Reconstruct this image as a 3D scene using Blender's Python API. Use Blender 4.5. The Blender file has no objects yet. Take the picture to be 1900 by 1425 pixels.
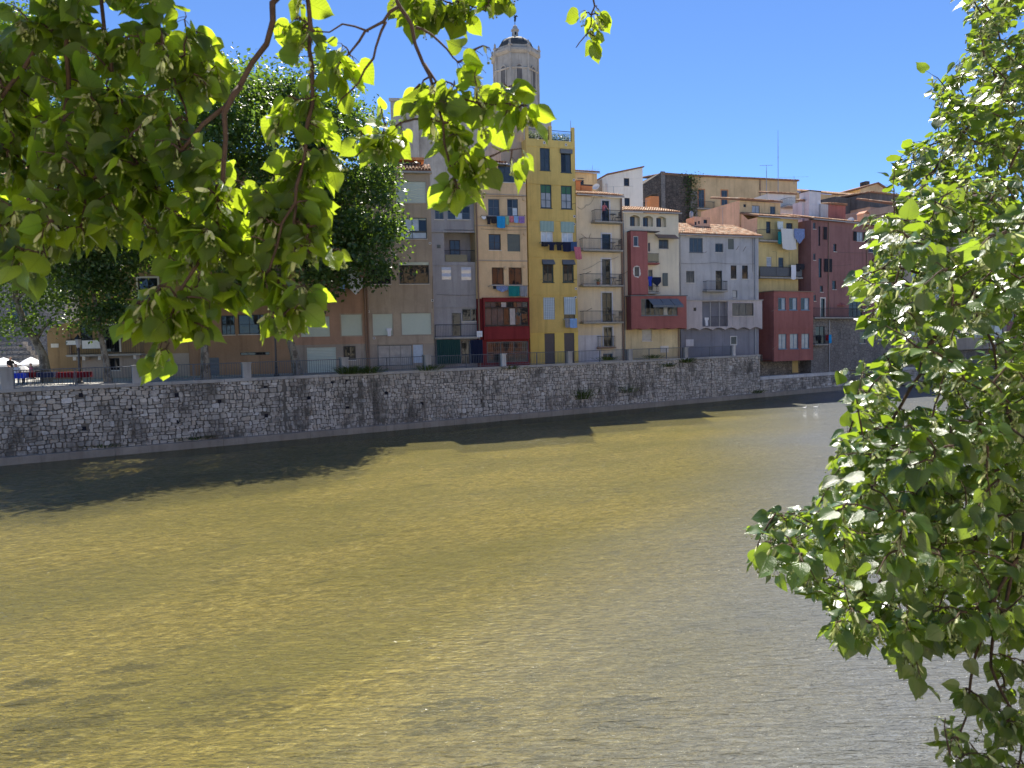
import bpy, bmesh, math, random
from mathutils import Vector, Matrix, Quaternion
from mathutils.kdtree import KDTree

random.seed(7)
C = bpy.context.scene.collection
SC = bpy.context.scene

# ------------------------------------------------------------------ camera, sky, sun, exposure
FPX = 1310.0                      # focal length in pixels of the 1900 px wide photograph
PITCH = math.atan(69.5 / FPX)     # looking slightly down
ROLL = 0.022
EYE = Vector((0, 0, 5.9))         # eye height over the river surface
FWD = Vector((0, math.cos(PITCH), -math.sin(PITCH)))
UP0 = Vector((0, math.sin(PITCH), math.cos(PITCH)))
RIGHT = math.cos(ROLL) * Vector((1, 0, 0)) - math.sin(ROLL) * UP0
UPV = math.sin(ROLL) * Vector((1, 0, 0)) + math.cos(ROLL) * UP0
cd = bpy.data.cameras.new('camera')
cam = bpy.data.objects.new('camera', cd); C.objects.link(cam)
cd.sensor_width = 36.0; cd.lens = 36.0 * FPX / 1900.0
cd.clip_start = 0.05; cd.clip_end = 6000
cd.dof.use_dof = True; cd.dof.focus_distance = 55.0; cd.dof.aperture_fstop = 7.5   # the phone's small aperture: only the nearest leaves soften
M = Matrix.Identity(4)
for i in range(3):
    M[i][0] = RIGHT[i]; M[i][1] = UPV[i]; M[i][2] = -FWD[i]; M[i][3] = EYE[i]
cam.matrix_world = M
SC.camera = cam

SUN_EL, SUN_AZ = math.radians(55.0), math.radians(2.0)   # azimuth clockwise from +Y
SUN = Vector((math.sin(SUN_AZ) * math.cos(SUN_EL), math.cos(SUN_AZ) * math.cos(SUN_EL), math.sin(SUN_EL)))
w = bpy.data.worlds.new('World'); SC.world = w; w.use_nodes = True
wn = w.node_tree; wn.nodes.clear()
sky = wn.nodes.new('ShaderNodeTexSky'); sky.sky_type = 'NISHITA'; sky.sun_disc = False
sky.sun_elevation = SUN_EL; sky.sun_rotation = SUN_AZ
sky.altitude = 100; sky.air_density = 0.66; sky.dust_density = 0.0; sky.ozone_density = 10.0
bg = wn.nodes.new('ShaderNodeBackground'); bg.inputs['Strength'].default_value = 0.09
wo = wn.nodes.new('ShaderNodeOutputWorld')
wn.links.new(sky.outputs[0], bg.inputs[0]); wn.links.new(bg.outputs[0], wo.inputs[0])
sl = bpy.data.lights.new('sun', 'SUN'); sl.energy = 5.0; sl.angle = math.radians(0.53); sl.color = (1.0, 0.94, 0.84)
so = bpy.data.objects.new('sun', sl); C.objects.link(so)
so.rotation_euler = (-SUN).to_track_quat('-Z', 'Y').to_euler(); so.location = SUN * 200
SC.view_settings.view_transform = 'Standard'; SC.view_settings.look = 'None'
SC.view_settings.exposure = 1.22; SC.view_settings.gamma = 1.0
SC.cycles.max_bounces = 8; SC.cycles.transparent_max_bounces = 12
SC.cycles.caustics_reflective = False; SC.cycles.caustics_refractive = False
SC.cycles.use_denoising = True
SC.cycles.sample_clamp_indirect = 6.0; SC.cycles.sample_clamp_direct = 12.0

def ray(u, v):
    return FWD + (u - 950.0) / FPX * RIGHT - (v - 712.5) / FPX * UPV
def at(u, v, d):                  # point at distance d along the view axis
    return EYE + ray(u, v) * d
def at_y(u, v, Y):
    r = ray(u, v); return EYE + r * (Y / r.y)
def px(p):
    q = p - EYE; d = q.dot(FWD)
    if d < 0.05: return None
    return 950 + FPX * q.dot(RIGHT) / d, 712.5 - FPX * q.dot(UPV) / d, d
# sheets on which windows and the like were measured: origin x, y and scale
ZM = {'A': (680, 220, .16842), 'B': (680, 440, .18946), 'C': (960, 220, .16842), 'D': (960, 440, .18946),
      'E': (1240, 290, .16842), 'F': (1240, 500, .16842), 'G': (1460, 320, .23158), 'H': (860, 30, .16842),
      'L': (320, 440, .21053), 'M': (0, 480, .18947), 'P': (0, 0, 1.0)}
def zp(Z, x, y):
    o = ZM[Z]; return o[0] + o[2] * x, o[1] + o[2] * y

# ------------------------------------------------------------------ mesh builder
class MB:
    def __init__(s):
        s.v = []; s.f = []; s.t = []; s.m = []; s.tint = 0.5; s.mi = 0; s.uv = None
    def face(s, pts):
        n = len(s.v); s.v.extend([tuple(p) for p in pts]); s.f.append(tuple(range(n, n + len(pts))))
        s.t.append(s.tint); s.m.append(s.mi)
    def raw(s, vs, fs):
        n = len(s.v); s.v.extend([tuple(p) for p in vs])
        for f in fs:
            s.f.append(tuple(i + n for i in f)); s.t.append(s.tint); s.m.append(s.mi)
    def box(s, x0, x1, y0, y1, z0, z1):
        if x1 < x0: x0, x1 = x1, x0
        if y1 < y0: y0, y1 = y1, y0
        if z1 < z0: z0, z1 = z1, z0
        s.raw([(x0, y0, z0), (x1, y0, z0), (x1, y1, z0), (x0, y1, z0), (x0, y0, z1), (x1, y0, z1), (x1, y1, z1), (x0, y1, z1)],
              [(0, 3, 2, 1), (4, 5, 6, 7), (0, 1, 5, 4), (1, 2, 6, 5), (2, 3, 7, 6), (3, 0, 4, 7)])
    def prism(s, poly, z0, z1):   # poly counter-clockwise in x,y
        n = len(poly)
        s.raw([(p[0], p[1], z0) for p in poly] + [(p[0], p[1], z1) for p in poly],
              [tuple(reversed(range(n))), tuple(range(n, 2 * n))] + [(i, (i + 1) % n, n + (i + 1) % n, n + i) for i in range(n)])
    def extrude_y(s, poly, y0, y1):   # poly in x,z
        n = len(poly)
        s.raw([(p[0], y0, p[1]) for p in poly] + [(p[0], y1, p[1]) for p in poly],
              [tuple(range(n)), tuple(reversed(range(n, 2 * n)))] + [(i, n + i, n + (i + 1) % n, (i + 1) % n) for i in range(n)])
    def tube(s, pts, rad, seg=6, cap=True):
        pts = [Vector(p) for p in pts]; n = len(pts)
        if not isinstance(rad, (list, tuple)): rad = [rad] * n
        vs = []; fs = []; ref = None
        for i, p in enumerate(pts):
            d = (pts[min(i + 1, n - 1)] - pts[max(i - 1, 0)])
            if d.length < 1e-9: d = Vector((0, 0, 1))
            d.normalize()
            if ref is None: ref = d.orthogonal().normalized()
            a = (ref - d * ref.dot(d))
            a = a.normalized() if a.length > 1e-6 else d.orthogonal().normalized()
            ref = a; b = d.cross(a)
            for k in range(seg):
                t = 2 * math.pi * k / seg
                vs.append(p + (a * math.cos(t) + b * math.sin(t)) * rad[i])
        for i in range(n - 1):
            for k in range(seg):
                k2 = (k + 1) % seg
                fs.append((i * seg + k, i * seg + k2, (i + 1) * seg + k2, (i + 1) * seg + k))
        if cap:
            fs.append(tuple(reversed(range(seg)))); fs.append(tuple(range((n - 1) * seg, n * seg)))
        s.raw(vs, fs)
    def lathe(s, prof, cx=0, cy=0, seg=16, phase=0.0):     # prof list of (r, z)
        vs = []; fs = []; n = len(prof)
        for r, z in prof:
            for k in range(seg):
                t = 2 * math.pi * k / seg + phase
                vs.append((cx + r * math.cos(t), cy + r * math.sin(t), z))
        for i in range(n - 1):
            for k in range(seg):
                k2 = (k + 1) % seg
                fs.append((i * seg + k, i * seg + k2, (i + 1) * seg + k2, (i + 1) * seg + k))
        fs.append(tuple(reversed(range(seg)))); fs.append(tuple(range((n - 1) * seg, n * seg)))
        s.raw(vs, fs)
    def mesh(s, name, mats, smooth=False, merge=False):
        me = bpy.data.meshes.new(name); me.from_pydata(s.v, [], s.f)
        for m in (mats if isinstance(mats, (list, tuple)) else [mats]): me.materials.append(m)
        if any(s.m): me.polygons.foreach_set('material_index', s.m)
        if any(t != 0.5 for t in s.t):
            a = me.attributes.new('tint', 'FLOAT', 'FACE'); a.data.foreach_set('value', s.t)
        if s.uv:
            l = me.uv_layers.new(name='UVMap'); flat = []
            for f in s.f:
                for i in f: flat.extend(s.uv[i])
            l.data.foreach_set('uv', flat)
        if merge:
            b = bmesh.new(); b.from_mesh(me); bmesh.ops.remove_doubles(b, verts=b.verts, dist=1e-5)
            bmesh.ops.recalc_face_normals(b, faces=b.faces); b.to_mesh(me); b.free()
        if smooth: me.polygons.foreach_set('use_smooth', [True] * len(me.polygons))
        me.update(); return me
    def build(s, name, mats, parent=None, smooth=False, merge=False):
        o = bpy.data.objects.new(name, s.mesh(name, mats, smooth, merge)); C.objects.link(o)
        if parent is not None: o.parent = parent
        return o
def inst(name, me, parent, mw=None):
    o = bpy.data.objects.new(name, me); C.objects.link(o); o.parent = parent
    if mw is not None: o.matrix_local = mw
    return o
def tag(o, label=None, cat=None, group=None, kind=None):
    if label: o['label'] = label
    if cat: o['category'] = cat
    if group: o['group'] = group
    if kind or cat: o['kind'] = kind or 'thing'
    return o
def empty(name, loc=(0, 0, 0), rz=0.0):
    o = bpy.data.objects.new(name, None); C.objects.link(o); o.location = loc; o.rotation_euler = (0, 0, rz)
    o.empty_display_size = 0.3
    return o

# ------------------------------------------------------------------ materials
class NT:
    def __init__(s, name):
        s.mat = bpy.data.materials.new(name); s.mat.use_nodes = True; s.t = s.mat.node_tree; s.t.nodes.clear()
        s.out = s.n('OutputMaterial')
    def n(s, t, **k):
        o = s.t.nodes.new('ShaderNode' + t)
        for a, b in k.items(): setattr(o, a, b)
        return o
    def set(s, node, sock, val):
        i = node.inputs[sock]
        if hasattr(val, 'is_output') or isinstance(val, bpy.types.NodeSocket): s.t.links.new(val, i)
        else: i.default_value = val
    def coord(s, scale=(1, 1, 1), kind='Object', rot=(0, 0, 0)):
        tc = s.n('TexCoord'); mp = s.n('Mapping'); mp.inputs['Scale'].default_value = scale; mp.inputs['Rotation'].default_value = rot
        s.t.links.new(tc.outputs[kind], mp.inputs['Vector']); return mp.outputs[0]
    def noise(s, vec, scale=5, detail=4, rough=0.55, dist=0.0):
        n = s.n('TexNoise'); s.set(n, 'Vector', vec); s.set(n, 'Scale', scale); s.set(n, 'Detail', detail); s.set(n, 'Roughness', rough)
        s.set(n, 'Distortion', dist); return n.outputs['Fac']
    def ramp(s, fac, stops):
        r = s.n('ValToRGB'); s.set(r, 'Fac', fac); e = r.color_ramp.elements
        while len(e) < len(stops): e.new(0.5)
        for x, (p, c) in zip(e, stops):
            x.position = p; x.color = (c[0], c[1], c[2], 1) if isinstance(c, (tuple, list)) else (c, c, c, 1)
        return r.outputs[0]
    def mix(s, fac, a, b, mode='MIX'):
        m = s.n('Mix', data_type='RGBA', blend_type=mode)
        for so, v in ((m.inputs[0], fac), (m.inputs[6], a), (m.inputs[7], b)):
            if isinstance(v, bpy.types.NodeSocket): s.t.links.new(v, so)
            elif isinstance(v, (tuple, list)): so.default_value = (v[0], v[1], v[2], 1)
            else: so.default_value = v
        return m.outputs[2]
    def math(s, op, a, b=0.0, clamp=False):
        m = s.n('Math', operation=op, use_clamp=clamp); s.set(m, 0, a); s.set(m, 1, b); return m.outputs[0]
    def attr(s, name='tint'):
        a = s.n('Attribute'); a.attribute_name = name; return a.outputs['Fac']
    def bump(s, h, strength=0.3, dist=0.02):
        b = s.n('Bump'); s.set(b, 'Height', h); s.set(b, 'Strength', strength); s.set(b, 'Distance', dist); return b.outputs[0]
    def principled(s, col, rough=0.8, spec=0.3, normal=None, metal=0.0):
        p = s.n('BsdfPrincipled')
        s.set(p, 'Base Color', col if isinstance(col, bpy.types.NodeSocket) else (col[0], col[1], col[2], 1)); s.set(p, 'Roughness', rough)
        s.set(p, 'Specular IOR Level', spec); s.set(p, 'Metallic', metal)
        if normal is not None: s.set(p, 'Normal', normal)
        return p.outputs[0]
    def done(s, shader):
        s.t.links.new(shader, s.out.inputs['Surface']); return s.mat
def sc3(c, k): return (min(c[0] * k, 1), min(c[1] * k, 1), min(c[2] * k, 1))

def plaster(name, col, dirt=0.85, patch=None):
    t = NT(name); k = min(1.38, .78 / max(col)); col = sc3(col, k)        # lime-washed render is bright
    if patch: patch = sc3(patch, k)
    big = t.noise(t.coord((0.35, 0.35, 0.3)), 1.0, 5, 0.6)
    streak = t.noise(t.coord((2.2, 2.2, 0.16)), 1.0, 4, 0.6)
    fine = t.noise(t.coord(), 9, 4, 0.65)
    c = t.mix(t.ramp(big, [(0.3, 0.0), (0.72, 1.0)]), sc3(col, 1 - 0.34 * dirt), sc3(col, 1.08))
    c = t.mix(t.math('MULTIPLY', t.ramp(streak, [(0.5, 0.0), (0.8, 1.0)]), 0.85 * dirt), c, (col[0] * .45, col[1] * .43, col[2] * .45))
    wash = t.noise(t.coord((0.9, 0.9, 0.7)), 1.0, 7, 0.75)
    c = t.mix(t.math('MULTIPLY', t.ramp(wash, [(0.52, 0.0), (0.60, 1.0)]), 0.22 * dirt), c, sc3(col, 1.25))
    c = t.mix(t.math('MULTIPLY', t.ramp(fine, [(0.35, 1.0), (0.6, 0.0)]), 0.22 * dirt), c, sc3(col, 0.6))
    if patch:
        pn = t.noise(t.coord((0.5, 0.5, 0.4)), 1.1, 6, 0.7)
        c = t.mix(t.ramp(pn, [(0.56, 0.0), (0.62, 0.75)]), c, patch)
    return t.done(t.principled(c, 0.9, 0.15, t.bump(t.noise(t.coord(), 22, 5, 0.7), 0.25, 0.02)))
def simple(name, col, rough=0.6, spec=0.4, metal=0.0, var=0.15, scale=6):
    t = NT(name)
    c = t.mix(t.noise(t.coord(), scale, 4), sc3(col, 1 - var), sc3(col, 1 + var))
    return t.done(t.principled(c, rough, spec, None, metal))
def rubble(name, a, b, dark, scale=3.0):       # distant stonework too small to build stone by stone
    t = NT(name)
    v = t.n('TexVoronoi', feature='F1'); t.set(v, 'Vector', t.coord((1, 1, 1.4))); t.set(v, 'Scale', scale)
    e = t.n('TexVoronoi', feature='DISTANCE_TO_EDGE'); t.set(e, 'Vector', t.coord((1, 1, 1.4))); t.set(e, 'Scale', scale)
    sep = t.n('SeparateColor'); t.t.links.new(v.outputs['Color'], sep.inputs[0])
    c = t.mix(sep.outputs[0], a, b)
    c = t.mix(t.ramp(t.noise(t.coord((0.5, 0.5, 0.2)), 1.5, 6, 0.7), [(0.42, 0.0), (0.7, 0.85)]), c, dark)
    jo = t.ramp(e.outputs['Distance'], [(0.0, 0.0), (0.09, 1.0)])
    c = t.mix(jo, sc3(dark, 0.9), c)
    return t.done(t.principled(c, 0.95, 0.1, t.bump(jo, 0.6, 0.05)))

MT = {}
def P(key, *a, **k):
    MT[key] = plaster(key, *a, **k)
P('plaster_yellow', (.52, .385, .13), dirt=.7); P('plaster_pale_yellow', (.62, .47, .13), dirt=.4)
P('plaster_peach', (.58, .42, .25)); P('plaster_red', (.19, .03, .032)); P('plaster_grey', (.30, .29, .30), dirt=.9)
P('plaster_brown', (.37, .30, .23)); P('plaster_pink_brown', (.37, .235, .165)); P('plaster_terracotta', (.30, .19, .115))
P('plaster_ochre', (.27, .185, .10)); P('plaster_greybeige', (.32, .27, .22)); P('plaster_beige', (.70, .60, .44), dirt=.6)
P('plaster_cream', (.62, .56, .43), dirt=.5); P('plaster_cream_yellow', (.60, .50, .30)); P('plaster_bay_red', (.30, .115, .105))
P('plaster_blue_grey', (.37, .375, .385), dirt=.8, patch=(.25, .26, .29)); P('plaster_violet_grey', (.42, .385, .385))
P('plaster_slate', (.20, .205, .235)); P('plaster_salmon', (.62, .38, .26)); P('plaster_straw', (.52, .42, .20))
P('plaster_rose_red', (.29, .12, .105)); P('plaster_dark_red', (.24, .125, .115)); P('plaster_white', (.72, .70, .64), dirt=.4)
P('plaster_sand', (.50, .37, .21)); P('plaster_dark_stone', (.13, .12, .115), dirt=1.4); P('plaster_light_grey', (.50, .50, .53))
P('plaster_orange', (.62, .27, .12)); P('concrete', (.34, .33, .31), dirt=.9); P('concrete_light', (.50, .49, .47), dirt=.8)
P('ledge_concrete', (.28, .25, .21), dirt=1.0); P('cathedral_stone', (.36, .325, .285), dirt=1.0); P('street', (.34, .33, .30)); P('ground', (.2, .18, .14))
P('stone_trim', (.55, .52, .47), dirt=.6)
MT['rubble'] = rubble('rubble', (.36, .33, .28), (.24, .22, .20), (.10, .095, .09), 2.6)
MT['old_stone'] = rubble('old_stone', (.16, .135, .115), (.10, .09, .08), (.055, .05, .048), 2.0)
MT['grey_masonry'] = rubble('grey_masonry', (.30, .28, .26), (.24, .225, .21), (.15, .14, .13), 2.2)
S = lambda k, *a, **kw: MT.__setitem__(k, simple(k, *a, **kw))
S('teal_paint', (.028, .055, .065), .4, .5); S('dark_green_paint', (.03, .055, .05), .5); S('white_paint', (.75, .76, .78), .4)
S('brown_wood', (.055, .035, .025), .55); S('dark_wood', (.03, .025, .022), .5); S('grey_paint', (.14, .155, .17), .5)
S('blue_paint', (.13, .24, .34), .45); S('steel_blue_frame', (.15, .19, .22), .45); S('dark_metal', (.035, .035, .04), .5, .5)
S('railing_metal', (.13, .14, .155), .55, .4); S('zinc', (.30, .31, .33), .45, .5, .6); S('copper_pipe', (.25, .16, .11), .6)
S('shutter_pale', (.60, .66, .58), .6, var=.06); S('shutter_grey', (.13, .15, .14), .6); S('shutter_silver', (.50, .50, .50), .35, .5, .5)
S('shutter_brown', (.12, .105, .10), .6); S('shutter_blue', (.55, .62, .70), .6); S('shutter_striped', (.36, .47, .45), .7)
S('awning_green', (.012, .055, .05), .8); S('awning_grey', (.15, .17, .19), .8); S('cloth_black', (.02, .02, .028), .9)
S('cloth_white', (.75, .76, .80), .9, .1, var=.05); S('cloth_blue', (.03, .30, .62), .9, .1); S('cloth_navy', (.02, .026, .06), .9, .1)
S('cloth_denim', (.05, .10, .22), .9, .1, var=.4); S('cloth_green', (.25, .42, .28), .9, .1); S('cloth_pink', (.55, .18, .22), .9, .1, var=.4)
S('cloth_teal', (.02, .20, .20), .9, .1); S('cloth_grey', (.26, .27, .30), .9, .1); S('cloth_purple', (.28, .18, .45), .9, .1, var=.5)
S('cloth_sky', (.25, .42, .72), .9, .1); S('cloth_royal', (.03, .06, .45), .9, .1); S('cloth_red', (.16, .014, .02), .85, .1)
S('cloth_cream', (.68, .66, .62), .9, .1, var=.1); S('skin', (.55, .32, .23), .6); S('hair', (.02, .014, .01), .6)
S('orange_brick', (.55, .24, .11), .9, .1); S('bark_linden', (.075, .05, .038), .85, .2, scale=60, var=.5); S('reed', (.42, .38, .26), .9, .1, var=.4, scale=40)
S('green_glass', (.05, .14, .05), .2, .5); S('clay', (.40, .16, .08), .8); S('feather', (.8, .79, .76), .7); S('plastic_white', (.7, .7, .7), .5)
S('water_weed', (.02, .025, .018), .95, .1, var=.5, scale=9); S('iron_lamp', (.02, .02, .023), .4, .5); S('patterned_cloth', (.20, .26, .45), .9, .1, var=.9, scale=14); S('lace', (.60, .68, .66), .9, .1, var=.5, scale=18)

def pattern_shutter(name, a, b, period):
    t = NT(name); sx = t.n('SeparateXYZ'); t.t.links.new(t.coord(), sx.inputs[0])
    f = t.math('FRACT', t.math('MULTIPLY', sx.outputs[0], 1.0 / period))
    return t.done(t.principled(t.mix(t.ramp(f, [(0.45, 0.0), (0.55, 1.0)]), a, b), .75, .2))
MT['striped_blind'] = pattern_shutter('striped_blind', (.55, .64, .70), (.36, .46, .55), .17)
MT['striped_green_blind'] = pattern_shutter('striped_green_blind', (.40, .55, .52), (.22, .34, .33), .13)
def glass(name, col, rough=0.04):
    t = NT(name); n = t.bump(t.noise(t.coord(), 1.3, 2), 0.12, 0.05)
    return t.done(t.principled(t.mix(t.noise(t.coord(), 2.5, 3), sc3(col, .6), sc3(col, 1.4)), rough, 0.45, n))
MT['pane_dark'] = glass('pane_dark', (.016, .018, .020)); MT['pane_blue'] = glass('pane_blue', (.05, .065, .08), .08)
MT['pane_curtain'] = glass('pane_curtain', (.36, .38, .40), .12); MT['pane_sky_sheen'] = glass('pane_sky_sheen', (.55, .62, .68), .1)  # second pane carries the sky's blue-white reflection in its colour
MT['pane_mirror'] = glass('pane_mirror', (.03, .03, .03), .02)
def tile_mat():
    t = NT('roof_clay'); a = t.attr()
    c = t.ramp(a, [(0.0, (.26, .14, .09)), (0.3, (.46, .25, .15)), (0.6, (.60, .40, .26)), (0.85, (.64, .52, .38)), (1.0, (.36, .30, .23))])
    c = t.mix(t.ramp(t.noise(t.coord(), 1.3, 6, .7), [(0.45, 0.0), (0.7, 0.7)]), c, (.18, .15, .12))
    return t.done(t.principled(c, .9, .15, t.bump(t.noise(t.coord(), 30, 4), .3, .01)))
MT['roof_clay'] = tile_mat()
def stone_mat():
    t = NT('wall_stone'); a = t.attr()
    c = t.ramp(a, [(0.0, (.38, .355, .315)), (0.35, (.54, .50, .44)), (0.65, (.66, .62, .56)), (0.85, (.58, .51, .42)), (1.0, (.78, .76, .72))])
    g = t.n('NewGeometry'); sx = t.n('SeparateXYZ'); t.t.links.new(g.outputs['Position'], sx.inputs[0])
    st = t.noise(t.coord((0.8, 0.8, 0.22), 'Object'), 1.0, 6, .75)
    st2 = t.noise(t.coord(), 0.33, 4, .6)
    k = t.math('MULTIPLY', t.ramp(st, [(0.42, 0.0), (0.66, 1.0)]), t.ramp(st2, [(0.44, 0.05), (0.66, 0.75)]))
    c = t.mix(k, c, (.10, .095, .085))
    lich = t.math('MULTIPLY', t.ramp(t.noise(t.coord((.22, .22, .35)), 1.0, 5, .65), [(0.46, 0.0), (0.58, 1.0)]), t.ramp(t.noise(t.coord((1.6, 1.6, .5)), 1.0, 5, .75), [(0.42, 0.0), (0.60, .85)]))   # patches of black lichen
    c = t.mix(lich, c, (.085, .082, .072))
    c = t.mix(t.math('MULTIPLY', t.noise(t.coord(), 7, 5, .7), .7), c, sc3((.2, .19, .175), 1), 'MULTIPLY') if False else c
    c = t.mix(t.ramp(t.noise(t.coord(), 9, 5, .7), [(0.3, 0.30), (0.55, 0.0)]), c, (.16, .15, .14))
    return t.done(t.principled(c, .92, .15, t.bump(t.noise(t.coord(), 14, 6, .75), .7, .03)))
MT['wall_stone'] = stone_mat()
MT['mortar'] = plaster('mortar', (.15, .14, .125), dirt=1.0)

def leaf_mat(name, top, under, trans, veins=True, tfac=.45, rough=.36, spec=.5):
    t = NT(name); a = t.attr(); bf = t.n('NewGeometry').outputs['Backfacing']
    c = t.mix(bf, t.mix(a, sc3(top, .6), sc3(top, 1.5)), t.mix(a, sc3(under, .75), sc3(under, 1.25)))
    tr = t.mix(a, sc3(trans, .65), sc3(trans, 1.25)); nrm = None
    if veins:
        uv = t.n('UVMap').outputs[0]; s = t.n('SeparateXYZ'); t.t.links.new(uv, s.inputs[0])
        x = t.math('ABSOLUTE', s.outputs[0]); y = s.outputs[1]
        side = t.math('FRACT', t.math('MULTIPLY', t.math('SUBTRACT', y, t.math('MULTIPLY', x, 0.75)), 6.5))
        v1 = t.ramp(x, [(0.0, 1.0), (0.028, 0.0)]); v2 = t.ramp(side, [(0.0, .8), (0.13, 0.0)])
        v = t.math('MAXIMUM', v1, v2)
        c = t.mix(t.math('MULTIPLY', v, .35), c, sc3(under, 1.5)); tr = t.mix(t.math('MULTIPLY', v, .35), tr, sc3(trans, .55))
        nrm = t.bump(t.math('ADD', v, t.math('MULTIPLY', t.noise(t.coord(), 60, 3), .6)), .35, .004)
    pr = t.principled(c, rough, spec, nrm)
    tl = t.n('BsdfTranslucent'); t.set(tl, 'Color', tr)
    if nrm is not None: t.set(tl, 'Normal', nrm)
    m = t.n('MixShader'); t.set(m, 0, tfac); t.t.links.new(pr, m.inputs[1]); t.t.links.new(tl.outputs[0], m.inputs[2])
    return t.done(m.outputs[0])
MT['leaf'] = leaf_mat('leaf', (.026, .055, .010), (.055, .085, .026), (.52, .68, .03), True, .54, .34, .4)
MT['leaf_glossy'] = leaf_mat('leaf_glossy', (.030, .068, .015), (.07, .11, .04), (.40, .58, .03), True, .38, .29, .85)
MT['bract'] = leaf_mat('bract', (.52, .56, .32), (.52, .56, .34), (.70, .74, .32), False, .35, .45, .4)
MT['fruit'] = leaf_mat('fruit', (.25, .30, .10), (.25, .30, .10), (.4, .45, .1), False, .15, .6, .3)
MT['plane_leaf'] = leaf_mat('plane_leaf', (.035, .075, .022), (.06, .10, .035), (.22, .36, .03), False, .38, .4, .5)
MT['weed'] = leaf_mat('weed', (.07, .11, .03), (.08, .12, .04), (.2, .28, .05), False, .3, .6, .2)
def bark_plane():
    t = NT('bark_plane'); n = t.noise(t.coord((1, 1, .6)), 3.0, 4, .6)
    c = t.ramp(n, [(0.35, (.10, .085, .065)), (0.48, (.17, .145, .11)), (0.52, (.30, .27, .21)), (0.65, (.20, .17, .13))])
    return t.done(t.principled(c, .9, .15, t.bump(n, .4, .03)))
MT['bark_plane'] = bark_plane()

# ------------------------------------------------------------------ setting: river, bed, ground, street
WS, WY = 0.655, 56.67                       # far bank: Y = WY + WS * X at the water's edge
WA = math.atan(WS); WD = Vector((math.cos(WA), math.sin(WA), 0)); WNI = Vector((-math.sin(WA), math.cos(WA), 0))
W0 = Vector((0, WY, 0))
def wl(x, y, z=0.0): return W0 + WD * x + WNI * y + Vector((0, 0, z))   # bank frame -> world
def to_wl(p):
    q = Vector((p[0], p[1], 0)) - W0; return q.dot(WD), q.dot(WNI)
STREET = 4.2
NEAR = -46.4                                # near quay face in the bank frame

def sheet(name, pts, m, z, kind='structure', sub=None):
    b = MB(); b.face([(p[0], p[1], z) for p in pts]); o = b.build(name, m); o['kind'] = kind; return o
def rect_wl(x0, x1, y0, y1):
    return [wl(x0, y0), wl(x1, y0), wl(x1, y1), wl(x0, y1)]

def water_mat():
    t = NT('water')
    ang = math.radians(7)
    def wp(scale, rot=0.0):                   # ripples run across the wind, which blows along the world's Y
        mp = t.n('Mapping'); mp.inputs['Scale'].default_value = scale; mp.inputs['Rotation'].default_value = (0, 0, rot)
        t.t.links.new(t.n('NewGeometry').outputs['Position'], mp.inputs['Vector']); return mp.outputs[0]
    v1 = wp((1.1, 2.8, 1), ang); v2 = wp((3.0, 11.0, 1), -ang * .6); v3 = wp((.35, 1.0, 1), ang)
    h1 = t.noise(v1, 1.0, 3, .5, .6); h2 = t.noise(v2, 1.0, 3, .55, .8); h3 = t.noise(v3, 1.0, 2, .5)
    gust = t.ramp(t.noise(t.coord((.05, .12, 1)), 1.0, 3, .5), [(0.3, .45), (0.65, 1.0)])
    h = t.math('ADD', t.math('ADD', t.math('MULTIPLY', h1, 1.8), t.math('MULTIPLY', h2, 1.05)), t.math('MULTIPLY', h3, .5))
    bp = t.n('Bump'); t.set(bp, 'Height', h); t.set(bp, 'Strength', gust); t.set(bp, 'Distance', .14)
    nrm = bp.outputs[0]
    fr = t.n('Fresnel'); t.set(fr, 'IOR', 1.33); t.set(fr, 'Normal', nrm)
    gl = t.n('BsdfGlossy'); t.set(gl, 'Roughness', .03); t.set(gl, 'Normal', nrm); t.set(gl, 'Color', (1, 1, 1, 1))
    tr = t.n('BsdfTransparent'); t.set(tr, 'Color', (.80, .76, .56, 1))
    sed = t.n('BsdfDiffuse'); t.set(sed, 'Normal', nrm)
    tone_noise = t.noise(t.coord((.03, .05, 1)), 1.0, 3, .5)
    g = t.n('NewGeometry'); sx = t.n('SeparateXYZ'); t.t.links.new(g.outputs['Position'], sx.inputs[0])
    q = t.math('ADD', t.math('MULTIPLY', t.math('SUBTRACT', t.math('ADD', sx.outputs[0], 4.6), t.math('MULTIPLY', sx.outputs[1], .48)), .085), t.math('ADD', tone_noise, -.02))
    f = t.ramp(q, [(0.02, 0.0), (0.72, 1.0)])           # sandy gold one side; silty grey with the sky's reflection painted in on the other
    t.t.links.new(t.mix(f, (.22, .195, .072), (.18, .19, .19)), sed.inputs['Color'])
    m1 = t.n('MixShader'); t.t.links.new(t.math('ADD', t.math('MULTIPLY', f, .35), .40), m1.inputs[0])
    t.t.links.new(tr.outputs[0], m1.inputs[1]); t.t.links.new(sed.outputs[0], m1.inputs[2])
    m2 = t.n('MixShader'); t.t.links.new(fr.outputs[0], m2.inputs[0]); t.t.links.new(m1.outputs[0], m2.inputs[1]); t.t.links.new(gl.outputs[0], m2.inputs[2])
    return t.done(m2.outputs[0])
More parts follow.
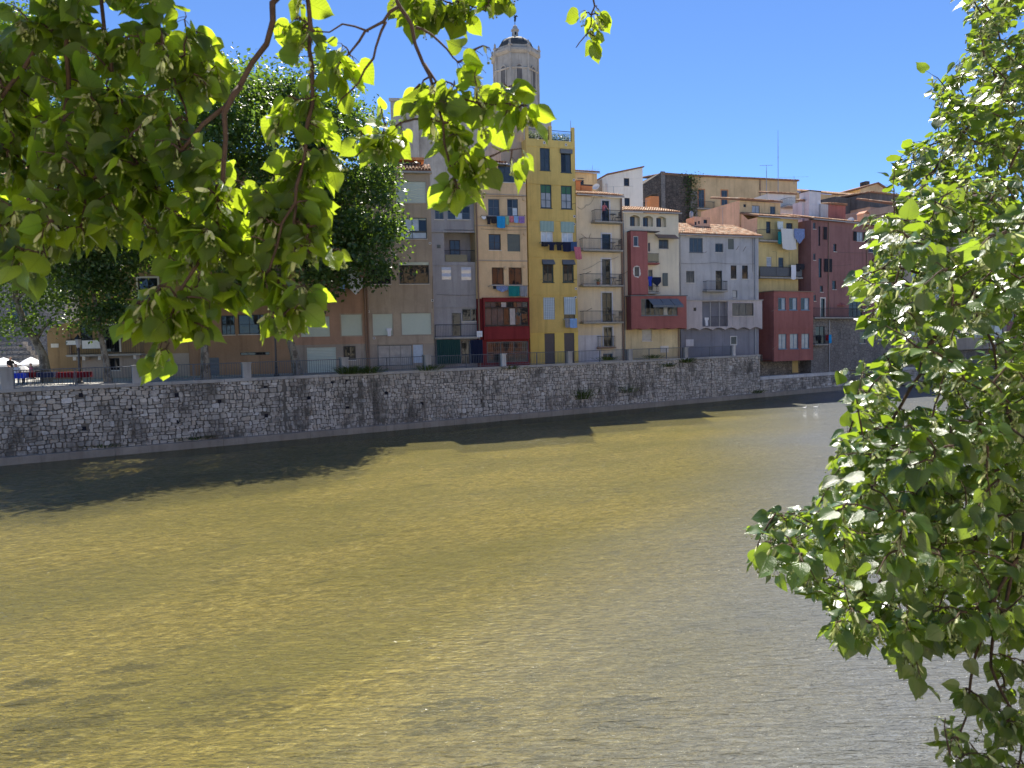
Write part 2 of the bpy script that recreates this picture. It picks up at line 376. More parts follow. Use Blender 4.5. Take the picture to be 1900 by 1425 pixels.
def bed_mat():
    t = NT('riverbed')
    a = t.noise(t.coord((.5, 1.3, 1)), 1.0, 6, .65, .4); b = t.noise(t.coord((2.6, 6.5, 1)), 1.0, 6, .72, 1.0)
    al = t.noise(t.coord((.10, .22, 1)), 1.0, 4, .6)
    c = t.ramp(b, [(0.32, (.07, .055, .012)), (0.44, (.28, .24, .08)), (0.54, (.54, .46, .18)), (0.64, (.84, .77, .42))])  # golden sand, with flecks of ripple-focused sunlight painted into the colour
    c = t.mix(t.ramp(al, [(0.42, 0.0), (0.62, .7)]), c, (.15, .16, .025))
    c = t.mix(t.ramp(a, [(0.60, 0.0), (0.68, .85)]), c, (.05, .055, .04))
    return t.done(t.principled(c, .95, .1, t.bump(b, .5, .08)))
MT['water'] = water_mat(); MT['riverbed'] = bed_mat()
def wl_sheet(name, x0, x1, y0, y1, z, m):
    b = MB(); b.face([(x0, y0, 0), (x1, y0, 0), (x1, y1, 0), (x0, y1, 0)]); o = b.build(name, m)
    o.location = W0 + Vector((0, 0, z)); o.rotation_euler = (0, 0, WA); o['kind'] = 'structure'; return o
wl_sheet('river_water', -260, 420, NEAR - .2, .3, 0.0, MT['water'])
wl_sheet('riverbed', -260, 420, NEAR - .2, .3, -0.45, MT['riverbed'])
wl_sheet('ground', -1500, 2500, 1.2, 3500, STREET - .35, MT['ground'])
b = MB(); b.prism([(-70, 1.0), (31.4, 1.0), (31.4, 9), (20, 60), (-70, 60)], STREET - .3, STREET)
o = b.build('street', MT['street']); o.location = W0; o.rotation_euler = (0, 0, WA); o['kind'] = 'structure'
# near bank the camera stands on
b = MB(); b.box(-260, 420, NEAR - 60, NEAR - .2, -.6, 4.25)
o = b.build('near_bank', MT['street']); o.location = W0; o.rotation_euler = (0, 0, WA); o['kind'] = 'structure'

# ------------------------------------------------------------------ far retaining wall, stone by stone
def coping_z(x): return 4.17 + (x + 34) / 65.0 * .32
XL, XR, XE = -40.0, 31.6, 92.0
wall = empty('retaining_wall', W0, WA)
tag(wall, 'long grey rubble stone river wall with dark stains under the railing', 'wall')
SF = .50                                     # stone face set back from the water's edge
b = MB()
for x0, x1, zf in ((XL, XR, None),):
    b.raw([(x0, SF, -.6), (x1, SF, -.6), (x1, 1.1, -.6), (x0, 1.1, -.6), (x0, SF, coping_z(x0) - .2), (x1, SF, coping_z(x1) - .2), (x1, 1.1, coping_z(x1) - .2), (x0, 1.1, coping_z(x0) - .2)],
          [(0, 3, 2, 1), (4, 5, 6, 7), (0, 1, 5, 4), (1, 2, 6, 5), (2, 3, 7, 6), (3, 0, 4, 7)])
b.build('core', MT['mortar'], wall)
n = 0
xs = [XL + 3.05 * i for i in range(24)]
for i, x in enumerate(xs):
    x1 = min(x + 3.05, XR)
    if x1 - x < .3: break
    b = MB(); za, zb = coping_z(x), coping_z(x1); g = .012
    b.raw([(x + g, SF - .10, za - .2), (x1 - g, SF - .10, zb - .2), (x1 - g, 1.14, zb - .2), (x + g, 1.14, za - .2), (x + g, SF - .10, za), (x1 - g, SF - .10, zb), (x1 - g, 1.14, zb), (x + g, 1.14, za)],
          [(0, 3, 2, 1), (4, 5, 6, 7), (0, 1, 5, 4), (1, 2, 6, 5), (2, 3, 7, 6), (3, 0, 4, 7)])
    b.build('coping_stone', MT['concrete'], wall)
x = XL
while x < XE:
    x1 = x + random.uniform(5.5, 6.5); b = MB(); b.box(x + .008, x1 - .008, 0, SF + .2, -.6, .44 + random.uniform(-.012, .012))
    b.build('footing_block', MT['ledge_concrete'], wall); x = x1

def clip(poly, px_, py_, nx, ny):            # keep the side where (p - p0).n <= 0
    out = []
    for i in range(len(poly)):
        a, c = poly[i], poly[(i + 1) % len(poly)]
        da = (a[0] - px_) * nx + (a[1] - py_) * ny; dc = (c[0] - px_) * nx + (c[1] - py_) * ny
        if da <= 0: out.append(a)
        if (da < 0 < dc) or (dc < 0 < da):
            k = da / (da - dc); out.append((a[0] + (c[0] - a[0]) * k, a[1] + (c[1] - a[1]) * k))
    return out
def stones(x0, x1, zlo, zhi, cw, ch, seed):       # rough courses of squared rubble, uneven in height and width
    rnd = random.Random(seed); zs = [zlo]; top = max(zhi(x0), zhi(x1))
    while zs[-1] < top + .1: zs.append(zs[-1] + ch * rnd.choice((.62, .8, .95, 1.0, 1.15, 1.4)))
    ph = [(rnd.uniform(0, 6), rnd.uniform(0, 6)) for _ in zs]
    def zb(j, x): return zs[j] + (0 if j == 0 else ch * (.20 * math.sin(x * 1.1 + ph[j][0]) + .13 * math.sin(x * 3.7 + ph[j][1])))
    cells = []
    for j in range(len(zs) - 1):
        x = x0 + rnd.uniform(0, .2); h = zs[j + 1] - zs[j]
        while x < x1 - .1:
            wd = min(max(rnd.lognormvariate(0, .38), .45), 2.1) * cw * .78; n_x = min(x + wd, x1); t0, t1 = rnd.uniform(-.22, .22) * h, rnd.uniform(-.22, .22) * h
            jit = lambda k=.035: rnd.uniform(-k, k)
            rows = [(0, 1)] if (h < ch * .9 or rnd.random() < .72) else [(0, rnd.uniform(.4, .6)), None]
            if rows[-1] is None: rows[-1] = (rows[0][1], 1)
            for (a_, c_) in rows:
                def P_(q, s): z_0, z_1 = zb(j, q), zb(j + 1, q); return (q + jit() + (t0 if q == x else t1) * (s - .5), z_0 + (z_1 - z_0) * s + jit(.025))
                poly = [P_(x, a_), P_(n_x, a_), P_(n_x, c_), P_(x, c_)]
                if rnd.random() < .35: m_ = (poly[0][0] * .5 + poly[1][0] * .5 + jit(.06), poly[0][1] * .5 + poly[1][1] * .5 - abs(jit(.05))); poly.insert(1, m_)
                if rnd.random() < .35: k_ = len(poly) - 1; m_ = (poly[k_][0] * .5 + poly[k_ - 1][0] * .5 + jit(.06), poly[k_][1] * .5 + poly[k_ - 1][1] * .5 + abs(jit(.05))); poly.insert(k_, m_)
                zt = zhi(x); poly = clip(poly, 0, zlo, 0, -1); poly = clip(poly, 0, zt, 0, 1) if len(poly) > 2 else poly
                if len(poly) < 3: continue
                cx = sum(p[0] for p in poly) / len(poly); cz = sum(p[1] for p in poly) / len(poly)
                ar = abs(sum(poly[k][0] * poly[(k + 1) % len(poly)][1] - poly[(k + 1) % len(poly)][0] * poly[k][1] for k in range(len(poly)))) / 2
                if ar > .008: cells.append((poly, cx, cz, ar, rnd.random(), rnd.random()))
            x = n_x
    return cells
def stone_into(b, cell, yf):
    poly, cx, cz, ar, r1, r2 = cell
    r = math.sqrt(ar); gap = .012 + .020 * r2 * r2; k1 = 1 - gap / r * 1.5; k2 = k1 * (.80 + .1 * r1)
    d = .035 + .05 * r2; n_ = len(poly)
    # round the corners a little: insert edge points
    ring = []
    for i in range(n_):
        a, c = poly[i], poly[(i + 1) % n_]
        ring += [(a[0] * .84 + c[0] * .16, a[1] * .84 + c[1] * .16), (a[0] * .16 + c[0] * .84, a[1] * .16 + c[1] * .84)]
    n2 = len(ring); tx, tz = (r1 - .5) * .12, (r2 - .5) * .12
    lo = [(cx + (p[0] - cx) * k1, yf + .02, cz + (p[1] - cz) * k1) for p in ring]
    hi = [(cx + (p[0] - cx) * k2, yf - d - (p[0] - cx) * tx - (p[1] - cz) * tz, cz + (p[1] - cz) * k2) for p in ring]
    b.tint = r1 if r1 != .5 else .51
    b.raw(lo + hi, [tuple(range(n2, 2 * n2))] + [(i, (i + 1) % n2, n2 + (i + 1) % n2, n2 + i) for i in range(n2)])
cells = []
x = XL
seg = [(XL, -18, .37, .245), (-18, -2.5, .34, .235), (-2.5, 13, .33, .235), (13, 24, .35, .25), (24, XR, .33, .235)]
for i, (a, c, cw, ch) in enumerate(seg):
    cells += stones(a, c, .40, lambda q: coping_z(q) - .2, cw, ch, 11 + i)
holes = []
for (u, v) in [(150, 733), (242, 760), (328, 733), (407, 745), (58, 770), (156, 795), (329, 782), (493, 720), (494, 771), (573, 738), (616, 711), (645, 757), (717, 729), (642, 708), (783, 749), (891, 744)]:
    r = ray(u, v); k = (W0 + WNI * SF - EYE).dot(WNI) / r.dot(WNI); p = EYE + r * k; lx, _ = to_wl(p); holes.append((lx, p.z))
keep = []
for c in cells:
    if any(abs(c[1] - h[0]) < .13 and abs(c[2] - h[1]) < .13 for h in holes): continue
    keep.append(c)
def stone_size(c):
    q = px(wl(c[1], SF, c[2]))
    return c[3] * (FPX / q[2]) ** 2 if q and -10 < q[0] < 1910 else 0
keep.sort(key=stone_size, reverse=True)
for c in keep[:300]:
    b = MB(); stone_into(b, c, SF); b.build('stone', MT['wall_stone'], wall)
b = MB()
for c in keep[300:]: stone_into(b, c, SF)
tag(b.build('stonework', MT['wall_stone'], wall), kind='stuff')
for lx, z in holes:
    b = MB(); b.box(lx - .11, lx + .11, SF - .035, SF + .1, z - .12, z + .12); b.box(lx - .05, lx + .05, SF - .05, SF, z - .09, z + .09)
    b.build('weep_hole', MT['cloth_black'], wall)
# low wall and terrace farther downstream
low = empty('low_river_wall', wl(XR, 0), WA)
tag(low, 'low pale stone river wall with flat capping below the red bay', 'wall')
b = MB(); b.box(0.02, XE - XR, SF, 4.0, -.6, 1.93); b.build('core', MT['mortar'], low)
cs = stones(0.02, XE - XR, .40, lambda q: 1.78, .42, .30, 77); b = MB()
for c in cs: stone_into(b, c, SF)
tag(b.build('stonework', MT['wall_stone'], low), kind='stuff')
for i in range(40):
    b = MB(); b.box(.03 + i * 1.5, 1.5 + i * 1.5, SF - .06, SF + .75, 1.80, 2.12 + (i % 3) * .012); b.build('capping_stone', MT['concrete_light'], low)
b = MB(); b.box(-.3, 12, 2.6, 3.6, 1.9, 4.4); b.build('rubble_back', MT['rubble'], low)
b = MB(); b.box(0.0, 60, SF + .9, 6.0, 1.7, 2.0); b.build('terrace', MT['ground'], low)

# ------------------------------------------------------------------ quay railing: pillars and panels
def wall_x_at(u):                             # bank-frame x where pixel column u meets the coping
    r = ray(u, 690); nrm = WNI; k = (W0 + WNI * .75 - EYE).dot(nrm) / r.dot(nrm); return to_wl(EYE + r * k)[0]
pil = [(12, .62, 1.15, 'squat square concrete pillar at the far left end of the quay railing'),
       (254, .55, 1.05, 'graffiti-marked concrete pillar below the hanging linden leaves'),
       (457, .55, 1.0, 'concrete railing pillar in front of the terracotta wall'),
       (639, .52, 1.12, 'mossy dark railing pillar next to the white garage shutter'),
       (793, .5, 1.1, 'mossy railing pillar left of the dark green awning'),
       (934, .42, 1.0, 'pale railing pillar in front of the crimson shopfront'),
       (1056, .5, 1.0, 'rounded railing pillar at the foot of the yellow tower house'),
       (1168, .5, 1.0, 'railing pillar below the red bay with the grey awning'),
       (1272, .45, 1.0, 'railing pillar at the left end of the slate grey wall'),
       (1361, .40, 1.05, 'white railing pillar ending the quay railing')]
PX = []
for u, wd, h, lab in pil:
    lx = wall_x_at(u); PX.append(lx); z = coping_z(lx)
    e = empty('railing_pillar', wl(lx, .78, z), WA); tag(e, lab, 'pillar', 'concrete pillars of the quay railing')
    b = MB(); k = wd / 2; b.prism([(-k, -k + .05), (-k + .05, -k), (k - .05, -k), (k, -k + .05), (k, k), (-k, k)], -.02, h - .06); b.build('shaft', MT['concrete' if u != 1361 and u != 934 else 'concrete_light'], e)
    b = MB(); k += .03; b.prism([(-k, -k), (k, -k), (k, k), (-k, k)], h - .06, h + .02); b.build('cap', MT['concrete' if u != 1361 and u != 934 else 'concrete_light'], e)
bal = MB(); bal.tube([(0, 0, 0), (0, 0, .92)], .013, 5); bal_me = bal.mesh('baluster', MT['railing_metal'])
pos = MB(); pos.box(-.03, .03, -.03, .03, -.05, 1.0); pos_me = pos.mesh('post', MT['railing_metal'])
rl = ['steel railing panel beside the cafe tables at far left', 'steel railing panel behind the lowest hanging linden leaves',
      'steel railing panel with the lamp post foot and leaning trunk behind it', 'steel railing panel in front of the barred garage gate',
      'steel railing panel in front of the dark green awning', 'steel railing panel running past the crimson shopfront to the yellow house',
      'steel railing panel in front of the small blue basement window', 'steel railing panel in front of the cream ground floor wall', 'last steel railing panel before the slate grey wall ends']
for i in range(len(PX) - 1):
    a, c = PX[i] + .3, PX[i + 1] - .27; L = c - a; za, zb = coping_z(a), coping_z(c)
    e = empty('quay_railing', wl(a, .78, za), WA); tag(e, rl[i], 'railing', 'steel railing panels along the quay')
    dz = zb - za
    b = MB(); b.tube([(0, 0, 1.0), (L, 0, 1.0 + dz)], .026, 6); b.build('top_rail', MT['railing_metal'], e)
    b = MB(); b.tube([(0, 0, .10), (L, 0, .10 + dz)], .02, 5); b.build('bottom_rail', MT['railing_metal'], e)
    nb = int(L / .155)
    for k in range(1, nb):
        x = L * k / nb; inst('baluster', bal_me, e, Matrix.Translation((x, 0, .09 + dz * k / nb)))
    for k in range(0, int(L / 2.2) + 1):
        x = L * k / max(1, int(L / 2.2)); inst('post', pos_me, e, Matrix.Translation((x, .04, dz * x / L)))

# dark weed mats lying on the bed of the shallows, each a tangle of strands combed by the current
for i, (u, v, sx, sy, lab) in enumerate(((75, 1368, .75, .42, 'dark weed mat under water at the bottom left corner'), (175, 1312, .6, .25, 'small dark weed mat under water right of the bottom left one'), (425, 1305, 1.1, .30, 'long dark weed mat under the shallow golden water'), (60, 1280, .5, .15, 'thin dark weed streak under water at the left edge'), (240, 1250, .5, .12, 'faint dark weed streak above the long weed mat'), (840, 1320, .8, .25, 'dark weed patch under grey water at bottom centre'), (1150, 1315, .7, .25, 'dark weed patch under grey water right of bottom centre'), (1395, 1150, .4, .15, 'dark spot under water left of the lowest linden boughs'))):
    r = ray(u, v); p = EYE + r * ((-.30 - EYE.z) / r.z); rn = random.Random(900 + i); b = MB()
    for k in range(170):
        t = rn.uniform(0, 6.283); q = rn.random() ** .7; c = Vector((q * sx * math.cos(t), q * sy * math.sin(t) + .25 * q * sx * math.cos(t) * .5, rn.uniform(0, .14) * (1 - q) + .02)); L = rn.uniform(.04, .14); a = Vector((1, rn.uniform(-.3, .5), rn.uniform(-.1, .1))).normalized() * L; e = Vector((rn.uniform(-.3, .3), 1, rn.uniform(-.3, .3))).normalized() * L * rn.uniform(.2, .4)
        b.face([c - a, c - e * .6, c + a, c + e])
    o = b.build('water_weed', MT['water_weed']); o.location = (p.x, p.y, -.24); o.rotation_euler = (0, 0, .1); tag(o, lab, 'water weed', 'weed mats on the riverbed')

# ------------------------------------------------------------------ houses
class House:
    def __init__(s, name, label, u0, Y0, slope, base=STREET, cat='house', group=None, v0=640):
        p = at_y(u0, v0, Y0); s.P = Vector((p.x, p.y, 0)); s.sl = slope; s.rz = math.atan(slope); s.base = base
        s.d = Vector((math.cos(s.rz), math.sin(s.rz), 0)); s.n = Vector((math.sin(s.rz), -math.cos(s.rz), 0))
        s.e = empty(name, (s.P.x, s.P.y, base), s.rz); tag(s.e, label, cat, group); s.op = []
    def pt(s, u, v, off=0.0):
        r = ray(u, v); k = (s.P + s.n * off - EYE).dot(s.n) / r.dot(s.n); p = EYE + r * k
        q = p - s.P; return q.dot(s.d), p.z - s.base
    def rect(s, Z, x0, y0, x1, y1, off=0.0):
        u0, v0 = zp(Z, x0, y0); u1, v1 = zp(Z, x1, y1); uc, vc = (u0 + u1) / 2, (v0 + v1) / 2
        return s.pt(u0, vc, off)[0], s.pt(u1, vc, off)[0], s.pt(uc, v1, off)[1], s.pt(uc, v0, off)[1]
    def zz(s, Z, x, y, off=0.0): return s.pt(*zp(Z, x, y), off)[1]
    def aa(s, Z, x, y, off=0.0): return s.pt(*zp(Z, x, y), off)[0]
    def world(s, a, y, z): return Vector((s.P.x, s.P.y, s.base)) + s.d * a - s.n * y + Vector((0, 0, z))
    def corner(s, Z, x, y):       # plan position under a pixel
        a, _ = s.pt(*zp(Z, x, y)); return s.world(a, 0, 0)
    def wall(s, m, a0, a1, z0, z1, depth=7.0, y=0.0, reveal=.16, name='wall', ops=None, back=True):
        ops = [o for o in (s.op if ops is None else ops) if o[0] < a1 and o[1] > a0 and o[2] < z1 and o[3] > z0]
        xs = sorted(set([a0, a1] + [min(max(q, a0), a1) for o in ops for q in o[:2]])); zs = sorted(set([z0, z1] + [min(max(q, z0), z1) for o in ops for q in o[2:4]]))
        b = MB()
        for i in range(len(xs) - 1):
            for j in range(len(zs) - 1):
                cx, cz = (xs[i] + xs[i + 1]) / 2, (zs[j] + zs[j + 1]) / 2
                if any(o[0] < cx < o[1] and o[2] < cz < o[3] for o in ops): continue
                b.face([(xs[i], y, zs[j]), (xs[i + 1], y, zs[j]), (xs[i + 1], y, zs[j + 1]), (xs[i], y, zs[j + 1])])
        for o in ops:
            p0, p1, q0, q1 = max(o[0], a0), min(o[1], a1), max(o[2], z0), min(o[3], z1); r = y + (o[4] if len(o) > 4 else reveal)
            if o[0] >= a0: b.face([(p0, y, q0), (p0, y, q1), (p0, r, q1), (p0, r, q0)])
            if o[1] <= a1: b.face([(p1, y, q0), (p1, r, q0), (p1, r, q1), (p1, y, q1)])
            if o[2] >= z0: b.face([(p0, y, q0), (p0, r, q0), (p1, r, q0), (p1, y, q0)])
            if o[3] <= z1: b.face([(p0, y, q1), (p1, y, q1), (p1, r, q1), (p0, r, q1)])
            if len(o) > 4: b.face([(p0, r, q0), (p1, r, q0), (p1, r, q1), (p0, r, q1)])
        Y = y + depth
        b.face([(a0, y, z0), (a0, y, z1), (a0, Y, z1), (a0, Y, z0)]); b.face([(a1, y, z0), (a1, Y, z0), (a1, Y, z1), (a1, y, z1)])
        b.face([(a0, y, z1), (a1, y, z1), (a1, Y, z1), (a0, Y, z1)]); b.face([(a0, y, z0), (a0, Y, z0), (a1, Y, z0), (a1, y, z0)])
        if back: b.face([(a0, Y, z0), (a0, Y, z1), (a1, Y, z1), (a1, Y, z0)])
        return b.build(name, MT[m], s.e)
    def win(s, r, cols=2, rows=1, frame='teal_paint', pane='pane_dark', fw=.06, y=0.0, inset=.10, sill='stone_trim', surround=None, name='window', top_pane=None, opening=True, panes=None):
        a0, a1, z0, z1 = r
        if opening: s.op.append((a0, a1, z0, z1))
        yf = y + inset; b = MB(); e = .004
        b.box(a0 + e, a0 + fw, yf - .03, yf + .03, z0 + e, z1 - e); b.box(a1 - fw, a1 - e, yf - .03, yf + .03, z0 + e, z1 - e)
        b.box(a0 + fw, a1 - fw, yf - .03, yf + .03, z0 + e, z0 + fw); b.box(a0 + fw, a1 - fw, yf - .03, yf + .03, z1 - fw, z1 - e)
        W, Hh = (a1 - a0 - 2 * fw), (z1 - z0 - 2 * fw); mw = fw * .6
        for i in range(1, cols): x = a0 + fw + W * i / cols; b.box(x - mw / 2, x + mw / 2, yf - .028, yf + .028, z0 + fw, z1 - fw)
        for j in range(1, rows): z = z0 + fw + Hh * j / rows; b.box(a0 + fw, a1 - fw, yf - .022, yf + .022, z - mw * .4, z + mw * .4)
        o = b.build(name, MT[frame], s.e)
        for i in range(cols):
            for j in range(rows):
                q = MB(); x0 = a0 + fw + W * i / cols; x1 = a0 + fw + W * (i + 1) / cols; w0 = z0 + fw + Hh * j / rows; w1 = z0 + fw + Hh * (j + 1) / rows
                t = random.uniform(-.006, .006)
                q.face([(x0, yf + t, w0), (x1, yf - t, w0), (x1, yf - t, w1), (x0, yf + t, w1)])
                pm = (panes[(i + j * cols) % len(panes)] if panes else (top_pane if top_pane and j == rows - 1 and rows > 1 else pane))
                q.build('pane', MT[pm], o)
        if sill: q = MB(); q.box(a0 - .05, a1 + .05, y - .07, yf, z0 - .06, z0 - .002); q.build('sill', MT[sill], o)
        if surround:
            q = MB(); k = .13; yy = y - .025
            q.box(a0 - k, a0, yy, y + .01, z0, z1 + k); q.box(a1, a1 + k, yy, y + .01, z0, z1 + k); q.box(a0, a1, yy, y + .01, z1, z1 + k); q.build('surround', MT[surround], o)
        return o
    def roller(s, r, m, y=0.0, inset=.06, frac=1.0, slat=.10, frame=None, name='roller_shutter', opening=True, parent=None):
        a0, a1, z0, z1 = r
        if opening and frac >= 1: s.op.append((a0, a1, z0, z1))
        zb = z1 - (z1 - z0) * frac; yf = y + inset; b = MB(); n = max(2, int((z1 - zb) / slat)); h = (z1 - zb) / n
        for i in range(n):
            w0 = zb + h * i; w1 = w0 + h
            b.face([(a0, yf, w0), (a1, yf, w0), (a1, yf - .022, w0 + h * .5), (a0, yf - .022, w0 + h * .5)])
            b.face([(a0, yf - .022, w0 + h * .5), (a1, yf - .022, w0 + h * .5), (a1, yf, w1), (a0, yf, w1)])
        o = b.build(name, MT[m], parent if parent else s.e)
        if frame and not parent:
            q = MB(); k = .09
            q.box(a0 - k, a0, y - .02, y + .01, z0 - k, z1 + k); q.box(a1, a1 + k, y - .02, y + .01, z0 - k, z1 + k)
            q.box(a0, a1, y - .02, y + .01, z1, z1 + k); q.box(a0, a1, y - .04, y + .01, z0 - k, z0); q.build('surround', MT[frame], o)
        return o
    def band(s, z, a0, a1, m, h=.12, out=.05, y=0.0, name='ledge'):
        b = MB(); b.box(a0, a1, y - out, y + .02, z - h, z); return b.build(name, MT[m], s.e)
    def pipe(s, a, z0, z1, m='zinc', r=.05, y=-.09):
        b = MB(); b.tube([(a, y, z0), (a, y, z1)], r, 7)
        z = z0 + 1
        while z < z1: b.box(a - .07, a + .07, y - .01, y + .1, z, z + .03); z += 2.6
        return b.build('downpipe', MT[m], s.e)
    def balcony(s, a0, a1, zs, out=.85, rail=1.0, m='concrete', rm='dark_metal', y=0.0, step=.125, thick=.14, solid=None):
        b = MB(); b.box(a0, a1, y - out, y + .01, zs - thick, zs); b.box(a0 - .04, a1 + .04, y - out - .04, y + .005, zs - thick * .45, zs - .02)
        o = b.build('balcony', MT[m], s.e); b = MB(); e = .05; yo = y - out + e
        path = [(a0 + e, y, 0), (a0 + e, yo, 0), (a1 - e, yo, 0), (a1 - e, y, 0)]
        for zz_ in (zs + .09, zs + rail):
            b.tube([(p[0], p[1], zz_) for p in path], .016 if zz_ < zs + .5 else .024, 5)
        n = int((a1 - a0 - 2 * e) / step)
        for i in range(n + 1): x = a0 + e + (a1 - a0 - 2 * e) * i / n; b.tube([(x, yo, zs), (x, yo, zs + rail)], .009, 4, False)
        k = int((out - e) / step)
        for i in range(1, k + 1):
            yy = yo + (out - e) * i / (k + 1)
            b.tube([(a0 + e, yy, zs), (a0 + e, yy, zs + rail)], .009, 4, False); b.tube([(a1 - e, yy, zs), (a1 - e, yy, zs + rail)], .009, 4, False)
        b.build('railing', MT[rm], o)
        if solid:
            b = MB(); b.box(a0 + e, a1 - e, yo + .03, yo + .045, zs + .08, zs + rail - .03); b.build('screen', MT[solid], o)
        return o
    def vent(s, Z, x, y, k=.11):
        a, z = s.pt(*zp(Z, x, y)); b = MB(); b.box(a - k, a + k, -.03, .01, z - k, z + k); o = b.build('vent', MT['plastic_white'], s.e)
        b = MB(); b.box(a - k * .5, a + k * .5, -.036, -.02, z - k * .55, z + k * .55); b.build('grille', MT['cloth_black'], o)
    def tiles(s, p00, p10, p01, p11, tw=.24, tl=.42, name='roof', thick=.12, seed=1):
        p00, p10, p01, p11 = map(Vector, (p00, p10, p01, p11)); rnd = random.Random(seed)
        nrm = (p10 - p00).cross(p01 - p00).normalized()
        if nrm.z < 0: nrm = -nrm
        b = MB(); dn = -nrm * thick; q = [p00, p10, p11, p01]
        b.raw([x for x in q] + [x + dn for x in q], [(0, 1, 2, 3), (7, 6, 5, 4), (0, 4, 5, 1), (1, 5, 6, 2), (2, 6, 7, 3), (3, 7, 4, 0)])
        o = b.build(name, MT['roof_clay'], s.e)
        nc = max(2, int((p10 - p00).length / tw)); nr = max(1, int(((p01 + p11) / 2 - (p00 + p10) / 2).length / tl)); b = MB()
        def pos(i, j): a = p00.lerp(p10, i); c = p01.lerp(p11, i); return a.lerp(c, j)
        for i in range(nc):
            for j in range(nr):
                u0 = (i + .5) / nc; c0 = pos(u0, max(0, (j - .12) / nr)); c1 = pos(u0, (j + 1) / nr); side = (pos(min(1, u0 + .5 / nc), j / nr) - pos(max(0, u0 - .5 / nc), j / nr))
                wv = side * .5; vs = []
                dj = Vector((rnd.uniform(-.012, .012), rnd.uniform(-.02, .02), 0)); lift0, lift1 = .045 + rnd.uniform(0, .02), .012
                for c, lf, sc in ((c0 + dj, lift0, 1.0), (c1 + dj, lift1, .82)):
                    for k in range(5):
                        t = math.pi * k / 4; vs.append(c + wv * (-math.cos(t)) * .92 * sc + nrm * (math.sin(t) * tw * .36 + lf))
                b.tint = min(1, max(0, rnd.gauss(.5, .24))) + .001
                b.raw(vs, [(k, k + 1, 6 + k, 5 + k) for k in range(4)])
        tag(b.build('roof_tiles', MT['roof_clay'], o), kind='stuff'); return o
    def eave(s, a0, a1, z, out=.35, depth=5.0, rise=1.6, seed=1, tw=.24, gutter=True):
        s.tiles((a0, -out, z), (a1, -out, z), (a0, depth, z + rise), (a1, depth, z + rise), tw, seed=seed)
        if gutter: b = MB(); b.tube([(a0, -out - .05, z - .10), (a1, -out - .05, z - .10)], .065, 6); b.build('gutter', MT['zinc'], s.e)
    def cloth(s, Z, x0, y0, x1, y1, m, label, off=.35, cat='laundry', folds=3, seed=0, skew=0.0, name='garment', shape='rect', group='washing hung out along the facades'):
        a0, a1, z0, z1 = s.rect(Z, x0, y0, x1, y1, off); W, Hh = a1 - a0, z1 - z0; rnd = random.Random(seed + 31 * int(x0)); nu, nv = 12, 8; vs = []; fs = []
        ph = rnd.uniform(0, 6)
        for thick in (0, 1):
            for j in range(nv + 1):
                for i in range(nu + 1):
                    u, v = i / nu, j / nv; x = u * W; z = -v * Hh
                    if shape == 'shirt' and v > .3: x = W * (.5 + (u - .5) * (.62))
                    if shape == 'sag': z *= (1 - .45 * abs(u - .5) * 2); x += skew * v * W
                    if shape == 'trousers' and v > .35: x = W * (u * .85 + .075 + (.05 if u > .5 else -.05)) if abs(u - .5) > .04 else W * .5
                    if shape == 'rect': z += -.06 * Hh * math.sin(math.pi * u) * v + rnd.uniform(-.01, .01); x += skew * v * W
                    yy = -.05 * v * math.sin(u * math.pi * 2 * folds + ph + v) * min(W, 1.0) - .02 * math.sin(v * 7 + ph) + thick * .012
                    vs.append((x, yy, z))
        st = (nu + 1) * (nv + 1)
        for j in range(nv):
            for i in range(nu):
                k = j * (nu + 1) + i; fs.append((k, k + nu + 1, k + nu + 2, k + 1)); fs.append((st + k, st + k + 1, st + k + nu + 2, st + k + nu + 1))
        b = MB(); b.raw(vs, fs); o = b.build(name, MT[m], None, True); o.location = s.world(a0, -off, z1); o.rotation_euler = (0, 0, s.rz)
        tag(o, label, cat, group); return o
    def line(s, Z, x0, x1, y, off=.35, r=.012):
        a0, z0 = s.pt(*zp(Z, x0, y), off); a1, z1 = s.pt(*zp(Z, x1, y), off); b = MB()
        b.tube([(a0, -off, z0), ((a0 + a1) / 2, -off, (z0 + z1) / 2 - .05), (a1, -off, z1)], r, 4)
        b.tube([(a0, 0, z0 - .05), (a0, -off - .05, z0)], .015, 4); b.tube([(a1, 0, z1 - .05), (a1, -off - .05, z1)], .015, 4)
        b.build('clothes_line', MT['dark_metal'], s.e)
    def scallop(s, m, a0, a1, z, n, y0, y1, h=.28):
        b = MB()
        for i in range(n):
            x0 = a0 + (a1 - a0) * i / n; x1 = a0 + (a1 - a0) * (i + 1) / n; pts = [(x0, z), (x0, z - h)]
            for k in range(1, 9): t = k / 9; pts.append((x0 + (x1 - x0) * t, z - h + h * .75 * math.sin(math.pi * t)))
            pts += [(x1, z - h), (x1, z)]; b.extrude_y(list(reversed(pts)), y1, y0)
        return b.build('scalloped_soffit', MT[m], s.e)
    def bars(s, r, m='dark_metal', y=-.03, step=.13, horiz=2, name='grille'):
        a0, a1, z0, z1 = r; b = MB(); n = int((a1 - a0) / step)
        for i in range(n + 1): x = a0 + (a1 - a0) * i / n; b.tube([(x, y, z0), (x, y, z1)], .011, 4, False)
        for j in range(horiz): z = z0 + (z1 - z0) * (j + .5) / horiz; b.tube([(a0, y, z), (a1, y, z)], .013, 4, False)
        return b.build(name, MT[m], s.e)

def chain(u, prev_h, prev_a, slope):          # depth where a facade of this slope, ending at an existing corner, meets pixel column u
    p = prev_h.world(prev_a, 0, 0); r = ray(u, 640); k = r.x / r.y
    return (p.y - slope * p.x) / (1 - slope * k)

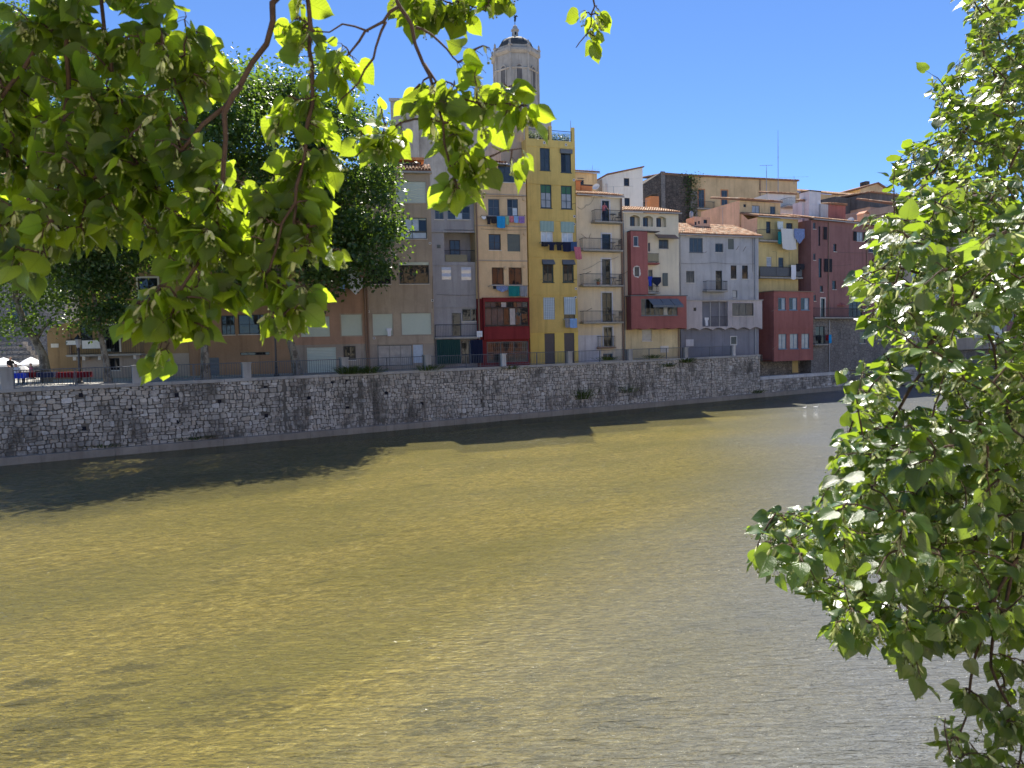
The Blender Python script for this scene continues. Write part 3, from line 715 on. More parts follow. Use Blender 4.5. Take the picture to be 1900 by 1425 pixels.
# ---- blue-grey house with the tiled roof (I)
I = House('house', 'blue-grey house with sunlit clay tile roof and pinkish enclosed gallery below', 1260, 71.9, .335)
aR = I.pt(1408, 640)[0]; zE = I.zz('E', 500, 868)
I.win(I.rect('E', 232, 898, 380, 1058), 3, 1, 'grey_paint', 'pane_blue', sill='grey_paint')
I.win(I.rect('E', 518, 960, 605, 1058), 2, 1, 'grey_paint', 'pane_dark')
I.roller(I.rect('E', 657, 910, 722, 1025), 'shutter_grey')
I.win(I.rect('E', 197, 1262, 288, 1393), 2, 1, 'grey_paint', 'pane_blue')
I.win(I.rect('E', 688, 1202, 752, 1350), 1, 1, 'dark_wood', 'pane_dark', panes=['pane_mirror']); I.win(I.rect('E', 813, 1202, 877, 1350), 1, 2, 'dark_wood', 'pane_dark')
I.win(I.rect('F', 522, 12, 593, 228), 1, 2, 'teal_paint', 'pane_dark', name='balcony_door', sill=None)
I.win(I.rect('F', 707, 230, 760, 313), 1, 1, 'grey_paint', 'pane_curtain')
zg = I.zz('F', 600, 345); zb = I.zz('F', 600, 645)
I.wall('plaster_blue_grey', 0, aR, zg - .1, zE - .12, 7)
r = I.rect('F', 428, 85, 660, 240, .8); I.balcony(r[0], r[1], r[2] + .1, .8, .95, 'concrete')
I.eave(-.1, aR + .25, zE, .35, 4.6, 1.9, 3)
I.pipe(I.aa('E', 128, 1000), zg, zE - .15); I.pipe(I.aa('E', 950, 1000), 0, zE - .15)
sv = I.op; I.op = []
I.op.append(I.rect('F', 375, 353, 655, 628, .45) + (1.3,))
o1 = I.win(I.rect('F', 705, 372, 940, 510, .45), 3, 1, 'dark_metal', 'pane_blue', y=-.45); I.win(I.rect('F', 278, 420, 308, 458, .45), 1, 1, 'dark_metal', y=-.45, sill=None)
g0 = I.pt(*zp('F', 200, 500), .45)[0]; g1 = I.pt(*zp('F', 1035, 500), .45)[0]
I.wall('plaster_violet_grey', g0, g1, zb + .12, zg, 1.6, y=-.45, name='gallery')
I.op = []; I.win(I.rect('F', 378, 385, 460, 622, -.8), 1, 2, 'grey_paint', 'pane_dark', y=.75, inset=.02, name='gallery_door', sill=None, opening=False)
I.win(I.rect('F', 503, 402, 555, 472, -.8), 1, 1, 'dark_wood', y=.75, inset=.02, sill=None, opening=False)
for xx in (465, 562):
    a = I.aa('F', xx, 500, .45); b = MB(); b.box(a - .03, a + .03, -.45, -.39, I.zz('F', 500, 628, .45), zg - .02); b.build('post', MT['zinc'], I.e)
b = MB(); rr = I.rect('F', 465, 520, 655, 628, .45)
for i in range(18): x = rr[0] + (rr[1] - rr[0]) * i / 17; b.tube([(x, -.42, rr[2]), (x, -.42, rr[3])], .01, 4, False)
b.tube([(rr[0], -.42, rr[3]), (rr[1], -.42, rr[3])], .02, 5); b.build('gallery_railing', MT['dark_metal'], I.e)
for xx in (705, 787, 864, 942):
    a = I.aa('F', xx, 560, .45); b = MB(); b.box(a - .02, a + .02, -.462, -.44, zb + .2, I.zz('F', 800, 512, .45)); b.build('batten', MT['zinc'], I.e)
I.scallop('plaster_violet_grey', g0, g1, zb + .12, 6, -.45, .3, .32)
b = MB(); b.box(g0 - .1, g1 + .05, -.6, .05, zg, zg + .07); b.build('gallery_roof', MT['zinc'], I.e)
I.op = []; r = I.rect('F', 690, 742, 750, 822); I.roller(r, 'shutter_grey', frame='concrete_light', name='vent_grille')
I.wall('plaster_slate', I.aa('F', 140, 800), aR, -1.2, zg - .1, 6.9, name='ground_floor_wall')
b = MB(); r = I.rect('F', 193, 770, 278, 845); b.box(r[0], r[1], -.02, .01, r[2], r[3]); b.build('patch', MT['plaster_light_grey'], I.e)
I.cloth('F', 400, 530, 445, 620, 'cloth_white', 'white shirt draped on the gallery rail of the blue-grey house', .5, folds=2, shape='shirt')

# ---- white house with the red bays (H)
YH = 66.8
H = House('house', 'cream white house with red corner column and red lower bay', 1158, YH, .30)
aR = H.pt(1261, 640)[0]; zE = H.zz('C', 1470, 1028)
for r in ((1240, 1062, 1350, 1185), (1383, 1070, 1495, 1190), (1530, 1077, 1640, 1195)):
    q = H.rect('C', *r); H.op.append(q + (.45,)); H.win((q[0] + .02, q[1] - .36, q[2], q[3] - .1), 2, 1, 'brown_wood', 'pane_blue', y=.3, sill=None, opening=False)
    b = MB(); n = 8; w_ = q[1] - q[0]       # arched head closing the top corners of the niche
    for i in range(n):
        t0, t1 = i / n, (i + 1) / n; h0 = .2 * (1 - math.sin(math.pi * t0)); h1 = .2 * (1 - math.sin(math.pi * t1))
        b.raw([(q[0] + w_ * t0, -.004, q[3] + .01), (q[0] + w_ * t1, -.004, q[3] + .01), (q[0] + w_ * t1, -.004, q[3] - h1), (q[0] + w_ * t0, -.004, q[3] - h0), (q[0] + w_ * t1, .3, q[3] - h1), (q[0] + w_ * t0, .3, q[3] - h0)], [(0, 3, 2, 1), (3, 5, 4, 2)])
    b.build('arch_head', MT['plaster_cream'], H.e)
H.win(H.rect('D', 1385, 22, 1480, 115), 2, 1, 'grey_paint', 'pane_blue', inset=.14)
H.win(H.rect('D', 1280, 55, 1300, 140), 1, 1, 'grey_paint', 'pane_dark', sill=None); H.win(H.rect('D', 1283, 320, 1325, 520), 1, 1, 'grey_paint', 'pane_blue', sill=None, name='balcony_door')
H.roller(H.rect('D', 1420, 352, 1470, 480), 'shutter_grey', y=-.06, inset=0, opening=False, name='shutter')
zy = H.zz('D', 1300, 905); H.win(H.rect('D', 1220, 905, 1318, 1018), 1, 1, 'stone_trim', 'pane_curtain')
H.wall('plaster_cream', 0, aR, H.zz('D', 1300, 570), zE - .14, 7); H.wall('plaster_cream_yellow', 0.02, aR - .01, -1.0, H.zz('D', 1300, 570), 6.95, name='ground_floor_wall')
H.eave(-.05, aR + .15, zE, .3, 4.5, 1.3, 5)
OC = .8; H.op = []
H.win(H.rect('C', 1280, 1293, 1335, 1408, OC), 1, 1, 'white_paint', 'pane_blue', y=-OC); q = H.rect('D', 1148, 290, 1192, 385, OC); H.win(q, 1, 1, 'steel_blue_frame', 'pane_blue', y=-OC, sill=None)
b = MB(); rnd = random.Random(4); cx, cz = (q[0] + q[1]) / 2, (q[2] + q[3]) / 2; ring = []
for i in range(20):
    t = 2 * math.pi * i / 20; ring.append((cx + math.cos(t) * ((q[1] - q[0]) * .62 + rnd.uniform(.05, .16)), cz + math.sin(t) * ((q[3] - q[2]) * .58 + rnd.uniform(.0, .12))))
inner = [(min(max(p[0], q[0]), q[1]), min(max(p[1], q[2]), q[3])) for p in ring]
b.raw([(p[0], -OC - .012, p[1]) for p in ring] + [(p[0], -OC - .012, p[1]) for p in inner], [(i, (i + 1) % 20, 20 + (i + 1) % 20, 20 + i) for i in range(20)])
b.build('bare_stone_surround', MT['stone_trim'], H.e)
c0, c1 = H.aa('D', 1115, 300, OC), H.aa('D', 1278, 300, OC); zc0 = H.zz('D', 1200, 562, OC); zc1 = H.zz('C', 1300, 1240, OC)
H.wall('plaster_bay_red', c0, c1, zc0, zc1, OC + .02, y=-OC, name='corner_column')
b = MB(); b.box(c0 - .03, H.aa('C', 1560, 1245, .7), -OC - .05, 0, zc1 + .005, zc1 + .06); b.build('column_roof', MT['dark_metal'], H.e)
z1 = H.zz('D', 1330, 250, .7); H.balcony(c1 + .02, H.aa('D', 1392, 250, .7), z1, .7, .85, 'plaster_bay_red', solid='reed')
z2 = H.zz('D', 1330, 540, .7); H.balcony(c1 + .02, H.aa('D', 1395, 540, .7), z2, .7, .6, 'concrete')
b = MB(); pp = [H.pt(*zp('D', x, y), o) for x, y, o in ((1385, 0, 0), (1555, 8, 0))]; q = H.rect('C', 1530, 1285, 1755, 1325, .3)
b.raw([(q[0], 0, q[3] + .12), (q[1], 0, q[3] + .12), (q[1] + .02, -.75, q[2]), (q[0] - .02, -.75, q[2])], [(0, 1, 2, 3)]); b.raw([(q[0], 0, q[3] + .08), (q[1], 0, q[3] + .08), (q[1] + .02, -.75, q[2] - .04), (q[0] - .02, -.75, q[2] - .04)], [(3, 2, 1, 0)]); b.build('awning', MT['copper_pipe'], H.e)
OB = 1.05; H.op = []
q = H.rect('D', 1212, 603, 1568, 768, OB); H.win(q, 8, 1, 'steel_blue_frame', 'pane_dark', y=-OB, panes=['pane_blue', 'pane_dark', 'pane_dark', 'pane_blue', 'pane_dark', 'pane_curtain', 'pane_dark', 'pane_blue'], sill='grey_paint')
c0, c1 = H.aa('D', 1115, 700, OB), H.aa('D', 1657, 700, OB); zb0, zb1 = H.zz('D', 1380, 888, OB), H.zz('D', 1380, 578, OB)
H.wall('plaster_bay_red', c0, c1, zb0, zb1, OB + .02, y=-OB, name='lower_bay'); b = MB(); b.box(c0 - .08, c1 + .08, -OB - .1, .02, zb1, zb1 + .09); b.build('bay_roof', MT['grey_paint'], H.e)
H.scallop('plaster_bay_red', c0, c1, zb0, 4, -OB, .01, .14)
for i, (x0, x1) in enumerate(((1305, 1420), (1425, 1515), (1520, 1603))):
    q = H.rect('D', x0, 600, x1, 690, OB + .5); b = MB(); za = H.zz('D', x0, 603, OB); zc = q[2]; k = .12
    b.raw([(q[0] - .05, -OB - .02, za), (q[1] - .05, -OB - .02, za), (q[1] + k, -OB - .75, zc + .22), (q[0] + k, -OB - .75, zc + .22), (q[0] + k, -OB - .77, zc), (q[1] + k, -OB - .77, zc)], [(0, 1, 2, 3), (3, 2, 5, 4)]); b.build('awning', MT['awning_grey'], H.e)
H.pipe(H.aa('D', 1575, 1000), -.5, zb0, 'copper_pipe'); H.pipe(H.aa('D', 1050, 1000), -.5, zE - .2, 'zinc')
b = MB(); r = H.rect('D', 1400, 1065, 1478, 1130); b.box(r[0], r[1], -.06, .01, r[2], r[3]); b.build('meter_box', MT['stone_trim'], H.e)
H.cloth('D', 1278, 385, 1322, 480, 'cloth_royal', 'bright blue garment on the small balcony by the red column', .75, folds=2, shape='shirt')
H.cloth('D', 1325, 392, 1408, 480, 'cloth_navy', 'sagging navy cloth on the small balcony by the red column', .75, folds=1, shape='sag')

# ---- beige house with the stacked balconies (G)
YG = 64.6
G = House('house', 'beige house with one balcony on every floor beside the yellow tower house', 1072, YG, .35)
aR = G.pt(1158, 640)[0]; zE = G.zz('C', 900, 845)
for k, r in enumerate((('C', 932, 905, 1010, 1130), ('D', 828, -30, 912, 122), ('D', 828, 215, 910, 465), ('D', 830, 545, 925, 830), ('D', 845, 880, 930, 1072))):
    G.win(G.rect(*r), 2 if k > 1 else 1, 4 if k in (2, 3) else 2, 'teal_paint' if k < 4 else 'steel_blue_frame', 'pane_dark', sill=None, surround='plaster_light_grey', name='balcony_door', panes=None if k != 2 else ['pane_blue', 'pane_dark'])
G.win(G.rect('D', 840, 1140, 935, 1205), 2, 1, 'blue_paint', 'pane_dark', sill=None)
G.wall('plaster_beige', 0, aR, -1.0, zE - .14, 7)
b = MB(); r = G.rect('D', 608, 960, 818, 1230); b.box(.02, r[1], -.012, .01, -1, r[3]); b.build('painted_patch', MT['plaster_light_grey'], G.e)
bz = []
for r in (('C', 858, 1130, 1170, 1145), ('D', 642, 122, 1038, 135), ('D', 648, 468, 1043, 480), ('D', 650, 830, 1043, 842), ('D', 818, 1076, 985, 1088)):
    q = G.rect(*r, .85); out = .85 if r[1] != 818 else .45
    G.balcony(q[0], q[1], q[3], out, 1.0, 'concrete' if out > .5 else 'copper_pipe', thick=.13); bz.append(q)
G.eave(-.02, aR + .05, zE, .3, 4.5, 1.3, 8); G.pipe(G.aa('D', 1022, 500), -.5, zE - .2, 'copper_pipe'); G.pipe(aR - .1, -.5, zE - .2, 'copper_pipe')

# ---- yellow tower house (F)
YF = 61.3
Fh = House('tower_house', 'tall narrow mustard yellow house with roof terrace and dark green windows', 984, YF, .32)
aR = Fh.pt(1073, 640)[0]; zT = Fh.zz('C', 350, 235); zL = Fh.zz('D', 350, 928)
Fh.win(Fh.rect('C', 250, 325, 358, 572), 2, 2, 'teal_paint', 'pane_blue', .07, sill='teal_paint')
Fh.win(Fh.rect('C', 478, 345, 592, 595), 2, 1, 'teal_paint', 'pane_dark', .07, panes=['pane_dark', 'pane_blue'], sill='teal_paint')
q = Fh.rect('C', 468, 342, 600, 388); b = MB(); b.box(q[0], q[1], -.16, .02, q[2], q[3]); b.build('shutter_box', MT['grey_paint'], Fh.e)
Fh.win(Fh.rect('C', 255, 725, 376, 986), 2, 3, 'teal_paint', 'pane_curtain', .085, top_pane='green_glass', sill='teal_paint')
Fh.win(Fh.rect('C', 481, 740, 602, 996), 2, 3, 'teal_paint', 'pane_curtain', .085, top_pane='green_glass', sill='teal_paint')
for r in ((258, 1130, 392, 1372), (487, 1138, 615, 1385)):
    q = Fh.rect('C', *r); Fh.win(q, 2, 1, 'white_paint', 'pane_sky_sheen', .1); Fh.roller((q[0] - .08, q[1] + .08, q[2], q[3]), 'striped_green_blind', y=-.10, frac=.48, opening=False, name='blind')
for r in ((247, 245, 354, 443), (444, 245, 552, 443)):
    q = Fh.rect('D', *r); Fh.win(q, 2, 1, 'dark_green_paint', 'pane_dark', .12, sill='dark_green_paint', panes=['pane_mirror'])
    b = MB(); z = q[3]; k = Fh.rect('D', r[0], 218, r[1], 268); b.raw([(q[0] - .05, -.02, k[3]), (q[1] + .05, -.02, k[3]), (q[1] + .09, -.3, k[2]), (q[0] - .02, -.3, k[2]), (q[0] - .05, 0.01, k[2]), (q[1] + .05, .01, k[2])], [(0, 3, 2, 1), (0, 4, 3), (1, 2, 5), (3, 4, 5, 2)]); b.build('hood', MT['grey_paint'], Fh.e)
Fh.roller(Fh.rect('D', 255, 590, 367, 806), 'striped_blind', slat=.14); b_ = Fh.rect('D', 455, 588, 565, 800)
Fh.win(b_, 2, 1, 'dark_green_paint', 'pane_dark', .07); Fh.roller(b_, 'striped_blind', y=-.06, inset=0, frac=.80, opening=False, name='blind')
Fh.roller(Fh.rect('D', 268, 942, 368, 1240), 'shutter_brown', frame=None); Fh.roller(Fh.rect('D', 460, 938, 560, 1240), 'shutter_brown')
Fh.wall('plaster_yellow', 0, aR, zL, zT, 8.5); Fh.wall('plaster_pale_yellow', .004, aR - .004, -1.0, zL, 8.4, name='ground_floor_wall', y=.004)
for Z, x, y in (('C', 350, 310), ('C', 350, 720), ('C', 370, 1122), ('D', 350, 192), ('D', 350, 560), ('D', 350, 928)):
    Fh.band(Fh.zz(Z, x, y), -.01, aR + .01, 'plaster_yellow', .07, .045)
for Z, x, y in (('C', 295, 267), ('C', 535, 290), ('C', 622, 677), ('C', 628, 1078), ('C', 625, 1165), ('D', 573, 505), ('D', 570, 590)): Fh.vent(Z, x, y, .10)
zp1 = Fh.zz('C', 350, 90)
for x0, x1 in ((0, .24), (aR / 2 - .14, aR / 2 + .12), (aR - .28, aR)):
    b = MB(); b.box(x0 + .003, x1 - .003, .01, .3, zT, zp1 + random.uniform(-.1, .1)); b.build('terrace_pillar', MT['plaster_yellow'], Fh.e)
b = MB(); b.tube([(.2, .15, zp1 - .25), (aR - .2, .15, zp1 - .25)], .025, 5); b.tube([(.2, .15, zT + .12), (aR - .2, .15, zT + .12)], .02, 5)
for i in range(44): x = .2 + (aR - .4) * i / 43; b.tube([(x, .15, zT), (x, .15, zp1 - .25)], .010, 4, False)
b.build('terrace_railing', MT['dark_metal'], Fh.e)
b = MB(); rnd = random.Random(9)
for i in range(1500):
    x = rnd.uniform(.3, aR - .3); z = zT + rnd.uniform(.05, (zp1 - zT) * .72 * rnd.random() ** .3); y = rnd.uniform(.25, .6); s_ = rnd.uniform(.06, .15); v = Vector((rnd.gauss(0, 1), rnd.gauss(0, 1), rnd.gauss(0, 1.4))).normalized(); u = v.orthogonal().normalized()
    c = Vector((x, y, z)); b.tint = rnd.random(); b.face([c - v * s_, c + u * s_ * .3, c + v * s_, c - u * s_ * .3])
tag(b.build('terrace_plants', MT['plane_leaf'], Fh.e), kind='stuff')
wz = Fh.zz('C', 40, 90); b = MB(); b.box(-1.9, -.02, 1.2, 7, zT - 6, zT + .4); b.raw([(-1.9, 1.2, zT + .4), (-.02, 1.2, zT + .4), (-.02, 1.2, zp1), (-.02, 7, zT + .4), (-1.9, 7, zT + .4), (-.02, 7, zp1)], [(0, 1, 2), (3, 4, 5), (0, 2, 5, 4), (1, 3, 5, 2)]); b.build('side_wing', MT['plaster_greybeige'], Fh.e)
b = MB(); b.box(-1.3, 1.0, 3.5, 7.5, zT, Fh.zz('H', 620, 1090, -3.5)); b.build('stair_head', MT['plaster_greybeige'], Fh.e)
Fh.line('D', 232, 590, 45, .5)
for i, (x0, x1, y1, m, nm, sh) in enumerate(((235, 300, 90, 'cloth_black', 'rolled black garment at the left end of the washing line on the yellow house', 'rect'), (300, 372, 130, 'cloth_navy', 'navy shirt second on the washing line of the yellow house', 'shirt'), (372, 445, 130, 'cloth_black', 'black shirt in the middle of the yellow house washing line', 'shirt'), (445, 525, 138, 'cloth_navy', 'long navy top right of the middle of the yellow house washing line', 'rect'), (525, 585, 132, 'cloth_denim', 'blue denim garment near the right end of the yellow house washing line', 'rect'))):
    Fh.cloth('D', x0, 48, x1, y1, m, nm, .5, folds=2, shape=sh)
Fh.cloth('D', 555, 95, 618, 212, 'cloth_pink', 'pink patterned cloth hanging lowest on the yellow house washing line', .62, folds=2, skew=.25)
Fh.cloth('D', 468, 795, 512, 882, 'cloth_grey', 'dark grey cloth below the half-open blind of the yellow house', .3, folds=2); Fh.cloth('D', 514, 797, 585, 885, 'cloth_sky', 'pale blue-grey towel below the half-open blind of the yellow house', .34, folds=2)

# ---- peach house with the crimson glazed gallery (E)
YE = 57.4
E_ = House('house', 'peach house with crimson glazed gallery and crimson shopfront', 887, YE, .30)
aR = E_.pt(982, 640)[0] - .02; zE = E_.zz('A', 1400, 492); zr = E_.zz('B', 1370, 602)
E_.win(E_.rect('A', 1340, 885, 1465, 1072), 2, 2, 'grey_paint', 'pane_blue'); E_.win(E_.rect('A', 1550, 885, 1670, 1075), 2, 2, 'grey_paint', 'pane_blue', panes=['pane_blue', 'pane_sky_sheen', 'pane_dark', 'pane_blue'])
E_.win(E_.rect('B', 1197, -30, 1315, 127), 2, 2, 'brown_wood', 'pane_blue'); E_.roller(E_.rect('B', 1380, -30, 1505, 140), 'shutter_grey', frame=None)
E_.win(E_.rect('B', 1228, 297, 1345, 467), 2, 1, 'brown_wood', 'pane_dark', panes=['pane_dark', 'pane_mirror']); E_.win(E_.rect('B', 1393, 297, 1522, 467), 2, 1, 'brown_wood', 'pane_dark', panes=['pane_dark', 'pane_mirror'])
E_.win(E_.rect('A', 1385, 555, 1440, 622), 1, 1, 'brown_wood'); q = E_.rect('A', 1450, 505, 1765, 705); E_.win((q[0], aR - .06, q[2], q[3]), 4, 2, 'teal_paint', 'pane_blue')
E_.wall('plaster_peach', 0, aR, zr, zE - .14, 7); E_.eave(-.05, aR * .62, zE, .3, 3.5, .9, 12)
b = MB(); b.box(aR * .62, aR, -.2, 3, zE - .13, zE - .02); b.build('flat_roof', MT['zinc'], E_.e)
for Z, x, y in (('A', 1500, 832), ('A', 1500, 1180), ('B', 1350, 226)): E_.band(E_.zz(Z, x, y), -.02, aR, 'plaster_brown', .10, .06)
sv = E_.op; E_.op = []
OG = .35; q = E_.rect('B', 1160, 632, 1585, 865, OG); zm = E_.zz('B', 1370, 690, OG)
E_.win((q[0], q[1], zm, q[3]), 8, 1, 'dark_wood', 'pane_blue', .05, y=-OG, sill=None, panes=['pane_blue', 'pane_blue', 'pane_dark', 'pane_curtain', 'pane_mirror', 'pane_mirror', 'pane_blue', 'pane_blue'], name='transom_window')
E_.win((q[0], q[1], q[2], zm - .004), 7, 1, 'dark_wood', 'pane_blue', .06, y=-OG, sill='dark_wood', panes=['pane_blue', 'pane_blue', 'pane_blue', 'pane_dark', 'pane_curtain', 'pane_mirror', 'pane_mirror'], name='gallery_window')
zq = E_.zz('B', 1370, 1000, OG); x0 = E_.aa('B', 1148, 800, OG); E_.wall('plaster_red', max(x0, .12), aR - .02, zq, zr, OG + .02, y=-OG, name='gallery_box'); b = MB(); b.box(x0 - .05, aR, -OG - .05, 0, zr + .004, zr + .06); b.build('gallery_roof', MT['plaster_red'], E_.e)
E_.op = []; q = E_.rect('B', 1180, 1022, 1583, 1225); E_.win(q, 3, 2, 'steel_blue_frame', 'pane_dark', .07, sill=None, name='shop_window'); E_.bars(q, 'grey_paint', -.02, .16, 5)
E_.wall('plaster_red', 0.003, aR - .003, -1, zr, 7, name='ground_floor_wall')
E_.pipe(.12, 0, zE - .2, 'copper_pipe', .07)
E_.line('A', 1268, 1745, 1065, .4)
for x0, x1, y1, m, nm, sh in ((1270, 1318, 1115, 'cloth_white', 'white cloth at the left end of the peach house upper washing line', 'sag'), (1320, 1375, 1165, 'cloth_black', 'black garment left on the peach house upper washing line', 'shirt'), (1375, 1435, 1150, 'cloth_black', 'short black garment beside the turquoise towel on the peach house', 'rect'), (1438, 1528, 1200, 'cloth_blue', 'large turquoise towel on the peach house upper washing line', 'rect'), (1532, 1568, 1165, 'cloth_green', 'pale green cloth right of the turquoise towel', 'rect'), (1574, 1622, 1140, 'cloth_pink', 'pink cloth on the peach house upper washing line', 'rect'), (1626, 1672, 1145, 'cloth_sky', 'light blue cloth on the peach house upper washing line', 'rect'), (1678, 1742, 1148, 'cloth_purple', 'purple patterned cloth at the right end of the peach house upper line', 'rect')):
    E_.cloth('A', x0, 1075, x1, y1, m, nm, .4, folds=2, shape=sh)
E_.line('B', 1205, 1585, 475, .4)
for x0, x1, y1, m, nm, sh in ((1240, 1270, 505, 'cloth_black', 'small black sock bundle on the peach house lower washing line', 'rect'), (1272, 1385, 540, 'patterned_cloth', 'crumpled blue and white cloth on the peach house lower line', 'sag'), (1392, 1500, 575, 'cloth_teal', 'teal towel with pale stripe on the peach house lower line', 'rect'), (1505, 1575, 575, 'cloth_grey', 'grey towel on the peach house lower washing line', 'rect')):
    E_.cloth('B', x0, 478, x1, y1, m, nm, .42, folds=2, shape=sh)
E_.line('B', 1165, 1540, 875, .6, .008)

# ---- narrow grey house with the recessed balcony (D)
YD = 57.0
D_ = House('house', 'narrow stained grey house with recessed balcony and dark green awning below', 806, YD, .20)
aR = D_.pt(888, 640)[0]; zE = D_.zz('A', 980, 848)
D_.win(D_.rect('A', 752, 962, 848, 1110), 2, 2, 'steel_blue_frame', 'pane_blue'); D_.win(D_.rect('A', 892, 963, 1140, 1112), 3, 2, 'steel_blue_frame', 'pane_blue', panes=['pane_blue', 'pane_sky_sheen', 'pane_blue', 'pane_dark', 'pane_blue', 'pane_dark'])
q = D_.rect('B', 762, -72, 1088, 243); D_.op.append((q[0], aR - .05, q[2], q[3], 1.5)); D_.win(D_.rect('B', 815, 28, 918, 215, -1.4), 2, 2, 'dark_wood', 'pane_blue', y=1.35, sill=None, opening=False, name='balcony_door')
rr = (q[0], aR - .05, q[2], D_.zz('B', 900, 128))
b = MB()
for i in range(30): x = rr[0] + (rr[1] - rr[0]) * i / 29; b.tube([(x, .05, rr[2]), (x, .05, rr[3])], .01, 4, False)
b.tube([(rr[0], .05, rr[3]), (rr[1], .05, rr[3])], .022, 5); b.build('balcony_railing', MT['dark_metal'], D_.e)
r = D_.rect('B', 772, 170, 990, 240); b = MB(); b.box(r[0], r[1], .075, .09, r[2], r[3]); b.build('reed_screen', MT['reed'], D_.e)
D_.roller(D_.rect('B', 737, 290, 830, 416), 'shutter_silver', slat=1.0); D_.roller(D_.rect('B', 929, 290, 1026, 420), 'shutter_silver', slat=1.0)
D_.win(D_.rect('B', 935, 700, 1105, 825), 2, 1, 'steel_blue_frame', 'pane_dark'); D_.win(D_.rect('B', 837, 742, 928, 972), 1, 2, 'grey_paint', 'pane_dark', name='balcony_door', sill=None)
r = D_.rect('B', 690, 75, 725, 108); D_.roller(r, 'shutter_grey', opening=False, y=-.03, inset=0, name='vent_grille')
zd = D_.zz('B', 900, 995); D_.wall('plaster_grey', 0, aR, zd, zE - .12, 7)
D_.eave(-.03, aR + .03, zE, .3, 4, 1.1, 15)
for y in (270, 680): D_.band(D_.zz('B', 900, y), -.01, aR, 'plaster_grey', .08, .05)
D_.band(D_.zz('A', 980, 1235), 0.01, aR, 'plaster_grey', .16, .12)
D_.balcony(0.02, aR, D_.zz('B', 900, 978, .7), .7, 1.0, 'concrete'); D_.op = []
D_.win(D_.rect('B', 930, 1015, 1010, 1240), 2, 1, 'dark_metal', 'pane_dark', sill=None, name='shop_door')
D_.wall('plaster_grey', .003, aR - .003, -1, zd, 7, name='ground_floor_wall')
q = D_.rect('B', 692, 1003, 922, 1240, .6); b = MB(); n = 12
for i in range(n):
    x0 = q[0] + (q[1] - q[0]) * i / n; x1 = q[0] + (q[1] - q[0]) * (i + 1) / n; b.raw([(x0, -.6, q[2]), ((x0 + x1) / 2, -.66, q[2]), (x1, -.6, q[2]), (x0, -.6, q[3]), ((x0 + x1) / 2, -.64, q[3]), (x1, -.6, q[3])], [(0, 1, 4, 3), (1, 2, 5, 4)])
b.build('awning_curtain', MT['awning_green'], D_.e)
q = D_.rect('B', 1020, 1005, 1140, 1232, .6); b = MB()
for i in range(8):
    x0 = q[0] + (q[1] - q[0]) * i / 8; x1 = q[0] + (q[1] - q[0]) * (i + 1) / 8; b.raw([(x0, -.6, q[2]), ((x0 + x1) / 2, -.68, q[2]), (x1, -.6, q[2]), (x0, -.6, q[3]), ((x0 + x1) / 2, -.64, q[3]), (x1, -.6, q[3])], [(0, 1, 4, 3), (1, 2, 5, 4)])
b.build('awning_curtain', MT['cloth_navy'], D_.e)
D_.cloth('B', 1080, 920, 1135, 975, 'cloth_white', 'white cloth over the grey house balcony rail beside the crimson gallery', .75, folds=3)

# ---- grey-brown house with pale roller shutters (C)
YC = 56.0
C_ = House('house', 'grey-brown house with large square windows right of the big plane tree', 684, YC, .15)
aR = C_.pt(807, 640)[0] - .02; zE = C_.zz('A', 500, 588); zl = C_.zz('B', 350, 1035)
C_.roller(C_.rect('A', 328, 692, 655, 932), 'shutter_pale', slat=.2, frame='plaster_brown')
q = C_.rect('A', 342, 1092, 665, 1325); zm = C_.zz('A', 500, 1245); C_.win((q[0], q[1], zm, q[3]), 4, 1, 'teal_paint', 'pane_dark', .07, sill=None, panes=['pane_dark', 'pane_sky_sheen', 'pane_sky_sheen', 'pane_dark']); C_.win((q[0], q[1], q[2], zm - .003), 2, 1, 'teal_paint', 'pane_sky_sheen', .07)
C_.roller((q[0], q[1], q[2], q[3]), 'shutter_pale', y=.03, frac=.10, opening=False, name='blind')
for r in ((322, 243, 612, 458), (38, 243, 236, 460)):
    q = C_.rect('B', *r); C_.win(q, 2, 2, 'dark_metal', 'pane_mirror', .075, inset=.07); C_.roller(q, 'shutter_pale', y=-.02, frac=.14, opening=False, name='blind')
    b = MB(); k = .1; b.box(q[0] - k, q[1] + k, -.02, .004, q[3], q[3] + k); b.box(q[0] - k, q[0], -.02, .004, q[2] - k, q[3]); b.box(q[1], q[1] + k, -.02, .004, q[2] - k, q[3]); b.build('surround', MT['plaster_greybeige'], C_.e)
C_.roller(C_.rect('B', 345, 745, 632, 955), 'shutter_pale', frame='plaster_greybeige', slat=.07); C_.roller(C_.rect('B', 62, 752, 255, 962), 'shutter_pale', frame='plaster_greybeige', slat=.07)
C_.wall('plaster_brown', 0, aR, zl, zE - .1, 8); C_.op = []
q = C_.rect('B', 110, 1057, 448, 1260); C_.win(q, 3, 1, 'grey_paint', 'pane_curtain', .06, sill=None, name='garage_gate'); C_.bars(q, 'zinc', -.02, .16, 3); q = C_.rect('B', 458, 1052, 553, 1232); C_.roller(q, 'shutter_blue', slat=.08, name='door')
C_.wall('plaster_greybeige', .003, aR - .003, -1, zl, 8, name='ground_floor_wall'); C_.band(zl + .06, -.01, aR, 'plaster_brown', .14, .06)
C_.band(zE, -.25, aR + .15, 'concrete', .14, .35, name='cornice'); C_.eave(-.2, aR + .1, zE + .14, .2, 2.0, .9, 21, gutter=False)
b = MB(); b.box(.6, aR - .9, 2.2, 6, zE - .2, C_.zz('A', 420, 440, -2.2)); b.build('penthouse', MT['plaster_brown'], C_.e)
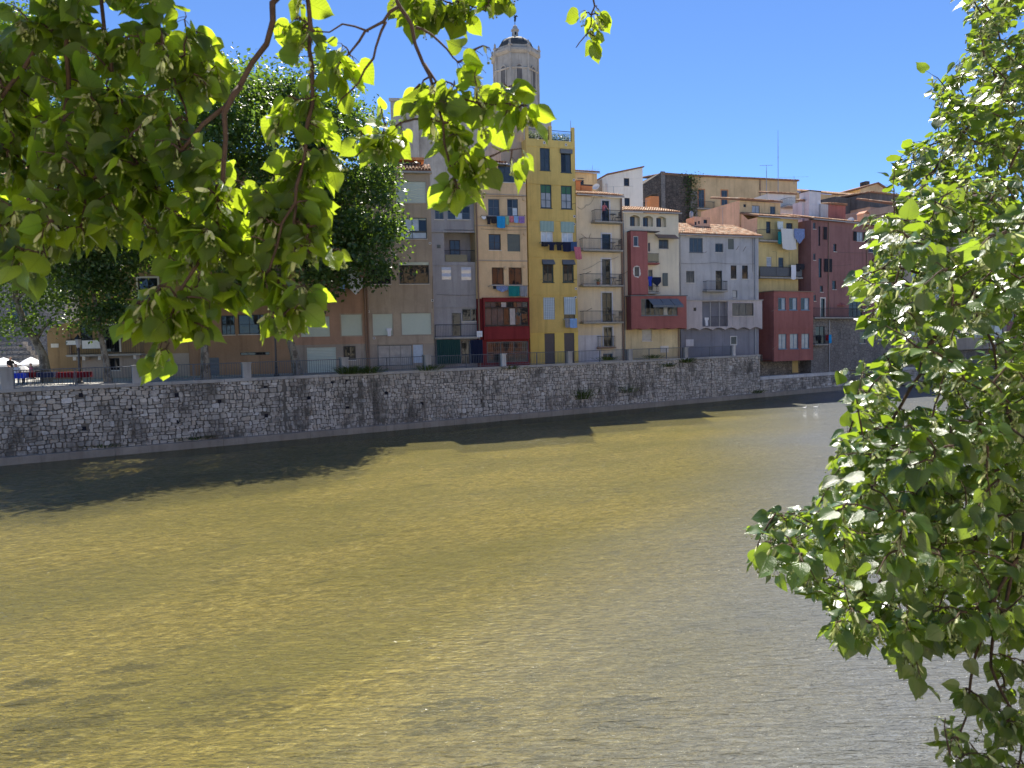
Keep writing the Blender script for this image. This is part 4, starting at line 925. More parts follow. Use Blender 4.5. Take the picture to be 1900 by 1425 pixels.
q = C_.rect('A', 285, 472, 600, 508, -2.2); C_.win(q, 3, 1, 'dark_wood', 'pane_curtain', .06, y=2.15, inset=0.0, sill=None, opening=False)
q = C_.rect('A', 225, 432, 605, 460, -1.6); b = MB(); b.box(q[0] - .3, q[1] + .2, 1.4, 6.2, q[2], q[3]); b.build('penthouse_roof', MT['plaster_orange'], C_.e)
for x, y in ((622, 60), (645, 620), (55, 485), (18, 730), (75, 988)): C_.vent('B', x, y, .09)
C_.pipe(.02, -.5, zE - .2, 'copper_pipe', .06)
C_.cloth('B', 195, 890, 250, 970, 'cloth_white', 'small white towel pegged in front of the brown house lower shutter', .3, folds=2, shape='shirt')

# ---- pinkish brown house (B)
YB = chain(545, C_, 0, .15)
B_ = House('house', 'pinkish brown house with pale shutters and white garage door behind the big plane tree', 545, YB, .15)
aR = B_.pt(684, 640)[0] - .02; zl = B_.zz('L', 1400, 940); zE = B_.pt(640, 330)[1]
B_.roller(B_.rect('L', 1467, 235, 1640, 362), 'shutter_pale', slat=.07); B_.roller(B_.rect('L', 1487, 682, 1668, 868), 'shutter_pale', frame='plaster_brown', slat=.07); B_.roller(B_.rect('L', 1130, 700, 1385, 878), 'shutter_pale', slat=.07)
B_.win((1.0, 2.6, zl + 5.2, zl + 7.0), 2, 2, 'dark_metal', 'pane_dark'); B_.win((4.0, 5.6, zl + 9, zl + 10.8), 2, 2, 'dark_metal', 'pane_dark'); B_.win((1.0, 2.6, zl + 9, zl + 10.8), 2, 2, 'dark_metal', 'pane_dark')
B_.wall('plaster_pink_brown', 0, aR, zl, zE, 8); B_.op = []
B_.roller(B_.rect('L', 1187, 972, 1443, 1210), 'shutter_pale', frame='plaster_greybeige', slat=.12, name='garage_door'); q = B_.rect('L', 1510, 960, 1614, 1083); B_.win(q, 2, 1, 'dark_metal'); B_.bars(q)
B_.wall('plaster_greybeige', .003, aR - .003, -1, zl, 8, name='ground_floor_wall'); B_.band(zl + .05, -.01, aR, 'plaster_pink_brown', .1, .05); B_.eave(-.1, aR + .1, zE + .15, .4, 4.5, 1.4, 25)
B_.pipe(aR - .15, -.5, zE - .2, 'copper_pipe', .07); B_.line('L', 1425, 1690, 358, .5)
B_.cloth('L', 1432, 358, 1478, 392, 'cloth_white', 'small white cloth at the left of the pink-brown house washing line', .5); B_.cloth('L', 1468, 360, 1520, 482, 'cloth_sky', 'pale blue trousers on the pink-brown house washing line', .52, shape='trousers'); B_.cloth('L', 1545, 358, 1680, 508, 'cloth_white', 'white sheet sagging to a point on the pink-brown house washing line', .5, shape='sag', folds=2)

# ---- terracotta house (A2) and ochre house (A1)
YA = chain(350, B_, 0, .15)
A2 = House('house', 'terracotta house with long slit window behind the hanging linden leaves', 350, YA, .15)
aR = A2.pt(545, 640)[0] - .02; zE = A2.pt(450, 300)[1]
for r in ((430, 690, 550, 860), (580, 682, 860, 855)): A2.win(A2.rect('L', *r), 3, 2, 'dark_metal', 'pane_dark')
A2.win(A2.rect('L', 597, 1014, 856, 1040), 4, 1, 'dark_metal', 'pane_dark', .03, sill=None); A2.roller(A2.rect('L', 322, 1062, 413, 1246), 'grey_paint', slat=.3, name='door')
for x in (1.5, 4.2, 6.8):
    for z in (8.0, 11.6): A2.win((x, x + 1.3, z, z + 1.7), 2, 2, 'dark_metal', 'pane_dark')
A2.wall('plaster_terracotta', 0, aR, -1, zE, 8); A2.eave(-.1, aR + .1, zE + .1, .4, 4.5, 1.4, 27); A2.band(A2.zz('L', 700, 965), 0, aR, 'plaster_terracotta', .08, .04)
Y1 = chain(88, A2, 0, .15)
A1 = House('house', 'ochre house with stone-framed balcony door behind the small plane tree', 88, Y1, .15)
aR = A1.pt(350, 640)[0] - .02; zE = A1.pt(300, 420)[1]; zl = A1.zz('M', 900, 945); zs = A1.zz('M', 465, 720)
A1.win(A1.rect('M', 1355, 190, 1545, 405), 2, 2, 'dark_wood', 'pane_dark', surround='stone_trim'); A1.win(A1.rect('M', 1010, 655, 1165, 915), 2, 2, 'dark_wood', 'pane_dark', surround='stone_trim', name='balcony_door', sill=None); A1.win(A1.rect('M', 772, 642, 905, 830), 2, 2, 'dark_wood', 'pane_dark')
A1.wall('plaster_ochre', 2.3, aR, zl, zE, 8, name='wall')
x = 2.3; A1.op = []
b = MB(); zt = A1.zz('M', 680, 590); b.extrude_y([(0, -1), (2.3, -1), (2.3, zt), (1.9, zt - .2), (.5, zs + .5), (0, zs)], 8, 0); b.build('battered_end', MT['plaster_ochre'], A1.e)
A1.win(A1.rect('M', 1068, 972, 1172, 1092), 2, 1, 'dark_metal', 'pane_dark')
A1.wall('plaster_greybeige', 2.303, aR - .003, -1, zl, 8, name='ground_floor_wall'); q = A1.rect('M', 650, 935, 1380, 950, .9); A1.balcony(q[0], q[1], q[3], .9, 1.15, 'concrete', step=.16)
for xx in (740, 830, 985, 1330):
    a = A1.aa('M', xx, 970, .5); b = MB(); b.extrude_y([(a - .1, q[2] - .02), (a + .1, q[2] - .02), (a + .1, q[2] - .3), (a - .1, q[2] - .3)], 0, -.7); b.build('corbel', MT['stone_trim'], A1.e)
A1.eave(2.2, aR + .1, zE + .1, .4, 4.5, 1.4, 29); A1.pipe(A1.aa('M', 690, 700), zl, zE - .3, 'copper_pipe')
r = A1.rect('M', 500, 832, 575, 870); b = MB(); b.box(r[0], r[1], -.03, .0, r[2], r[3]); b.build('name_plaque', MT['stone_trim'], A1.e)

# ---- yellow house with balconies (J) and its red bay
J = House('house', 'straw yellow house with salmon side wall and bedding on its balcony', 1406, 79.0, .40)
aR = J.pt(1481, 640)[0]; zE = J.zz('E', 1200, 672); zb = J.zz('F', 1200, 225)
J.win(J.rect('E', 1078, 718, 1128, 850), 1, 2, 'brown_wood', 'pane_dark', sill=None); J.win(J.rect('E', 1300, 735, 1370, 900), 2, 1, 'brown_wood', 'pane_dark', sill=None, name='balcony_door')
J.win(J.rect('E', 1083, 1108, 1140, 1300), 1, 2, 'white_paint', 'pane_curtain', sill=None, name='balcony_door'); J.win(J.rect('E', 1213, 1115, 1270, 1300), 1, 2, 'grey_paint', 'pane_dark', sill=None, name='balcony_door')
J.wall('plaster_straw', 0, aR, -2, zE - .12, 1.5); b = MB(); zq = zE - .12
za = J.zz('E', 770, 470); b.raw([(0, 1.5, -2), (0, 9.5, -2), (0, 9.5, zq + 1.6), (0, 6.0, za + .6), (0, 2.6, zq + .9), (0, 1.5, zq)], [(5, 4, 3, 2, 1, 0)]); b.raw([(aR, 1.5, -2), (aR, 9.5, -2), (aR, 9.5, zq + 1.6), (aR, 1.5, zq)], [(0, 1, 2, 3)]); b.build('side_wall', MT['plaster_salmon'], J.e)
b = MB(); b.box(-.012, 0.0, 0.02, 1.5, -2, zq - .02); b.build('side_return', MT['plaster_salmon'], J.e)
J.eave(-.15, aR + .1, zE, .35, 3.0, .9, 31)
ju0 = 2.7; zu = J.zz('E', 1000, 490, -ju0); ua0, ua1 = J.aa('E', 785, 560, -ju0), J.aa('E', 1235, 560, -ju0)
J.op = []; J.win(J.rect('E', 922, 542, 1008, 640, -ju0), 2, 1, 'steel_blue_frame', 'pane_curtain', y=ju0); J.win(J.rect('E', 1122, 552, 1180, 645, -ju0), 2, 1, 'steel_blue_frame', 'pane_blue', y=ju0); J.win(J.rect('E', 828, 528, 858, 560, -ju0), 1, 1, 'dark_metal', y=ju0, sill=None)
J.wall('plaster_sand', ua0, ua1, zE - .5, zu - .1, 7, y=ju0, name='upper_storey'); b = MB(); b.box(ua0 - .04, ua0 - .002, ju0 - .01, ju0 + 7.02, zE - 3.5, zu - .12); b.build('upper_side_wall', MT['plaster_salmon'], J.e); J.tiles((ua0 - .2, ju0 - .3, zu), (ua1 + .1, ju0 - .3, zu), (ua0 - .2, ju0 + 5, zu + 1.2), (ua1 + .1, ju0 + 5, zu + 1.2), seed=33)
q = J.rect('E', 1012, 800, 1430, 928, .8); J.balcony(q[0] + .02, q[1], q[2], .8, 1.15); q = J.rect('E', 1012, 1212, 1470, 1330, .8); J.balcony(q[0] + .02, q[1] + .15, q[2], .8, 1.1, solid='grey_paint')
b = MB(); rnd = random.Random(3)
J.cloth('E', 1242, 798, 1395, 1018, 'cloth_cream', 'large cream bedspread over the upper balcony of the straw yellow house', .9, folds=2, skew=.12); J.cloth('E', 1388, 798, 1502, 968, 'patterned_cloth', 'blue and white patterned bedding bunched on the straw yellow house balcony', 1.0, folds=4, shape='sag'); J.cloth('E', 1210, 830, 1250, 960, 'cloth_teal', 'green cloth half hidden behind the cream bedspread', .86); J.cloth('E', 1202, 718, 1264, 800, 'lace', 'pale lace curtain hung above the cream bedspread', .5)
J.cloth('E', 1356, 1198, 1408, 1350, 'cloth_white', 'long white towel over the lower balcony of the straw yellow house', .92, folds=2); J.cloth('E', 1408, 1185, 1452, 1265, 'cloth_black', 'dark cloth right of the long white towel', .9); J.cloth('E', 1454, 1185, 1503, 1245, 'cloth_black', 'dark cloth at the outer end of the lower balcony line', .95)
for xx in (1190, 1332):
    a, z = J.pt(*zp('E', xx, 1050), .8); b = MB(); b.tube([(a, -.8, J.zz('E', xx, 1320, .8)), (a, -.8, z), (a - .55, -.8, z)], .014, 4); b.build('drying_frame', MT['dark_metal'], J.e)
# red bay house below it
K2 = House('bay_house', 'rose red projecting bay with two rows of blue-framed windows over the river', 1436, 76.5, .50, 2.0)
zt, z0_ = K2.zz('F', 1380, 246), K2.zz('F', 1380, 1005); aR = K2.pt(*zp('F', 1596, 600))[0]
for r in ((1210, 312, 1295, 447), (1332, 312, 1420, 447), (1460, 312, 1553, 447)): K2.win(K2.rect('F', *r), 2, 1, 'blue_paint', 'pane_blue', .07, sill='blue_paint', panes=['pane_mirror', 'pane_curtain'])
for r in ((1215, 708, 1302, 876), (1340, 708, 1430, 874), (1468, 705, 1553, 870)): K2.win(K2.rect('F', *r), 2, 1, 'blue_paint', 'pane_curtain', .07, sill='blue_paint')
K2.wall('plaster_rose_red', 0, aR, z0_, zt, 4.2); b = MB(); b.box(-.12, aR + .12, -.15, 4.3, zt, zt + .09); b.build('flat_roof', MT['copper_pipe'], K2.e)
for y in (305, 645, 703): K2.band(K2.zz('F', 1380, y), -.02, aR + .02, 'plaster_rose_red', .07, .06)
# dark red house (K)
K = House('house', 'large dark red house with black shutters above a grey stone base', 1505, 80.3, .52, 2.0)
aR = K.pt(1655, 600)[0]; zE = K.zz('G', 520, 400); zl = K.zz('G', 400, 1172)
for r in ((530, 477, 650, 552),): q = K.rect('G', *r); w_ = (q[1] - q[0]); K.win((q[0] + w_ * .24, q[1] - w_ * .32, q[2], q[3]), 2, 1, 'steel_blue_frame', 'pane_curtain'); K.roller((q[0] - .02, q[0] + w_ * .22, q[2], q[3]), 'cloth_black', y=-.06, inset=0, opening=False, name='shutter'); K.roller((q[1] - w_ * .3, q[1], q[2], q[3]), 'cloth_black', y=-.06, inset=0, opening=False, name='shutter')
for r in ((210, 402, 230, 453), (212, 650, 229, 703), (215, 982, 232, 1030)): K.win(K.rect('G', *r), 1, 1, 'steel_blue_frame', 'pane_blue', .05)
for r in ((253, 432, 268, 588), (255, 688, 279, 842)): K.win(K.rect('G', *r), 1, 2, 'dark_wood', 'pane_dark', .04, sill=None, name='balcony_door')
for r in ((290, 437, 317, 538), (296, 692, 358, 798)): K.roller(K.rect('G', *r), 'cloth_black', y=-.08, inset=.0, opening=False, name='shutter', slat=.08)
for r in ((373, 572, 397, 634), (364, 867, 394, 937), (266, 907, 289, 958)): K.win(K.rect('G', *r), 1, 1, 'dark_wood', 'pane_dark', .05)
K.win(K.rect('G', 272, 1010, 303, 1165), 1, 2, 'teal_paint', 'pane_dark', sill=None, surround='stone_trim', name='balcony_door'); K.win(K.rect('G', 497, 972, 603, 1160), 3, 2, 'dark_wood', 'pane_dark', sill=None, name='balcony_door')
for r in ((655, 560, 700, 640), (700, 850, 760, 960)): K.win(K.rect('G', *r), 2, 1, 'dark_wood', 'pane_dark')
K.wall('plaster_dark_red', 0, aR, zl, zE - .12, 8); K.eave(-.1, aR + .2, zE, .35, 4.2, 1.2, 41); K.op = []
K.win(K.rect('G', 230, 1232, 303, 1378), 2, 2, 'dark_wood', 'pane_dark', sill=None, name='balcony_door'); K.win(K.rect('G', 582, 1272, 630, 1370), 1, 2, 'steel_blue_frame', 'pane_dark'); K.win(K.rect('G', 730, 1250, 810, 1340), 2, 1, 'white_paint', 'pane_dark')
K.wall('grey_masonry', .003, aR - .003, -2.0, zl, 8, name='stone_base')
q = K.rect('G', 215, 1160, 640, 1180, .8); K.balcony(q[0] + .2, q[1], q[3], .8, 1.05); q = K.rect('G', 218, 1375, 335, 1390, .6); K.balcony(q[0] + .15, q[1], q[3], .6, .9)
K.pipe(K.aa('G', 330, 700), zl, zE - .2, 'copper_pipe'); K.pipe(K.aa('G', 637, 700), zl, zE - .2, 'copper_pipe'); K.pipe(K.aa('G', 335, 1300), -2, zl - .2)
K.cloth('G', 312, 1302, 336, 1345, 'cloth_red', 'red cloth on the small balcony in the grey stone base', .6); K.cloth('G', 336, 1300, 358, 1365, 'cloth_blue', 'blue cloth on the small balcony in the grey stone base', .62)
# houses downstream behind the right-hand branches
YL = chain(1640, K, aR, .6)
Lh = House('house', 'pale beige modern house with wide windows behind the right linden', 1658, K.world(aR, 0, 0).y + .4, .6, 2.0)
aL = Lh.pt(1868, 600)[0]; zt = Lh.pt(1760, 395)[1]
for r in ((1455, 1187, 1735, 1320), (1455, 800, 1735, 1010), (1455, 500, 1735, 650), (1180, 1187, 1380, 1320), (1180, 800, 1380, 1010), (1000, 1187, 1120, 1320), (1000, 800, 1120, 1010)): Lh.win(Lh.rect('G', *r), 4, 1, 'dark_metal', 'pane_dark', .07, panes=['pane_curtain', 'pane_dark', 'pane_dark', 'pane_curtain', 'pane_blue'])
Lh.wall('plaster_greybeige', 0, aL, Lh.pt(1760, 650)[1], zt, 9); Lh.op = []; Lh.wall('rubble', .1, aL, -2.5, Lh.pt(1760, 650)[1], 8, y=1.0, name='stone_base'); Lh.eave(-.1, aL + .1, zt + .1, .4, 5, 1.6, 51)
Rh = House('house', 'dark red house at the far right edge behind the linden', 1868, Lh.world(aL, 0, 0).y, .6, 2.0)
aR = Rh.pt(2080, 600)[0]; zt = Rh.pt(1900, 400)[1]
for x in (1.2, 4.0, 7.0):
    for z in (2.5, 6.0, 9.5, 13): Rh.win((x, x + 1.1, z, z + 1.7), 2, 2, 'dark_wood', 'pane_dark')
Rh.wall('plaster_dark_red', 0, aR, -2.5, zt, 9); Rh.eave(-.1, aR, zt + .1, .4, 5, 1.6, 52)

# ------------------------------------------------------------------ buildings behind
N1 = House('house', 'small cream turret house with arched window and tile roof behind the beige house', 1066, 82, .3)
q = N1.rect('C', 645, 600, 880, 1000); zt = q[3]; r = N1.rect('C', 662, 652, 733, 745); N1.win((r[0], r[1], r[2], r[3] - .25), 2, 1, 'grey_paint', 'pane_dark', surround='plaster_sand'); N1.win((r[0], r[1], r[3] - .25, r[3]), 2, 1, 'grey_paint', 'pane_dark', sill=None, name='arch_light')
N1.wall('plaster_sand', q[0] - 1, q[1], -1, zt, 5); N1.eave(q[0] - 1, q[1] + .25, zt + .1, .3, 3, .8, 61)
N2 = House('house', 'white house with a sloping shed roof behind the beige balconies', 1126, 88, .3)
q = N2.rect('C', 990, 540, 1382, 1010); zl_ = N2.zz('C', 990, 625); zr_ = N2.zz('C', 1382, 542)
N2.win(N2.rect('C', 1174, 657, 1233, 744), 1, 2, 'brown_wood', 'pane_dark'); N2.win(N2.rect('C', 1180, 875, 1238, 978), 1, 1, 'brown_wood', 'pane_dark')
N2.wall('plaster_white', q[0], q[1], -1, zl_ - .2, 7)
b = MB(); b.extrude_y([(q[0], zl_ - .19), (q[1], zl_ - .19), (q[1], zr_), (q[0], zl_)], 7, 0.0); b.build('gable', MT['plaster_white'], N2.e)
b = MB(); b.extrude_y([(q[0] - .1, zl_ + .02), (q[1] + .15, zr_ + .05), (q[1] + .15, zr_ + .2), (q[0] - .1, zl_ + .17)], 7.2, -.2); b.build('roof', MT['roof_clay'], N2.e)
b = MB(); a0 = N2.aa('C', 872, 760, -1.5); zz0 = N2.zz('C', 872, 690, -1.5); b.extrude_y([(a0, -1), (q[0] - .004, -1), (q[0] - .004, zl_ - .1), (a0, zz0)], 6, 1.5); b.build('side_wing', MT['plaster_greybeige'], N2.e)
b = MB(); a, z = N2.pt(*zp('C', 980, 720), .3); b.tube([(a, -.3, z - 2.2), (a, -.3, z)], .18, 8); b.build('flue', MT['concrete_light'], N2.e)
N3 = House('stone_building', 'large old building with dark stone gable and sand coloured facade on the skyline', 1195, 104, .32, cat='building')
a0 = N3.aa('C', 1385, 900); aD = N3.aa('E', 330, 500); a1 = N3.aa('E', 1420, 400); zt0 = N3.zz('E', 200, 222)
zt1 = N3.zz('E', 800, 240); zlow = N3.zz('C', 1388, 722)
N3.win(N3.rect('E', 332, 368, 397, 560), 2, 2, 'steel_blue_frame', 'pane_blue', surround='orange_brick', name='balcony_door', sill=None); N3.win(N3.rect('E', 584, 375, 653, 540), 2, 2, 'steel_blue_frame', 'pane_blue', surround='orange_brick', name='balcony_door', sill=None)
N3.wall('plaster_sand', aD - 1.2, a1, 0, zt1, 9)
aP = N3.aa('C', 1580, 600); b = MB(); zpk = N3.zz('C', 1560, 592)
b.extrude_y([(a0, 0), (aD - 1.21, 0), (aD - 1.21, zt0 + .3), (aP, zpk), (a0, zlow)], 9.5, -.15); b.build('stone_gable', MT['old_stone'], N3.e)
b = MB(); b.box(aP - .1, aP + .55, -.28, .0, 0, zpk + .1); b.build('quoin_strip', MT['grey_masonry'], N3.e); b = MB(); b.box(aD - 1.5, aD - .4, -.4, .1, 0, zt0 - 2.2); b.build('buttress', MT['grey_masonry'], N3.e)
N3.tiles((aP, -.3, zt0 + .1), (a1 + .2, -.3, zt1 + .1), (aP, 6, zt0 + 1.0), (a1 + .2, 6, zt1 + .9), tw=.3, seed=62)
q = N3.rect('E', 325, 500, 520, 572, .7); N3.balcony(q[0], q[1], q[2], .7, 1.0); N3.pipe(N3.aa('E', 1008, 350), 6, zt1, 'copper_pipe', .08)
q = N3.rect('E', 735, 190, 822, 240); b = MB(); b.box(q[0], q[1], 2, 3, zt1, q[3] - .3); b.box(q[0] - .15, q[1] + .15, 1.9, 3.1, q[3] - .3, q[3] - .15); b.build('chimney', MT['orange_brick'], N3.e)
b = MB(); rnd = random.Random(8)
for i in range(900):
    t = rnd.random(); a = aD - 1.3 + rnd.gauss(0, .35 + .5 * (1 - t)); z = zt0 + .3 - t ** 1.1 * 9 + rnd.gauss(0, .3); s_ = rnd.uniform(.08, .2); v = Vector((rnd.gauss(0, 1), rnd.gauss(0, .4), rnd.gauss(0, 1))).normalized(); u = v.orthogonal().normalized(); c = Vector((a, -.45 + rnd.gauss(0, .12), z)); b.tint = rnd.random(); b.face([c - v * s_, c + u * s_ * .7, c + v * s_, c - u * s_ * .7])
iv = b.build('ivy', MT['plane_leaf']); iv.location = N3.e.location; iv.rotation_euler = N3.e.rotation_euler; tag(iv, 'green ivy trailing down the dark stone gable', 'ivy', kind='stuff')
def block(name, label, Z, rect, Y, slope, m, depth=3.0, cat='building', roof=None, base=STREET, seed=70, rise=.8, bottom=None):
    h = House(name, label, zp(Z, rect[0], rect[1])[0], Y, slope, base, cat, v0=zp(Z, rect[0], rect[1])[1]); q = h.rect(Z, *rect)
    h.q = (0.0, q[1] - q[0], q[2], q[3]); h.P = h.world(q[0], 0, 0) - Vector((0, 0, base)); h.e.location = (h.P.x, h.P.y, base)
    return h
def fin(h, m, depth=3.0, bottom=0.0, roof=False, seed=70, rise=.8):
    h.wall(m, 0, h.q[1], bottom, h.q[3], depth)
    if roof: h.eave(-.12, h.q[1] + .12, h.q[3] + .1, .25, depth * .6, rise, seed, gutter=False)
h = block('terrace_room', 'white rooftop room with terrace rail above the straw yellow house', 'E', (1097, 418, 1400, 570), 96, .32, None); fin(h, 'plaster_white', 3, h.q[2] - 3, True, 71, .5)
h.balcony(h.q[1] * .45, h.q[1] + .1, h.q[2] + .1, 1.5, 1.0)
h = block('chimney_block', 'tall pale grey rendered chimney stack above the dark red house', 'E', (1552, 388, 1678, 700), 86, .45, None, cat='chimney'); fin(h, 'plaster_light_grey', 1.5, h.q[2] - 1.5)
b = MB(); b.box(-.06, h.q[1] + .06, -.06, 1.56, h.q[3], h.q[3] + .12); b.build('cap', MT['old_stone'], h.e)
h = block('rooftop_wall', 'low lilac grey wall beside the tall rendered chimney stack', 'E', (1476, 502, 1552, 645), 86.6, .45, None, cat='wall'); fin(h, 'plaster_light_grey', 1.5, h.q[2] - 1.5, True, 72, .3)
h = block('rooftop_wall', 'narrow blue-grey wall right of the tall rendered chimney stack', 'E', (1680, 528, 1762, 705), 86.4, .45, None, cat='wall'); fin(h, 'plaster_blue_grey', 2.5, h.q[2] - 1.5, False)
h = block('rooftop_room', 'brick red rooftop room with tiled edge above the dark red house', 'G', (342, 262, 470, 395), 88, .45, None); fin(h, 'plaster_rose_red', 3, h.q[2] - 2, True, 73, .3)
h = block('skyline_house', 'long sand coloured house with pale tile roof on the right skyline', 'E', (1425, 428, 2300, 640), 118, .4, None); fin(h, 'plaster_sand', 8, -1, True, 74, 1.6)
h = block('skyline_house', 'flat-topped house with black upper band and orange wall behind the dark red roof', 'G', (665, 180, 965, 400), 98, .5, None); zb = h.zz('G', 760, 285)
h.wall('plaster_salmon', 0, h.q[1], 0, zb, 8); h.wall('plaster_dark_stone', -.05, h.q[1] + .05, zb, h.q[3], 8.1, y=-.05, name='upper_wall'); h.eave(-.15, h.q[1] + .15, h.q[3] + .1, .25, 5, .3, 75, gutter=False)
b = MB(); b.box(-3.2, -.06, 3, 8, 0, h.q[3] - .15); b.build('side_wing', MT['plaster_dark_stone'], h.e)
h = block('chimney', 'slim orange chimney on the dark red house roof', 'G', (617, 330, 658, 410), 84.5, .5, None, cat='chimney'); fin(h, 'plaster_salmon', .9, h.q[2] - 1.2)
b = MB(); b.extrude_y([(-.1, h.q[3]), (h.q[1] + .1, h.q[3]), (h.q[1] / 2, h.q[3] + .35)], 1.0, -.1); b.build('cap', MT['clay'], h.e)
h = block('gabled_house', 'far gabled house with a small chimney on the right skyline', 'G', (590, 145, 810, 200), 130, .4, None); fin(h, 'plaster_sand', 8, -1)
b = MB(); zt = h.q[3]; b.extrude_y([(-.3, zt), (h.q[1] + .3, zt), (h.q[1] * .6, zt + 1.3)], 8, 0); b.build('gable', MT['plaster_sand'], h.e); b = MB(); b.extrude_y([(-.6, zt), (h.q[1] * .6, zt + 1.3), (h.q[1] + .6, zt), (h.q[1] + .6, zt + .25), (h.q[1] * .6, zt + 1.55), (-.6, zt + .25)], 8.2, -.3); b.build('roof', MT['roof_clay'], h.e); b = MB(); b.box(h.q[1] * .53, h.q[1] * .66, 2, 3.4, zt + .8, zt + 2.2); b.build('chimney', MT['old_stone'], h.e)
h = block('skyline_house', 'brown house with a light window bay glimpsed through the right linden', 'G', (1560, 185, 1800, 420), 105, .6, None); h.win(h.rect('G', 1660, 190, 1720, 265), 2, 1, 'grey_paint', 'pane_curtain'); fin(h, 'plaster_brown', 8, 0, True, 76)
h = block('chimney', 'square orange rendered chimney in front of the dark stone gable', 'C', (1467, 855, 1560, 1010), 76, .3, None, cat='chimney'); fin(h, 'orange_brick', 1.2, h.q[2] - 2.5); b = MB(); b.extrude_y([(-.15, h.q[3] + .02), (h.q[1] + .15, h.q[3] + .3), (h.q[1] + .1, h.q[3] + .42), (-.15, h.q[3] + .14)], 1.3, -.1); b.build('cap', MT['old_stone'], h.e)
h = block('chimney', 'orange chimney on the beige house roof against the yellow tower', 'C', (647, 692, 696, 812), 68.5, .35, None, cat='chimney'); fin(h, 'orange_brick', .9, h.q[2] - 1.5); b = MB(); b.box(-.08, h.q[1] + .08, -.08, .98, h.q[3], h.q[3] + .08); b.build('cap', MT['clay'], h.e)
h = block('roof_hatch', 'low brick roof hatch with dark top beside the orange chimney', 'C', (702, 740, 822, 812), 68.8, .35, None, cat='roof hatch'); fin(h, 'orange_brick', 1.4, h.q[2] - 1.5); b = MB(); b.box(-.05, h.q[1] + .05, -.05, 1.45, h.q[3], h.q[3] + .12); b.build('cap', MT['dark_metal'], h.e)
h = block('roof_hatch', 'salmon rooftop stair box with small vents on the blue-grey house roof', 'E', (287, 668, 460, 790), 76, .335, None, cat='roof hatch')
for r in ((388, 697, 428, 740), (330, 712, 348, 748), (290, 722, 312, 758)): h.win(h.rect('E', *r), 1, 1, 'dark_metal', 'pane_dark', .03, sill=None)
fin(h, 'plaster_salmon', 1.6, h.q[2] - .8)
h = block('flue', 'shiny metal flue with cap on the blue-grey house roof', 'E', (252, 640, 288, 740), 76.5, .3, None, cat='flue'); b = MB(); k = h.q[1] / 2; b.lathe([(k * .8, h.q[2] - .5), (k * .8, h.q[3] - .2), (k * 1.1, h.q[3] - .15), (k * 1.1, h.q[3] + .2), (k * .5, h.q[3] + .4)], k, .3, 10); b.build('pipe', MT['zinc'], h.e)
def mast(label, Z, x, y0, y1, Y, r=.045, arms=()):
    p = at_y(*zp(Z, x, y0), Y); q = at_y(*zp(Z, x, y1), Y); e = empty('antenna', (p.x, p.y, p.z)); tag(e, label, 'antenna', 'aerials on the roofs'); b = MB(); L = q.z - p.z
    b.tube([(0, 0, -.6), (0, 0, L * .75), (0, 0, L)], [r, r * .8, r * .35], 5); b.build('pole', MT['zinc'], e); b = MB()
    for (h_, w_) in arms:
        b.tube([(-w_, 0, L * h_), (w_, .2, L * h_ + .05)], r * .35, 4)
        for k in range(-3, 4): b.tube([(w_ * k / 3.5, -.25, L * h_ + .02), (w_ * k / 3.5, .25, L * h_ + .02)], r * .25, 4)
    if arms: b.build('aerial', MT['zinc'], e)
mast('tall thin mast on the skyline building', 'E', 1210, 470, -290, 98, .05, ((.60, .02),)); mast('shorter mast with a long cross arm beside the tall mast', 'E', 1082, 405, 95, 97, .05, ((.98, .9),)); mast('small aerial on the right end of the sand coloured skyline facade', 'E', 1385, 262, 215, 104, .03, ((.7, 2.2),))
mast('thin pole above the yellow tower terrace', 'C', 587, 110, 20, 70, .03); mast('white comb aerial in front of the shed-roofed white house', 'C', 1060, 800, 745, 78, .03, ((.9, 2.2),)); mast('aerial above the cream turret house', 'C', 828, 590, 510, 84, .025, ((.4, .8),))
# ------------------------------------------------------------------ cathedral
YC_ = 170.0
ct = empty('cathedral_tower', at_y(968, 640, YC_).xy.to_3d() + Vector((0, 0, STREET)), .15); tag(ct, 'octagonal stone bell tower with dark dome and weathervane above the roofs', 'tower')
pxm = YC_ / FPX
def zc(y): return at_y(960, y, YC_).z - STREET
R = 41 * pxm; ap = math.pi / 8
z1, z2, z3, z4 = zc(218), zc(112), zc(100), zc(84)
b = MB(); b.lathe([(R, -4), (R, z1), (R * .99, z2), (R * 1.0, z2)], 0, 0, 8, ap); b.build('shaft', MT['cathedral_stone'], ct)
b = MB(); b.lathe([(R * 1.02, z2 - .2), (R * 1.12, z2 + .3), (R * 1.12, z2 + .8), (R * .98, z2 + 1.2), (R * .98, z3 + .3)], 0, 0, 8, ap); b.build('cornice', MT['cathedral_stone'], ct)
b = MB(); b.lathe([(R * 1.02, zc(140) - .25), (R * 1.06, zc(140)), (R * 1.02, zc(140) + .25)], 0, 0, 8, ap); b.build('string_course', MT['cathedral_stone'], ct)
b = MB(); b.lathe([(R * 1.01, -3.9), (R * 1.55, -3.9), (R * 1.55, zc(224)), (R * 1.62, zc(222)), (R * 1.62, zc(218)), (R * 1.2, zc(213)), (R * 1.01, zc(210))], 0, 0, 8, ap); b.build('lower_stage', MT['cathedral_stone'], ct)
zd0 = z3 + 1.1; Rd = R * .74; prof = []
for i in range(9): t = i / 8 * math.pi / 2 * .86; prof.append((Rd * math.cos(t), zd0 + (zc(72) - zd0) * 1.05 * math.sin(t)))
S('dome_tile', (.06, .065, .07), .75, .25, var=.6, scale=3); b = MB(); b.lathe([(R * .80, z3 - .2), (R * .80, zd0)] + prof, 0, 0, 16, ap); b.build('dome', MT['dome_tile'], ct)
